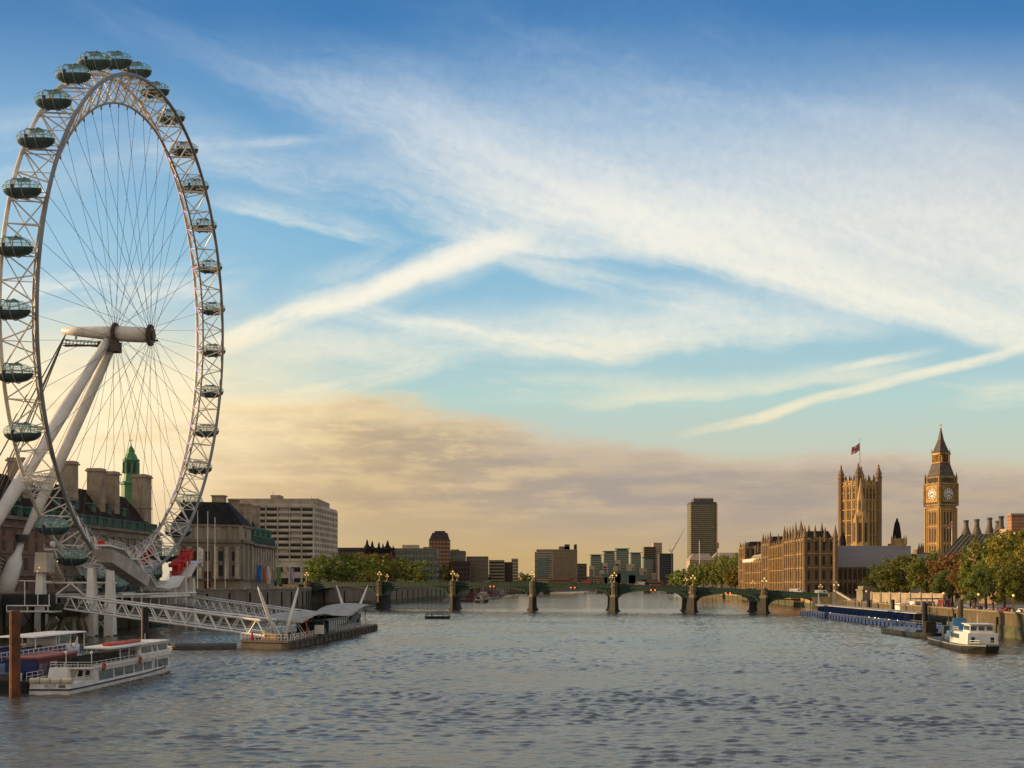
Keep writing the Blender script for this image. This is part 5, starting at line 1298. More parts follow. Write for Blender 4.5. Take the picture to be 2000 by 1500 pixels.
# near pavilion block (px 1570-1625)
N0, N1 = (150.0, 604), (164.0, 598)                                   # river corner, north-west corner
zN = zz(1053, 602)
def quad(y0, y1, dpt): return [(fr(y1)), (fr(y0)), (fr(y0)[0]+dpt, y0-dpt*.25), (fr(y1)[0]+dpt, y1-dpt*.25)]
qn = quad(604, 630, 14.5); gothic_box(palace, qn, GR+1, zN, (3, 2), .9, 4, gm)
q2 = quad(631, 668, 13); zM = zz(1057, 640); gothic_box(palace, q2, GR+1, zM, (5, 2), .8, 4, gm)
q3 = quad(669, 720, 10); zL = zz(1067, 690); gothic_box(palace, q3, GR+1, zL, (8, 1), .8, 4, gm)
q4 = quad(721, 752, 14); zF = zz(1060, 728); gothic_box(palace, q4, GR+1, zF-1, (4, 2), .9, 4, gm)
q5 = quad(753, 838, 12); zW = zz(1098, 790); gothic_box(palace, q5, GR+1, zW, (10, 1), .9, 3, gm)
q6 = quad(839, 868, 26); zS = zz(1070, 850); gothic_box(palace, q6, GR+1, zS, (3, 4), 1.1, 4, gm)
def corners(q, z0, top, r, cap, mids=()):
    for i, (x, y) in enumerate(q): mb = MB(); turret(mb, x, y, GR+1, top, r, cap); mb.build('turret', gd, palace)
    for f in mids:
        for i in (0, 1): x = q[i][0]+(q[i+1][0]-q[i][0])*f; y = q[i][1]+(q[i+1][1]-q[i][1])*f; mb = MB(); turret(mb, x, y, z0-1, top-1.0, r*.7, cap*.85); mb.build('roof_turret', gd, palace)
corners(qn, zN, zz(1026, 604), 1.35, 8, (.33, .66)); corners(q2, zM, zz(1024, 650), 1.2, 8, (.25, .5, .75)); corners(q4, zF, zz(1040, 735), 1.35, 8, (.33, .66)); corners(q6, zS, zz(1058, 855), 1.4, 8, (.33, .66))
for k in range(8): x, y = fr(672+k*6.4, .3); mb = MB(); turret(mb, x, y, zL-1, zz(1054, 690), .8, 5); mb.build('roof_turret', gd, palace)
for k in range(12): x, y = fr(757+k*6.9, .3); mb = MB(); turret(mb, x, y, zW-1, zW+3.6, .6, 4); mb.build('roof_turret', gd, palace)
def hip(q, z, h, ins, mt=M['slate']): 
    mb = MB(); c = [Vector((x, y, 0)) for x, y in q]; m = sum(c, Vector())/4; mb.prism([tuple((p+(m-p)*.08).xy) for p in c][::-1], z, z+h, [tuple((p+(m-p)*ins).xy) for p in c][::-1]); mb.build('roof', mt, palace)
hip(qn, zN-.3, 4.6, .35); hip(q2, zM-.3, 4.0, .4); hip(q3, zL-.3, 3, .5); hip(q4, zF-1.2, 5, .35); hip(q6, zS-.3, 4.5, .3)
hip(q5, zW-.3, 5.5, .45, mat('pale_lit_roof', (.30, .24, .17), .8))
mb = MB(); x, y = fr(655, 7); mb.lathe((x, y, 0), [(2.2, zM), (2.2, zz(1045, 655)), (2.6, zz(1044, 655)), (1.6, zz(1036, 655)), (.3, zz(1020, 655)), (.05, zz(1014, 655))], 8); mb.build('fleche', gd, palace)
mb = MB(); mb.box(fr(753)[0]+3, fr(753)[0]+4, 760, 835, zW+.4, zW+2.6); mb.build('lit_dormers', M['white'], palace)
mb = MB(); mb.prism([(fr(604)[0]-7, 604), (fr(604)[0], 604), (fr(868)[0], 868), (fr(868)[0]-7, 868)], 3.8, 5.5); mb.build('terrace', gm, palace)

# Victoria-like great tower with flag
vt = thing('great_square_tower', 'massive square gothic tower with four corner turrets and a flag', 'tower', (wx(1683, 900), 905, GR))
vc = Vector((wx(1683, 900), 905)); vr_ = R(24); hs = 9.7
def vq(u, v): return (vc.x+u*math.cos(vr_)-v*math.sin(vr_), vc.y+u*math.sin(vr_)+v*math.cos(vr_))
q = [vq(-hs, hs), vq(-hs, -hs), vq(hs, -hs), vq(hs, hs)]
zv = lambda y: wz(y, 895)
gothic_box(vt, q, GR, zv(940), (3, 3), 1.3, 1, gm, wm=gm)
tall = mat('tall_window_shadow', (.055, .042, .028), .6, spec=.2)
p = MB()
for s in range(2):
    A, B = q[s], q[s+1]
    for yy in (1045, 1016, 995, 976, 962, 948): course(p, A, B, zv(yy), .7, .7)
    ribs(p, A, B, GR, zv(945), 9, .35, .35)
    wall_windows(vt, A, B, zv(1060), zv(1021), 6, 1, .17, 1, tall, 'tall_window', .75); wall_windows(vt, A, B, zv(1012), zv(997), 6, 1, .2, 1, tall, 'tall_window', .5); wall_windows(vt, A, B, zv(974), zv(954), 6, 1, .26, 1, tall, 'belfry_opening', .75)
p.build('string_courses', gm, vt)
mb = MB()
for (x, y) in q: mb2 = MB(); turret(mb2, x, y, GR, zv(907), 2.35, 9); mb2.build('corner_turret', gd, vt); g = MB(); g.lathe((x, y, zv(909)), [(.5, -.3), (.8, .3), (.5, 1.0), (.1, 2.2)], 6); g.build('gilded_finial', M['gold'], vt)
mb = MB()
for s in range(4):
    for f in (.25, .5, .75): x = q[s][0]+(q[(s+1) % 4][0]-q[s][0])*f; y = q[s][1]+(q[(s+1) % 4][1]-q[s][1])*f; pinnacle(mb, x, y, zv(941), .7, 6)
mb.build('parapet_pinnacles', gd, vt)
mb = MB(); mb.lathe((vc.x, vc.y, 0), [(5.5, zv(940)), (3.4, zv(936)), (2.2, zv(928)), (1.2, zv(918)), (.5, zv(910))], 8); mb.build('gilded_roof_crown', M['gold'], vt)
mb = MB(); mb.tube([(vc.x, vc.y, zv(925)), (vc.x, vc.y, zv(853))], .4, 6, r2=.16); mb.build('flag_mast', M['dark'], vt)
def union_flag(name, label, p, L, H, droop, par=None):
    """a hanging, folded flag: blue field, white and red crosses as inset strips of the one cloth"""
    nx, ny = 30, 18; a = MB(); vs = []
    for i in range(nx+1):
        for j in range(ny+1):
            u, v = i/nx, j/ny
            x = -u*L*.72; z = -(1-v)*H-u*droop*(1+.15*math.sin(5*u)); y = .22*L*math.sin(u*8+v*2)*u*.5
            vs.append((x, y, z))
    a.v = vs
    for i in range(nx):
        for j in range(ny):
            a.f.append((i*(ny+1)+j, (i+1)*(ny+1)+j, (i+1)*(ny+1)+j+1, i*(ny+1)+j+1))
            u, v = (i+.5)/nx*2-1, (j+.5)/ny*2-1
            d1, d2 = abs(u-v)*.7, abs(u+v)*.7; m = 0
            if min(d1, d2) < .24: m = 1
            if min(d1, d2) < .13: m = 2
            if abs(u) < .2 or abs(v) < .33: m = 1
            if abs(u) < .16 or abs(v) < .27: m = 2
            a.mi.append(m)
    o = a.build(name, [mat('flag_blue', (.01, .02, .12), .7), mat('flag_white', (.6, .57, .55), .7), mat('flag_red', (.55, .02, .025), .7)], None); o.location = p
    return tag(o, label, 'flag')
union_flag('national_flag', 'red white and blue flag flying from the great square tower', (vc.x-.3, vc.y, zv(862)), 8.2, 5.6, 4.2)

# the clock tower
ct = thing('clock_tower', 'tall gothic clock tower with pale dials and pointed spire', 'clock tower', (wx(1838, 650), 650, GR))
cc = Vector((wx(1837.5, 650), 650)); cr = R(20.8); hh = 5.2
zk = lambda y: wz(y, 646)
def cq(u, v, z=None):
    x, y = cc.x+u*math.cos(cr)-v*math.sin(cr), cc.y+u*math.sin(cr)+v*math.cos(cr)
    return (x, y) if z is None else (x, y, z)
def ring(h): return [cq(-h, h), cq(-h, -h), cq(h, -h), cq(h, h)]
q = ring(hh)
a = MB(); a.prism(q[::-1], GR, zk(992)); 
for s in range(4):
    A, B = q[s], q[(s+1) % 4]
    ribs(a, A, B, GR, zk(992), 1, 2.3, .35); ribs(a, A, B, GR, zk(996), 5, .55, .22, False)
    for y in (1122, 1091, 1062, 1028, 996): course(a, A, B, zk(y), .6, .42)
a.build('shaft', gm, ct)
for s in range(2):
    A, B = q[s], q[s+1]
    for (y0, y1) in ((1089, 1066), (1058, 1032), (1024, 1000), (1118, 1095)): wall_windows(ct, A, B, zk(y0), zk(y1), 5, 1, .3, 1, tall, 'slit_window', .1, skip=lambda i, j: i in (0, 4))
a = MB(); q2_ = ring(hh+.65); a.prism(ring(hh+.2)[::-1], zk(992), zk(986), q2_[::-1]); a.prism(q2_[::-1], zk(986), zk(945))
a.prism(ring(hh+.3)[::-1], zk(945), zk(930)); 
for s in range(4):
    A, B = q2_[s], q2_[(s+1) % 4]
    ribs(a, A, B, zk(988), zk(944), 1, 1.7, .3); course(a, A, B, zk(945), .8, .5); course(a, A, B, zk(986), .7, .4); course(a, A, B, zk(978), .4, .3)
a.build('clock_stage', mat('clock_stage_stone', (.33, .22, .09), .75, var=.25, scale=.3), ct)
for s in range(2):
    A, B = q2_[s], q2_[s+1]; wall_windows(ct, A, B, zk(985.4), zk(979), 9, 1, .5, 1, tall, 'arcade_opening', .15, skip=lambda i, j: i in (0, 8))
    A, B = ring(hh+.3)[s], ring(hh+.3)[s+1]; wall_windows(ct, A, B, zk(942), zk(933), 9, 1, .55, 1, tall, 'belfry_opening', .2, skip=lambda i, j: i in (0, 8))
dialm = mat('opal_dial_glass', (.62, .60, .55), .35, var=.05, spec=.6); ink = mat('dial_ironwork', (.03, .03, .05), .5)
for s in range(4):
    rz = cr+[-PI/2, 0, PI/2, PI][s]; nrm = Vector((math.sin(rz), -math.cos(rz), 0)); tng = Vector((math.cos(rz), math.sin(rz), 0)); up = Vector((0, 0, 1))
    c0 = Vector((cc.x, cc.y, zk(964.5)))+nrm*(hh+.68)
    def disc(r0, r1, off, mt, name, par, n=40):
        a = MB(); vs = []
        for r in (r0, r1):
            for k in range(n): t = 2*PI*k/n; vs.append(tuple(c0+nrm*off+tng*(r*math.cos(t))+up*(r*math.sin(t))))
        for k in range(n): t = 2*PI*k/n; vs.append(tuple(c0+nrm*(off-.2)+tng*(r1*math.cos(t))+up*(r1*math.sin(t))))
        f = [(k, (k+1) % n, n+(k+1) % n, n+k) for k in range(n)]+[(n+k, n+(k+1) % n, 2*n+(k+1) % n, 2*n+k) for k in range(n)]
        if r0 < .01: f = [tuple(range(n, 2*n))]+f[n:]
        a.add(vs, f); return a.build(name, mt, par)
    a = MB(); 
    for (x0, x1, z0, z1) in ((-4.5, 4.5, -4.5, -3.9), (-4.5, 4.5, 3.9, 4.5), (-4.5, -3.9, -3.9, 3.9), (3.9, 4.5, -3.9, 3.9)):
        vs = [tuple(c0+nrm*o+tng*x+up*z) for o in (-.1, .28) for x, z in ((x0, z0), (x1, z0), (x1, z1), (x0, z1))]; a.add(vs, [(3, 2, 1, 0), (4, 5, 6, 7), (0, 1, 5, 4), (1, 2, 6, 5), (2, 3, 7, 6), (3, 0, 4, 7)])
    for sx in (-1, 1):
        for sz in (-1, 1): a.add([tuple(c0+nrm*.12+tng*(sx*x)+up*(sz*z)) for x, z in ((3.9, 3.9), (3.9, 1.9), (1.9, 3.9))], [(0, 1, 2)])
    fr_ = a.build('dial_frame', M['gold'], ct)
    d_ = disc(0, 3.45, .1, dialm, 'clock_dial', ct)
    disc(3.4, 3.75, .18, M['gold'], 'dial_rim', d_)
    disc(1.75, 1.9, .16, ink, 'inner_ring', d_); disc(3.2, 3.36, .16, ink, 'minute_ring', d_)
    a = MB()
    for k in range(12):
        t = 2*PI*k/12
        for dd in (-.06, .06): 
            u = tng*math.sin(t)+up*math.cos(t); w2 = u.cross(nrm)
            a.bar(c0+nrm*.16+u*2.0+w2*dd*3, c0+nrm*.16+u*3.15+w2*dd*3.6, .09, 4)
    a.build('numerals', ink, d_)
    for nm, t, r, wd in (('hour_hand', R(245), 2.0, .24), ('minute_hand', R(111), 3.1, .16)):
        u = tng*math.sin(t)+up*math.cos(t); a = MB(); a.bar(c0+nrm*.26-u*.6, c0+nrm*.26+u*r, wd, 4, r2=.07); a.build(nm, ink, d_)
mb = MB()
for (x, y) in ring(hh+.5): pinnacle(mb, x, y, zk(946), .55, zk(922)-zk(946))
for s in range(4):
    for f in (.33, .66): A, B = q2_[s], q2_[(s+1) % 4]; pinnacle(mb, A[0]+(B[0]-A[0])*f, A[1]+(B[1]-A[1])*f, zk(946), .3, 2.4)
mb.build('corner_pinnacle', gd, ct)
sl_ = M['slate']; iron = mat('iron_roof_tiles', (.07, .055, .04), .5, metal=.2, var=.3)
a = MB(); a.prism(ring(hh+.2)[::-1], zk(930), zk(928), ring(hh-.2)[::-1]); a.prism(ring(hh-.3)[::-1], zk(928), zk(904), ring(3.3)[::-1]); a.build('lower_roof', iron, ct)
mb = MB()
for s in range(4):
    A, B = ring(hh-.9)[s], ring(hh-.9)[(s+1) % 4]
    for r_, nn in ((0, 4), (1, 3)):
        A, B = ring(hh-1.0-r_*.95)[s], ring(hh-1.0-r_*.95)[(s+1) % 4]
        for k in range(nn): f = (k+.5)/nn; mb.lathe((A[0]+(B[0]-A[0])*f, A[1]+(B[1]-A[1])*f, zk(922-r_*7)), [(.35, -.3), (.35, .5), (.05, 1.2)], 4, PI/4)
mb.build('gilded_lucarnes', M['gold'], ct)
a = MB(); a.prism(ring(3.5)[::-1], zk(904), zk(902)); a.prism(ring(2.75)[::-1], zk(902), zk(887)); a.prism(ring(3.7)[::-1], zk(887), zk(884)); 
for s in range(4): A, B = ring(3.1)[s], ring(3.1)[(s+1) % 4]; ribs(a, A, B, zk(902), zk(887), 6, .28, .2)
a.build('gilded_lantern', M['gold'], ct)
for s in range(2): A, B = ring(2.75)[s], ring(2.75)[s+1]; wall_windows(ct, A, B, zk(900), zk(889), 5, 1, .5, 1, tall, 'lantern_opening', .1)
a = MB(); a.prism(ring(3.4)[::-1], zk(884), zk(879), ring(2.9)[::-1]); a.prism(ring(2.8)[::-1], zk(879), zk(858), ring(1.15)[::-1]); a.prism(ring(1.15)[::-1], zk(858), zk(836), ring(.25)[::-1]); a.build('spire', iron, ct)
mb = MB()
for (x, y) in ring(3.3): pinnacle(mb, x, y, zk(885), .2, 3.2)
c = cc; mb.lathe((c.x, c.y, 0), [(.25, zk(837)), (.5, zk(835)), (.15, zk(833)), (.12, zk(829)), (.4, zk(828)), (.1, zk(827)), (.06, zk(822))], 6); mb.bar((c.x-.7, c.y, zk(829)), (c.x+.7, c.y, zk(829)), .1, 4); mb.build('finial', M['gold'], ct)
fpp = MB().tube([(0, 0, 0), (0, 0, 28)], .22, 6, r2=.1).build('flagpole', M['white']); fpp.location = (wx(1859, 545), 545, wz(1062, 545)-28); fpp.scale = (1, 1, 1.35); fpp.location.z = GR
fpp.scale = (1, 1, (wz(1018, 545)-GR)/28); tag(fpp, 'white flagpole standing in front of the clock tower shaft', 'flagpole')
union_flag('national_flag', 'small red white and blue flag in front of the clock tower shaft', (wx(1858.4, 545), 545, wz(1019, 545)), 2.6, 1.9, 1.6)

# sheeted works block, low wings and small towers behind
sh = thing('sheeted_building', 'palace wing wrapped in grey plastic works sheeting above dark scaffolding', 'building', (wx(1700, 640), 640, GR))
x0, x1 = wx(1626, 634), wx(1779, 634); a = MB(); a.box(x0, x1, 634, 665, wz(1108, 634), wz(1066, 634)); 
sheet = mat('grey_works_sheeting', (.27, .26, .29), .6, var=.12, scale=.08, bump=.3, stretch=(.3, 1, 4)); a.build('sheeting', sheet, sh)
a = MB(); a.box(x0+.3, x1-.3, 634.6, 664, GR, wz(1108, 634)); ribs(a, (x0+.3, 634.6), (x1-.3, 634.6), GR, wz(1108, 634), 16, .4, .8); a.build('dark_lower_wall', gd, sh)
wall_windows(sh, (x0+.3, 634.6), (x1-.3, 634.6), 14, 19.6, 16, 1, .5, 1, tall); wall_windows(sh, (x0+.3, 634.6), (x1-.3, 634.6), 6, 12, 16, 1, .5, 1, tall)
a = MB(); a.box(x1+.2, wx(1812, 640), 640, 664, GR, wz(1082, 640)); a.build('sheeted_annexe', sheet, sh)
mt2 = thing('lantern_tower', 'dark slender ventilation tower behind the grey sheeting', 'tower', (wx(1752, 760), 760, GR))
a = MB(); x = wx(1752, 760); a.box(x-5.2, x+4.4, 755, 765, 20, wz(1062, 760)); a.box(x-2.9, x+2.9, 756, 764, 20, wz(1052, 760)); 
for xx in (x-5, x+4.2, x-2.9, x+2.9): pinnacle(a, xx, 755, wz(1064, 760), .6, 6)
a.build('stone_base', gm, mt2)
a = MB(); a.lathe((x, 760, 0), [(2.9, wz(1053, 760)), (2.6, wz(1040, 760)), (1.6, wz(1022, 760)), (.9, wz(1018, 760)), (.5, wz(1012, 760))], 8); a.build('dark_spire', M['slate'], mt2)
a = MB(); wd = wx(1735, 770)-wx(1729, 770)
sp2 = thing('turret_cluster', 'three small stone turrets between the sheeting and clock tower', 'turrets', (wx(1800, 760), 760, GR))
a = MB(); 
for px in (1795, 1799.5, 1803): turret(a, wx(px, 760), 760, 25, wz(1060, 760), .9, 6)
a.box(wx(1792, 762), wx(1806, 762), 761, 770, GR, wz(1073, 762)); a.build('stone_turrets', gd, sp2)
ven = thing('ventilation_spire', 'small dark octagonal spire left of the great tower', 'spire', (wx(1646, 820), 820, GR))
a = MB(); a.lathe((wx(1646, 820), 820, 0), [(2.4, GR), (2.4, wz(1058, 820)), (1.8, wz(1048, 820)), (.8, wz(1040, 820)), (.1, wz(1034, 820))], 8); a.build('spire', M['slate'], ven)
octv = thing('central_spire', 'pale traceried spire rising before the great square tower', 'spire', (wx(1680, 760), 760, GR))
a = MB(); zc2 = lambda y: wz(y, 760); x = wx(1681, 760)
a.lathe((x, 760, 0), [(5.4, GR), (5.4, zc2(1016)), (3.6, zc2(1002)), (2.9, zc2(1000)), (2.6, zc2(978)), (1.5, zc2(960)), (.7, zc2(945)), (.1, zc2(933))], 8)
for k in range(8): t = PI/4*k; pinnacle(a, x+5.2*math.cos(t), 760+5.2*math.sin(t), zc2(1022), .6, zc2(1000)-zc2(1022)); pinnacle(a, x+2.8*math.cos(t), 760+2.8*math.sin(t), zc2(995), .4, 6)
for k in range(8): t = PI/4*k; a.cbox((x+5.3*math.cos(t), 760+5.3*math.sin(t), zc2(1040)), .8, .8, zc2(1018)-zc2(1060), t)
a.build('stone_spire', gm, octv)
for k in range(8): t = PI/4*(k+.5); pane(octv, (x+5.0*math.cos(t), 760+5.0*math.sin(t), zc2(1040)), .4, 1.6, zc2(1022)-zc2(1058), tall, 'tall_window', t)

# ------------------------------------------------------------------ office house with the row of round chimneys, brick gables at the edge
ph = thing('chimney_office_block', 'bronze roofed office block with a row of tall round chimneys', 'building', (wx(1905, 520), 520, GR))
D0 = 500; xa, xb = wx(1858, D0), wx(1950, D0); ze, zr = wz(1083, D0), wz(1043, D0+8)
bronze = mat('bronze_roof', (.12, .10, .075), .5, metal=.3, var=.25)
wallm = mat('sandstone_pier', (.36, .28, .18), .85, var=.2)
P0, P1 = (xa, D0+6), (xb+12, D0-16); pd = Vector((P1[0]-P0[0], P1[1]-P0[1], 0)).normalized(); pn = Vector((-pd.y, pd.x, 0))
def pq(s, o, z): v = Vector((P0[0], P0[1], 0))+pd*s+pn*o; return (v.x, v.y, z)
PL = (Vector(P1)-Vector(P0)).length
a = MB(); a.add([pq(-1, 0, ze), pq(PL, 0, ze), pq(PL, 9, zr), pq(4.5, 9, zr), pq(PL, 22, zr), pq(4.5, 22, zr), pq(-1, 30, ze), pq(PL, 30, ze)], [(0, 1, 2, 3), (3, 2, 4, 5), (5, 4, 7, 6), (0, 3, 5, 6)])
for k in range(22):
    f = k/21; s0 = -1+(PL+1)*f; s1 = 4.5+(PL-4.5)*f
    a.bar(pq(s0, -.2, ze), pq(s1, 8.8, zr), .22, 4); a.bar(pq(s0, -.2, ze), pq(s0+.2, -.2, ze-1.6), .14, 4)
a.build('bronze_roof', bronze, ph)
a = MB(); a.prism([pq(-.5, .6, 0)[:2], pq(PL, .6, 0)[:2], pq(PL, 28, 0)[:2], pq(-.5, 28, 0)[:2]], GR, ze)
ribs(a, pq(0, .6, 0), pq(PL, .6, 0), GR, ze-.3, 12, .9, .5); a.build('wall', wallm, ph)
wall_windows(ph, pq(0, .6, 0), pq(PL, .6, 0), GR+1, ze-.6, 12, 5, .62, .8, M['glass'])
a = MB(); a.add([pq(13.2, 2.6, ze+2.2), pq(16, 2.6, ze+2.2), pq(17.2, 6.4, ze+6.6), pq(14.4, 6.4, ze+6.6)], [(0, 1, 2, 3)]); a.v = [tuple(Vector(v)-pn*.45+Vector((0, 0, .3))) for v in a.v]; k = len(a.v); a.v += [tuple(Vector(v)+pn*.2-Vector((0, 0, .3))) for v in a.v]; a.f += [(0, 1, k+1, k), (1, 2, k+2, k+1), (2, 3, k+3, k+2), (3, 0, k, k+3)]; a.mi += [0]*4; a.build('skylight', mat('skylight_glass', (.10, .14, .15), .1, spec=.9), ph)
for i, (px, yt) in enumerate(((1887, 1016), (1908, 1014), (1933, 1011), (1949, 1017), (1955.5, 1008))):
    D = 515-i*3; x = wx(px, D); z1 = wz(yt, D); z0 = zr-2
    a = MB(); a.lathe((x, D, 0), [(2.1, z0), (2.0, z0+2.6), (1.75, z0+3.2), (1.05, z0+5.4), (.95, z1-.8), (1.05, z1-.75), (1.05, z1-.3)], 12); a.build('chimney', bronze, ph)
    a = MB(); a.lathe((x, D, 0), [(1.1, z1-.9), (1.15, z1-.85), (1.15, z1), (.9, z1)], 12); a.build('chimney_rim', M['dark'], ph)
ns = thing('gabled_building', 'striped brick and stone gabled building at the right edge', 'building', (wx(1985, 440), 440, GR))
a = MB(); x0 = wx(1949, 440); a.box(x0, x0+34, 440, 470, GR, wz(1062, 440)); 
a.build('brick_wall', mat('warm_brick', (.30, .19, .11), .85, var=.25), ns)
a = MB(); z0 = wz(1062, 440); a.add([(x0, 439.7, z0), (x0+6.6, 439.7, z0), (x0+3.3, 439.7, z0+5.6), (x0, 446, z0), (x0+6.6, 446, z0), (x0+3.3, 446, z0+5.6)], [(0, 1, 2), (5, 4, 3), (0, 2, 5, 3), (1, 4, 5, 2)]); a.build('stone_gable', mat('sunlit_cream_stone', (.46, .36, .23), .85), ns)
pane(ns, (x0+3.3, 439.6, z0+1.4), 1.2, .3, 1.8, M['glass'])
a = MB(); a.prism([(x0+5.5, 441), (x0+34, 441), (x0+34, 470), (x0+5.5, 470)], z0, z0+6.2, [(x0+8, 449), (x0+34, 449), (x0+34, 460), (x0+8, 460)]); a.build('roof', M['slate'], ns)
a = MB(); xk = wx(1994, 440); 
for k in range(9): a.m = 0; a.box(xk-2.2, xk+2.6, 443, 447, z0+1.2*k, z0+1.2*k+.95)
a.build('brick_chimney', mat('orange_brick', (.34, .15, .07), .85), ns)
a = MB()
for k in range(9): a.box(xk-2.25, xk+2.65, 442.95, 447.05, z0+1.2*k+.95, z0+1.2*(k+1))
a.box(xk-2.6, xk+3, 442.6, 447.4, z0+10.8, z0+11.4); a.build('chimney_bands', mat('chimney_stone_band', (.42, .33, .22), .85), ns)
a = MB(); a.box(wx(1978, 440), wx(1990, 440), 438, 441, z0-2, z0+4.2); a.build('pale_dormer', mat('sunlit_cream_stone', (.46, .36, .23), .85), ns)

# ------------------------------------------------------------------ quay details under the right trees
qy = thing('quay_terrace_wall', 'sunlit stone terrace wall with two dark arches behind the pontoon', 'wall', (wx(1760, 400), 400, GR))
A, B = (wx(1706, 425), 425), (wx(1846, 372), 372)
a = MB(); d = Vector((B[0]-A[0], B[1]-A[1], 0)); L = d.length; rz = math.atan2(d.y, d.x); m = ((A[0]+B[0])/2, (A[1]+B[1])/2)
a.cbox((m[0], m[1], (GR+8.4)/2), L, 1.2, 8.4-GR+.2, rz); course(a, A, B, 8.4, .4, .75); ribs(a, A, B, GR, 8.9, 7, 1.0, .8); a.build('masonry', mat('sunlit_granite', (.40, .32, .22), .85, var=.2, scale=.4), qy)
for f in (.36, .46): c = Vector((A[0], A[1], 0))+d*f; pane(qy, (c.x, c.y-.6, GR+1.3), 1.5, .5, 2.6, tall, 'arch_opening', rz)
plm = mat('weathered_plinth', (.26, .23, .17), .9)
pl_ = thing('stone_pedestal', 'square stone pedestal standing at the right end of the bridge', 'pedestal', (wx(1690, 440), 440, 4))
a = MB(); a.cbox((wx(1690, 440), 440, 6), 4.6, 4.6, 6.6, .2); a.cbox((wx(1690, 440), 440, 9.4), 5.2, 5.2, .5, .2); a.cbox((wx(1690, 440), 440, 10.2), 3.8, 3.8, 1.2, .2); a.build('plinth', plm, pl_)
st = thing('quay_steps', 'stone stairway descending from the bridge end to the quay', 'steps', (wx(1648, 440), 440, 2))
a = MB()
for k in range(14): y = 452-k*1.0; a.cbox((wx(1640, 448)+k*.42, y, (8.0-k*.42)/2+1), 3.2, 1.1, 8.0-k*.42-1.0, -.4)
a.build('treads', plm, st)
a = MB(); a.tube([(wx(1640, 448)-1.5, 450, 9.2), (wx(1640, 448)+4.5, 437, 3.6)], .45, 4); a.build('balustrade', M['concrete'], st)
# white canopy pavilion and stalls on the pier head
pvv = thing('pier_pavilion', 'white framed pier pavilion with dark flat roof on the quay', 'pavilion', (wx(1800, 345), 345, 4))
a = MB(); x0, x1 = wx(1778, 345), wx(1838, 345); a.box(x0, x1, 341, 348, 7.2, 7.5, top=(.2, .2)); a.build('flat_roof', M['dark'], pvv)
a = MB()
for k in range(6): a.bar((x0+.3+(x1-x0-.6)*k/5, 341.5, 4), (x0+.3+(x1-x0-.6)*k/5, 341.5, 7.2), .14, 4)
a.box(x0+.5, x1-2.5, 343, 347, 4.2, 6.6); a.build('white_kiosk', bw, pvv)
for k in range(5): a = MB(); a.tube([(x0+1.2+k*1.2+.5*math.cos(2*PI*j/12), 342.9, 5.4+.5*math.sin(2*PI*j/12)) for j in range(12)], .12, 4, closed=True); a.build('round_sign_ring', M['dark'], pvv)

# ------------------------------------------------------------------ buildings farther up the river
def far_block(name, label, px0, px1, D, yt, depth, mw, floors, cols, gl_=None, g=GZ, side=None, roof=None, wf=.7, hf=.55, ymin=None, cap=None, scols=6, turn=0.0, mull=0):
    x0, x1 = wx(px0, D), wx(px1, D); t = thing(name, label, 'building', ((x0+x1)/2, D, g)); z1 = wz(yt, D); gl_ = gl_ or M['glass']
    y1 = D+(x1-x0)*turn
    q = [(x0, D), (x1, y1), (x1+depth*-turn, y1+depth), (x0+depth*-turn, D+depth)]
    a = MB(); a.prism(q, g-.5, z1); course(a, q[0], q[1], z1-.3, .8, .4)
    if mull: ribs(a, q[0], q[1], g, z1-.8, mull, (x1-x0)/mull*.35, .35)
    a.build('wall', mw, t)
    rh = (z1-g-1)/floors
    lowest = ymin if ymin is not None else 0
    for k in range(floors):
        zc = g+rh*(k+.55)
        if k < lowest: continue
        if cols > 1: wall_windows(t, q[0], q[1], zc-rh*hf/2, zc+rh*hf/2, cols, 1, wf, 1, gl_)
        else: wall_windows(t, q[0], q[1], zc-rh*hf/2, zc+rh*hf/2, 1, 1, .95, 1, gl_, 'window_band')
        if side == 'R': wall_windows(t, q[1], q[2], zc-rh*hf/2, zc+rh*hf/2, 1, 1, .95, 1, gl_, 'window_band')
        if side == 'L': wall_windows(t, q[3], q[0], zc-rh*hf/2, zc+rh*hf/2, 1, 1, .95, 1, gl_, 'window_band')
    if cap:
        for (c0, c1, yc, mt) in cap: a = MB(); a.box(wx(c0, D), wx(c1, D), D+3, D+min(depth-1, 16), z1-.2, wz(yc, D)); a.build('roof_plant', mt, t)
    return t
darkb = mat('dark_brown_brick', (.085, .055, .04), .9, var=.25); brownc = mat('brown_cladding', (.16, .12, .085), .85, var=.2); greyc = mat('grey_cladding', (.20, .18, .15), .85, var=.2); tan = mat('tan_cladding', (.34, .26, .17), .85, var=.2)
gglass = mat('green_tinted_glass', (.035, .11, .085), .2, spec=.7, var=.3); amber = mat('bronze_tinted_glass', (.10, .065, .025), .2, spec=.8, var=.3); beige = mat('beige_tower_stone', (.45, .36, .25), .85, var=.15)
v = thing('turreted_hospital', 'low dark brick pavilion range with a row of small black turrets', 'building', (wx(712, 800), 800, GZ))
a = MB(); z1 = wz(1075, 800); a.box(wx(650, 800), wx(770, 800), 800, 816, GZ, z1); a.build('wall', mat('dark_red_brick', (.10, .045, .035), .9), v)
a = MB(); a.prism([(wx(650, 800), 799.6), (wx(770, 800), 799.6), (wx(770, 800), 816), (wx(650, 800), 816)], z1, wz(1069, 800), [(wx(652, 800), 806), (wx(768, 800), 806), (wx(768, 800), 810), (wx(652, 800), 810)]); a.build('roof', M['slate'], v)
wall_windows(v, (wx(652, 800), 800), (wx(768, 800), 800), z1-4.2, z1-1.4, 17, 1, .4, 1, greyc)
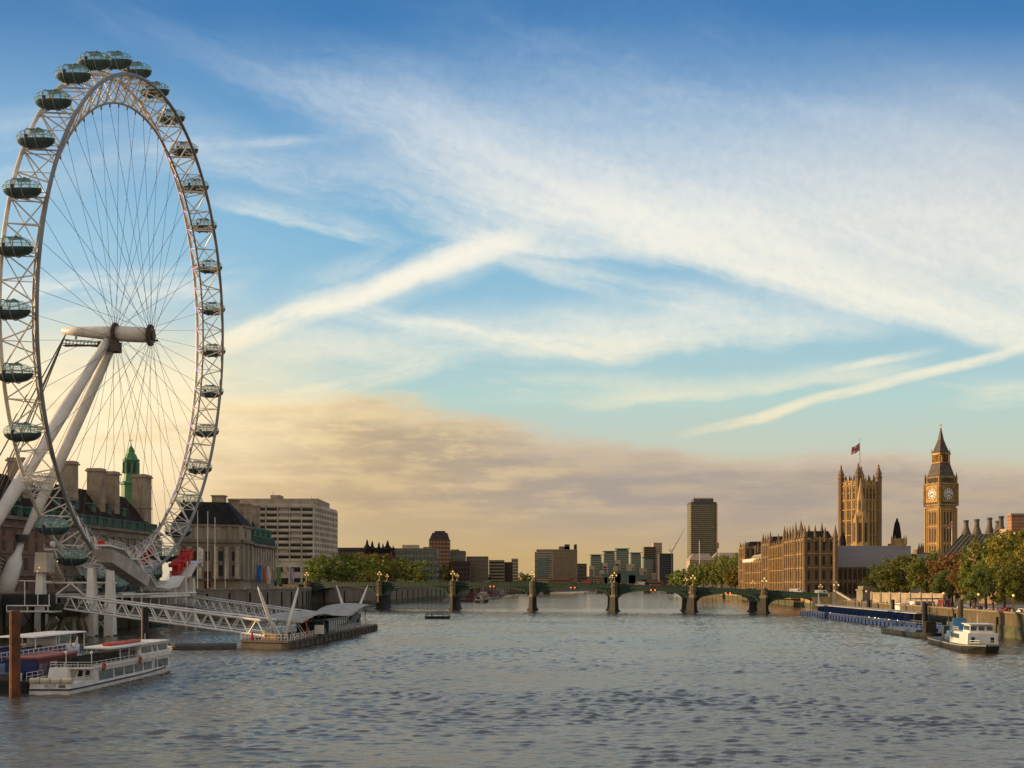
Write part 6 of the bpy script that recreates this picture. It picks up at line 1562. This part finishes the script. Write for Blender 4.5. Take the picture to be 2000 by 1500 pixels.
for px, yt, r in ((717, 1053, 2.1), (727, 1056, 2.1), (740, 1058, 1.9), (748, 1061, 1.7), (757, 1055, 2.6), (768, 1064, 1.2)):
    a = MB(); x = wx(px, 801); zt_ = wz(yt, 801); a.lathe((x, 801, 0), [(r*.8, z1-2), (r*.8, zt_-7), (r*1.35, zt_-6.6), (r*.95, zt_-5), (r*.45, zt_-3.4), (r*.3, zt_-1.4), (.08, zt_)], 8); a.build('turret', M['slate'], v)
far_block('office_block', 'low green glazed office block behind the left trees', 768, 853, 900, 1071, 30, greyc, 6, 12, gglass, side='R', cap=[(785, 816, 1064, beige), (826, 842, 1068, greyc)])
tw = far_block('brown_tower', 'dark brown brick tower with sloping slate top', 838, 877, 1000, 1053, 22, mat('red_brown_cladding', (.15, .07, .04), .85, var=.2), 12, 6, mat('pale_tower_window', (.30, .22, .13), .4, spec=.4), side='R', wf=.7, hf=.5)
a = MB(); D = 1000; z1 = wz(1053, D); a.prism([(wx(839, D), D-.3), (wx(876.5, D), D-.3), (wx(876, D), D+21), (wx(840, D), D+21)], z1, wz(1040, D), [(wx(844, D), D+4), (wx(872, D), D+4), (wx(872, D), D+17), (wx(844, D), D+17)]); a.box(wx(848, D), wx(868, D), D+5, D+14, wz(1040, D), wz(1036.5, D)); a.build('sloping_roof', mat('brown_black_roof', (.045, .03, .025), .8), tw)
far_block('office_block', 'grey terrace block stepped below the brown tower', 877, 908, 1040, 1076, 26, greyc, 7, 6, gglass, cap=[(880, 896, 1073, greyc)])
far_block('office_block', 'dark low block in front of the stepped terrace block', 880, 918, 1000, 1096, 18, darkb, 5, 6)
far_block('office_block', 'bronze glazed office block with a flat roof', 911, 953, 1080, 1087, 26, brownc, 7, 8, amber, wf=.8, hf=.75)
far_block('office_block', 'tan banded office block right of the bronze glazed one', 955, 985, 1120, 1094, 24, tan, 8, 1, M['glass'], hf=.5)
far_block('office_block', 'narrow dark block between two tan blocks', 985, 1001, 1140, 1098, 20, darkb, 7, 4)
far_block('office_block', 'pale slim block last in the left skyline row', 999, 1012, 1200, 1091, 20, beige, 9, 3)
far_block('office_block', 'banded white block with a green glass front', 1044, 1080, 1420, 1078, 26, beige, 15, 1, mat('dark_band_glass', (.03, .035, .03), .3, spec=.4), cap=[(1048, 1077, 1075, greyc)], hf=.45)
D = 1418; a = MB(); a.box(wx(1050.5, D), wx(1070.5, D), D-.6, D+2, wz(1125, D), wz(1089, D)); o = a.build('green_glass_front', gglass, [q for q in COL.objects if q.get('label') == 'banded white block with a green glass front'][0])
far_block('office_tower', 'broad tan ribbed office slab with roof chimneys', 1048, 1127, 1500, 1073, 34, tan, 16, 1, brownc, cap=[(1092, 1113, 1067, greyc), (1103, 1113, 1063, brownc), (1122, 1127, 1063, darkb)], mull=26, hf=.4)
far_block('riverside_block', 'low dark block right of the tan ribbed slab', 1123, 1146, 1600, 1101, 20, darkb, 6, 6, gglass)
far_block('riverside_block', 'low pale riverside block before the green glass towers', 1140, 1180, 1800, 1126, 20, tan, 4, 8)
# green glass riverside towers
def gtower(px0, px1, yt, D, label, base=1112):
    t = thing('glass_tower', label, 'tower', (wx((px0+px1)/2, D), D, GZ), 0, 'stepped green glass towers')
    x0, x1 = wx(px0, D), wx(px1, D); zt_ = wz(yt, D); w_ = x1-x0
    a = MB(); a.box(x0, x1, D, D+26, GZ, zt_-3); a.build('glass_wall', gglass, t)
    a = MB(); a.box(x0-w_*.1, x1+w_*.1, D-3, D+29, zt_-1.2, zt_); a.box(x0+w_*.1, x1-w_*.1, D+2, D+24, zt_-3.2, zt_-1.2); a.build('roof_wing', mat('green_roof_wing', (.07, .16, .12), .5), t)
    a = MB()
    for k in range(1, 16): z = GZ+(zt_-3-GZ)*k/16; a.box(x0-.2, x1+.2, D-.25, D+.2, z-.35, z+.35)
    a.box(x0-w_*.18, x0+w_*.32, D-2, D+18, GZ, zt_-22); a.box(x1-w_*.2, x1+w_*.28, D-3, D+18, GZ, zt_-30); a.build('pale_bays', beige, t)
    for k in range(7): pane(t, (x0+w_*.07, D-2.1, 14+k*(zt_-40)/7), w_*.32, .4, (zt_-40)/7*.55, M['glass'], 'window')
    a = MB(); a.box(x0-w_*.3, x1+w_*.5, D-9, D+6, GZ, zt_-43); a.build('green_podium', gglass, t)
for px0, px1, yt, lb in ((1154, 1175, 1083, 'leftmost green glass tower under a thin wing roof'), (1180, 1201, 1076, 'second green glass tower under a thin wing roof'), (1204, 1228, 1071, 'tallest central green glass tower of the riverside group'), (1233, 1252, 1079, 'fourth green glass tower right of the tallest one'), (1258, 1276, 1088, 'lowest rightmost green glass tower of the riverside group')): gtower(px0, px1, yt, 2250, lb)
far_block('office_tower', 'pale tall slab tower rising behind the green glass towers', 1276, 1293, 2350, 1060, 25, beige, 18, 1, tan)
far_block('office_tower', 'dark tower with pale edge left of the tall pale slab', 1258, 1281, 2320, 1068, 25, brownc, 18, 1, darkb)
far_block('office_tower', 'dark blue grey tower block below the crane', 1288, 1315, 2200, 1081, 30, mat('blue_grey_tower', (.07, .065, .075), .7), 14, 1, M['glass'])
cr_ = thing('tower_crane', 'luffing tower crane with raised jib over the dark tower', 'crane', (wx(1311, 2190), 2190, GZ))
D = 2190; a = MB(); m_ = at(1312, 1078, D); a.bar((m_.x, D, GZ), (m_.x, D, m_.z), .9, 4); a.build('mast', M['grey'], cr_)
a = MB(); tip = at(1337, 1033, D); a.bar(m_, tip, .9, 4, r2=.35); a.bar((m_.x, D, m_.z+1.2), at(1336.5, 1034, D), .3, 4); a.build('jib', M['grey'], cr_)
a = MB(); a.bar(m_, at(1307, 1066, D), .6, 4); a.bar(at(1307, 1066, D), at(1323, 1059, D), .2, 4); a.cbox(at(1307.5, 1075, D), 5, 4, 4.5); a.bar(m_, at(1306, 1075, D), .6, 4); a.build('counter_jib', M['white'], cr_)
# the bow sided tower
ml = thing('bow_sided_tower', 'tall bronze glass tower with gently bowed sides right of the crane', 'tower', (wx(1374.5, 1350), 1350, GR))
D = 1350; zm = lambda y: wz(y, D); x0, x1 = wx(1348, D), wx(1401, D); xm = (x0+x1)/2; hw_ = (x1-x0)/2
def bow(o=0.0):
    pts = []
    for k in range(9): u = -1+k/4; pts.append((xm+u*(hw_-1.2+o), D-2.6*(1-u*u)-o))
    for k in range(5): v_ = k/4; pts.append((xm+hw_+o+1.2*math.sin(v_*PI)-1.2+1.2*0, D+2+v_*26))
    for k in range(9): u = 1-k/4; pts.append((xm+u*(hw_-1.2+o), D+30+2.6*(1-u*u)+o))
    for k in range(5): v_ = 1-k/4; pts.append((xm-hw_-o-1.2*math.sin(v_*PI)+1.2, D+2+v_*26))
    return pts
a = MB(); a.prism(bow(), GR, zm(982)); a.build('glass_wall', mat('bronze_curtain_glass', (.055, .055, .03), .25, spec=.6, var=.35, scale=.15), ml)
sp_ = mat('bronze_spandrel', (.21, .17, .085), .5, var=.2)
for k in range(32): z = zm(1104)+(zm(983)-zm(1104))*k/31; a = MB(); a.prism(bow(.25), z-.75, z+.45); a.build('spandrel_band', sp_, ml)
a = MB(); a.prism(bow(.35), zm(984), zm(980.5)); a.build('dark_parapet', M['dark'], ml)
a = MB()
for xx in (x0+.6, x1-.6): a.cbox((xx, D-.9, (zm(984)+GR)/2), 1.1, 1.0, zm(984)-GR)
a.build('pale_corner_fin', beige, ml)
a = MB(); a.box(wx(1356, D), wx(1395, D), D+5, D+24, zm(981), zm(973))
for k in range(14): a.bar((wx(1357+k*2.9, D), D+6, zm(973)), (wx(1357+k*2.9, D), D+6, zm(970+rnd.random()*2)), .3, 4)
a.build('plant_room', brownc, ml)
wb = thing('white_roofed_house', 'pale stone office with hipped light roof below the bowed tower', 'building', (wx(1378, 1200), 1200, GR))
D = 1200
for i, (p0, p1, ye, yr_) in enumerate(((1347, 1396, 1094, 1081), (1394, 1462, 1090, 1079))):
    a = MB(); a.box(wx(p0, D+i*30), wx(p1, D+i*30), D+i*30, D+i*30+22, GR, wz(ye, D+i*30)); a.build('wall', beige, wb)
    a = MB(); b0, b1 = wx(p0-1, D+i*30), wx(p1+1, D+i*30); y = D+i*30; a.prism([(b0, y-1), (b1, y-1), (b1, y+23), (b0, y+23)], wz(ye, y), wz(yr_, y), [(b0+5, y+9), (b1-5, y+9), (b1-5, y+13), (b0+5, y+13)]); a.build('hipped_roof', mat('pale_tile_roof', (.36, .28, .20), .8, var=.2), wb)
wall_windows(wb, (wx(1348, D), D), (wx(1395, D), D), wz(1106, D), wz(1097, D), 14, 2, .45, .7, M['glass'])
fp2 = MB().tube([(0, 0, 0), (0, 0, 1)], .3, 5).build('flagpole', M['white']); fp2.location = (wx(1366, 1190), 1190, GR); fp2.scale = (1, 1, wz(1056, 1190)-GR); tag(fp2, 'tall pale flagpole before the bowed tower', 'flagpole')
fp3 = MB().tube([(0, 0, 0), (0, 0, 1)], .25, 5).build('flagpole', M['white']); fp3.location = (wx(1404, 1190), 1190, GR); fp3.scale = (1, 1, wz(1056, 1190)-GR); tag(fp3, 'flagpole with a red pennant right of the bowed tower', 'flagpole')
a = MB(); vs = [(-.3*k*1.0, .4*math.sin(k), -j*1.6-k*.5) for k in range(5) for j in range(5)]; a.add(vs, [(k*5+j, k*5+j+1, k*5+j+6, k*5+j+5) for k in range(4) for j in range(4)]); o = a.build('red_pennant', mat('flag_red', (.45, .015, .02), .7)); o.location = (wx(1403.6, 1190), 1190, wz(1057, 1190)); tag(o, 'limp red pennant on the pole right of the bowed tower', 'flag')
# the next bridge upstream
lb_ = thing('upstream_bridge', 'distant low bridge with reddish parapet seen through the arches', 'bridge', (wx(1170, 1450), 1450, 0))
D = 1450; a = MB(); a.box(wx(985, D), wx(1325, D), D, D+16, wz(1145, D), wz(1141, D)); a.build('deck', M['grey'], lb_)
a = MB(); a.box(wx(985, D), wx(1325, D), D-.5, D, wz(1143.5, D), wz(1139, D)); a.build('parapet', mat('faded_red_bridge', (.20, .05, .035), .7), lb_)
for px in (1010, 1068, 1172, 1265, 1310): a = MB(); a.box(wx(px, D)-4, wx(px, D)+4, D-1, D+17, -1, wz(1145, D)); a.build('pier', pst, lb_)

# ------------------------------------------------------------------ trees
def leaf_mat(name, c1, c2):
    m = bpy.data.materials.new(name); m.use_nodes = True; t = X.nt = m.node_tree; b = t.nodes['Principled BSDF']
    tcn = t.nodes.new('ShaderNodeTexCoord'); v = X(tcn.outputs['Object']); oi = t.nodes.new('ShaderNodeObjectInfo')
    c = mixc(sm(noise(v, .35, 3), .36, .64), c1+(1,), c2+(1,)); c = mixc(sm(noise(v, 1.7, 2), .3, .7)*.5, c, tuple(x*.45 for x in c1)+(1,))
    hs = t.nodes.new('ShaderNodeHueSaturation'); put(hs.inputs['Color'], c); put(hs.inputs['Value'], X(oi.outputs['Random'])*.5+.75); put(hs.inputs['Hue'], X(oi.outputs['Random'])*.05+.475)
    put(b.inputs['Base Color'], X(hs.outputs[0])); b.inputs['Roughness'].default_value = .6; b.inputs['Specular IOR Level'].default_value = .25
    tr = t.nodes.new('ShaderNodeBsdfTranslucent'); put(tr.inputs[0], X(hs.outputs[0])); mx = t.nodes.new('ShaderNodeMixShader'); mx.inputs[0].default_value = .3
    t.links.new(b.outputs[0], mx.inputs[1]); t.links.new(tr.outputs[0], mx.inputs[2]); t.links.new(mx.outputs[0], t.nodes['Material Output'].inputs[0]); return m
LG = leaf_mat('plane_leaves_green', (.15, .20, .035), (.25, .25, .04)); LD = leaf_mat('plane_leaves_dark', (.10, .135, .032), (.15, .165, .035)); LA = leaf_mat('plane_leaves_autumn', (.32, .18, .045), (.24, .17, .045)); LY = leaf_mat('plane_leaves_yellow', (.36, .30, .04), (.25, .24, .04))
def crown_mesh(seed, h, rad, nclump, nleaf, leaf, zlo=.28):
    r = random.Random(seed); a = MB()
    for c in range(nclump):
        while True:
            x, y, z = (r.uniform(-1, 1) for _ in range(3))
            d = x*x+y*y+z*z
            if .16 < d < 1 or (d <= .16 and r.random() < .25): break
        wv_ = 1+.22*math.sin(3*math.atan2(y, x)+seed)+.12*math.sin(7*z+seed*2)
        cx_, cy_, cz_ = x*rad*wv_, y*rad*wv_, h*(zlo+(1-zlo)*(.5+.5*z*(.97 if z > 0 else .92)))
        cr_2 = rad*r.uniform(.13, .27)
        for _ in range(nleaf):
            u = Vector((r.gauss(0, 1), r.gauss(0, 1), r.gauss(0, .8))); u = u.normalized()*cr_2*(r.random()**.45)
            p = Vector((cx_, cy_, cz_))+u; n_ = (u.normalized()+Vector((r.uniform(-1, 1), r.uniform(-1, 1), r.uniform(-.3, 1.2)))).normalized()
            t1 = n_.orthogonal().normalized(); t1 = Matrix.Rotation(r.uniform(0, 6.28), 3, n_) @ t1; t2 = n_.cross(t1); s = leaf*r.uniform(.6, 1.3)
            a.add([p-t1*s*.5, p+t2*s*.33, p+t1*s*.5, p-t2*s*.33], [(0, 1, 2, 3)])
    return a
def trunk_mesh(seed, h, rad):
    r = random.Random(seed+99); a = MB(); a.tube([(0, 0, -.2), (.1, 0, h*.15), (.15, .1, h*.35), (.1, .1, h*.62)], [h*.024, h*.019, h*.015, h*.006], 7)
    for k in range(7):
        t = r.uniform(0, 6.28); z0 = h*r.uniform(.2, .45); l = rad*r.uniform(.6, .95); a.tube([(.1, .05, z0), (l*.5*math.cos(t), l*.5*math.sin(t), z0+h*.14), (l*math.cos(t), l*math.sin(t), z0+h*r.uniform(.22, .38))], [h*.011, h*.007, h*.003], 5)
    return a
PROTO = {}
def tree(key, label, cat, p, h, rad, lm, group, seed, big=True, rz=0.0):
    k = (seed % 3, lm.name, big)
    if k not in PROTO:
        t = thing('plane_tree', label, cat, p, rz, group)
        c = crown_mesh(seed % 3+(10 if big else 0), 20, 8.2, 90 if big else 55, 75 if big else 40, .75 if big else 1.15, .2); c.build('crown', lm, t, world=False)
        trunk_mesh(seed % 3, 20, 8.2).build('trunk', M['bark'], t, world=False); PROTO[k] = t
    else: t = copy_tree(PROTO[k]); t['label'] = label; t['group'] = group; t.location = p; t.rotation_euler = (0, 0, rz)
    t.scale = (rad/8.2, rad/8.2, h/20); return t
# right embankment (px, top y, distance, half width px, material)
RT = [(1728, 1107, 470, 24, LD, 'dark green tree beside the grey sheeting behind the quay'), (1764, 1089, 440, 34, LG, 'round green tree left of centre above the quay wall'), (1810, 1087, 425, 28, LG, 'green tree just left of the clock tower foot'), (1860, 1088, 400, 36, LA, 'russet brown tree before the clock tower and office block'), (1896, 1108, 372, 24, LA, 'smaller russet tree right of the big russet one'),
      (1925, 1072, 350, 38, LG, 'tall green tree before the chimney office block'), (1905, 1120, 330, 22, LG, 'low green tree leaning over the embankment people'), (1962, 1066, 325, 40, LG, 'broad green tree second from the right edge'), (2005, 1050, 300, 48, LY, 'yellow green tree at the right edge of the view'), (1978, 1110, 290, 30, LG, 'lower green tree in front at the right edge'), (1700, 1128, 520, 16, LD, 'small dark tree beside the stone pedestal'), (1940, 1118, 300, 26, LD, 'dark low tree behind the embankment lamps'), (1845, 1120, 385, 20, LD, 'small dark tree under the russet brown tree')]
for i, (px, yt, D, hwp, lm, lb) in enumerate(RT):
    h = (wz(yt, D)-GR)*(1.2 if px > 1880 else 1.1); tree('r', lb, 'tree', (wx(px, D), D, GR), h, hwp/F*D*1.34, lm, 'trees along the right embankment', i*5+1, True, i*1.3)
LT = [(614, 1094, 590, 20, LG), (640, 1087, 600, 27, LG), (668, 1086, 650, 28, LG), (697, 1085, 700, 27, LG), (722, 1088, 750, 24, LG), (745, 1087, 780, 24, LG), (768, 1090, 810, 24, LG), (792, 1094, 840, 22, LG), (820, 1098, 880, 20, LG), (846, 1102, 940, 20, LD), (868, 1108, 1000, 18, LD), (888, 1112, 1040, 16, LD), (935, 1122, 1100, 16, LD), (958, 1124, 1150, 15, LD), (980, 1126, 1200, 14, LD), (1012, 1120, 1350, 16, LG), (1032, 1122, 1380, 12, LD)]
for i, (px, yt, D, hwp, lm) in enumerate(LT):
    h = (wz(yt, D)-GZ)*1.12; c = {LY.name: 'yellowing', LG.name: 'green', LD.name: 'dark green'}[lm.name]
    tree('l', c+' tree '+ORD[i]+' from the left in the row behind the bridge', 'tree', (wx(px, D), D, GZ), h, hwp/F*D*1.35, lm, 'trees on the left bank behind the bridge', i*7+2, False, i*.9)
GT = [(1322, 1118, 1100, 14, LG), (1338, 1112, 1080, 15, LG), (1356, 1106, 1060, 17, LG), (1374, 1102, 1040, 18, LG), (1392, 1098, 1020, 19, LG), (1410, 1090, 1000, 21, LG), (1428, 1085, 980, 22, LG), (1442, 1092, 940, 18, LG), (1436, 1104, 910, 18, LY)]
for i, (px, yt, D, hwp, lm) in enumerate(GT):
    h = (wz(yt, D)-GR)*1.1; tree('g', ('yellow green' if lm is LY else 'green')+' garden tree '+ORD[i]+' from the left below the bowed tower', 'tree', (wx(px, D), D, GR), h, hwp/F*D*1.35, lm, 'garden trees beyond the palace', i*11+3, False, i*1.7)

# ------------------------------------------------------------------ people
def body_mesh(seed, arm):
    """one skinned surface: legs, torso, arms and head"""
    import bmesh
    r = random.Random(seed); s_ = .18+.1*r.random()
    V_ = [(0, 0, .95), (0, 0, 1.15), (0, 0, 1.38), (0, 0, 1.5), (0, .02, 1.62), (0, .01, 1.74), (-.1, 0, .9), (-.11, s_*.4, .5), (-.11, -s_*.3, .06), (-.11, -s_*.3+.16, .03), (.1, 0, .9), (.11, -s_*.2, .5), (.11, s_*.6, .06), (.11, s_*.6+.16, .03), (-.2, 0, 1.4), (-.26, -.03, 1.12), (-.25, .1*arm, .86+.2*arm), (-.25, .16*arm, .78+.2*arm), (.2, 0, 1.4), (.26, .03, 1.12), (.25, .14*arm, .86+.12*arm), (.25, .2*arm, .78+.12*arm)]
    Ed = [(0, 1), (1, 2), (2, 3), (3, 4), (4, 5), (0, 6), (6, 7), (7, 8), (8, 9), (0, 10), (10, 11), (11, 12), (12, 13), (2, 14), (14, 15), (15, 16), (16, 17), (2, 18), (18, 19), (19, 20), (20, 21)]
    Ra = [.17, .16, .18, .07, .105, .08, .1, .075, .05, .045, .1, .075, .05, .045, .085, .06, .045, .04, .085, .06, .045, .04]
    me = bpy.data.meshes.new('figure'); me.from_pydata(V_, Ed, []); o = bpy.data.objects.new('figure', me); COL.objects.link(o)
    m = o.modifiers.new('skin', 'SKIN'); o.modifiers.new('sub', 'SUBSURF').levels = 1
    for v_, q in zip(me.skin_vertices[0].data, Ra): v_.radius = (q, q*.8)
    me.skin_vertices[0].data[0].use_root = True
    dg = bpy.context.evaluated_depsgraph_get(); nm = bpy.data.meshes.new_from_object(o.evaluated_get(dg)); bpy.data.objects.remove(o); return nm
skin = mat('skin', (.42, .27, .19), .6, var=.1); hair = mat('dark_hair', (.03, .022, .016), .7)
BASES = [body_mesh(1, .2), body_mesh(2, 1.0), body_mesh(5, .0)]
CLO = {}
def cloth(c): return mat('cloth_%02d_%02d_%02d' % tuple(int(x*99) for x in c), c, .85, var=.25, scale=4)
def person(label, p, rz, top, legs, base, group=None, sc=1.0):
    k = (base, top, legs)
    if k not in CLO:
        me = BASES[base].copy(); me.name = 'person'; 
        for q in (cloth(legs), cloth(top), skin, hair): me.materials.append(q)
        for f in me.polygons:
            z = f.center.z; x = abs(f.center.x); y = f.center.y
            f.material_index = 3 if (z > 1.73 or (z > 1.6 and y < -.01)) else 2 if (z > 1.47 or (x > .2 and z < .9)) else 1 if z > .93 else 0
        CLO[k] = me
    o = bpy.data.objects.new('person', CLO[k]); COL.objects.link(o); o.location = p; o.rotation_euler = (0, 0, rz); o.scale = (sc, sc, sc); return tag(o, label, 'person', group)
person('worker in a bright yellow jacket standing on the floating pier', (wx(519, 216.5), 216.5, DK), 2.6, (.62, .68, .03), (.03, .03, .04), 1, None, 1.08)
tops = [((.03, .03, .04), 'black'), ((.05, .06, .10), 'navy'), ((.30, .03, .03), 'red'), ((.45, .43, .40), 'white'), ((.12, .10, .08), 'brown'), ((.35, .25, .05), 'mustard')]
r = random.Random(21)
for i in range(64):
    px = r.uniform(372, 596); c, nm = r.choice(tops[:5])
    if px < 468: D = r.uniform(415, 434); x = wx(px, D)
    else: x = -r.uniform(91.5, 99.5); D = x*F/(px-1000)
    if x > -90: continue
    person('pedestrian in '+nm+' coat on the promenade by the columned pavilion', (x, D, GZ), r.uniform(0, 6.28), c, (.03, .03, .045), r.randrange(3), 'pedestrians in '+nm+' on the promenade')
for i in range(44):
    D = r.uniform(255, 400); c, nm = r.choice([tops[0], tops[2], tops[3], tops[5], tops[2]]); x = 112+(D-313)*.075+r.uniform(2, 9)
    person('walker in '+nm+' coat behind the embankment wall', (x, D, GR), r.uniform(0, 6.28), c, (.03, .03, .045), r.randrange(3), 'walkers in '+nm+' behind the embankment wall')
r2 = random.Random(5)
for i in range(46):
    px = 600+i*22.5+r2.uniform(-8, 8); c, nm = r2.choice(tops[:4]); p = bpt(px, r2.uniform(1.0, 2.6), par_z(px)-1.18)
    person('pedestrian in '+nm+' coat on the bridge footway', p, BRZ+r2.choice((PI/2, -PI/2)), c, (.03, .03, .045), r2.randrange(3), 'pedestrians in '+nm+' on the bridge')
# vehicles along the embankment road
EV_ = [(1745, 455, 'white', 'delivery_van'), (1760, 450, 'silver', 'car'), (1772, 446, 'white', 'car'), (1786, 440, 'blue', 'car'), (1800, 436, 'white', 'delivery_van'), (1830, 372, 'red', 'delivery_van'), (1868, 345, 'white', 'car'), (1893, 322, 'maroon', 'car'), (1925, 310, 'silver', 'car'), (1950, 300, 'red', 'car'), (1983, 288, 'white', 'car')]
for i, (px, D, c, kind) in enumerate(EV_):
    L, W, H = dict(car=(4.4, 1.8, 1.5), bus=(11, 2.5, 2.95), delivery_van=(5.4, 2.0, 2.45))[kind]; nm = dict(car='car', bus='single deck bus', delivery_van='van')[kind]
    z = 8.0 if D > 430 else GR
    vehicle(kind, L, W, H, vcol[c], c+' '+nm+' on the embankment road, '+ORD[i]+' from the bridge end', {'bus': 'bus', 'car': 'car', 'delivery_van': 'van'}[kind], (wx(px, D)+2, D, GR), PI/2+.1 if i > 4 else .2, 'vehicles on the embankment road')
# embankment lamps
def quay_lamp(p, label):
    t = thing('quay_lamp', label, 'street lamp', p, 0, 'lamps on the embankment wall')
    a = MB(); a.lathe((0, 0, 0), [(.5, 0), (.4, .6), (.14, .9), (.1, 3.2), (.2, 3.3)], 8); a.build('post', M['dark'], t, world=False)
    g = MB(); g.lathe((0, 0, 3.3), [(.1, 0), (.3, .25), (.3, .4), (.1, .65)], 8); g.build('globe', M['lamp'], t, world=False); return t
q = quay_lamp((113.6, 313, 5.5), 'globe lamp on the embankment wall by the tall brown pile')
for (x, y, lb) in ((119.2, 400, 'globe lamp on the embankment wall by the white kiosk'), (111, 283, 'globe lamp on the embankment wall above the work boat'), (108.8, 258, 'globe lamp on the embankment wall nearest the right edge')): dup(q, (x, y, 5.5), 0, None, lb)
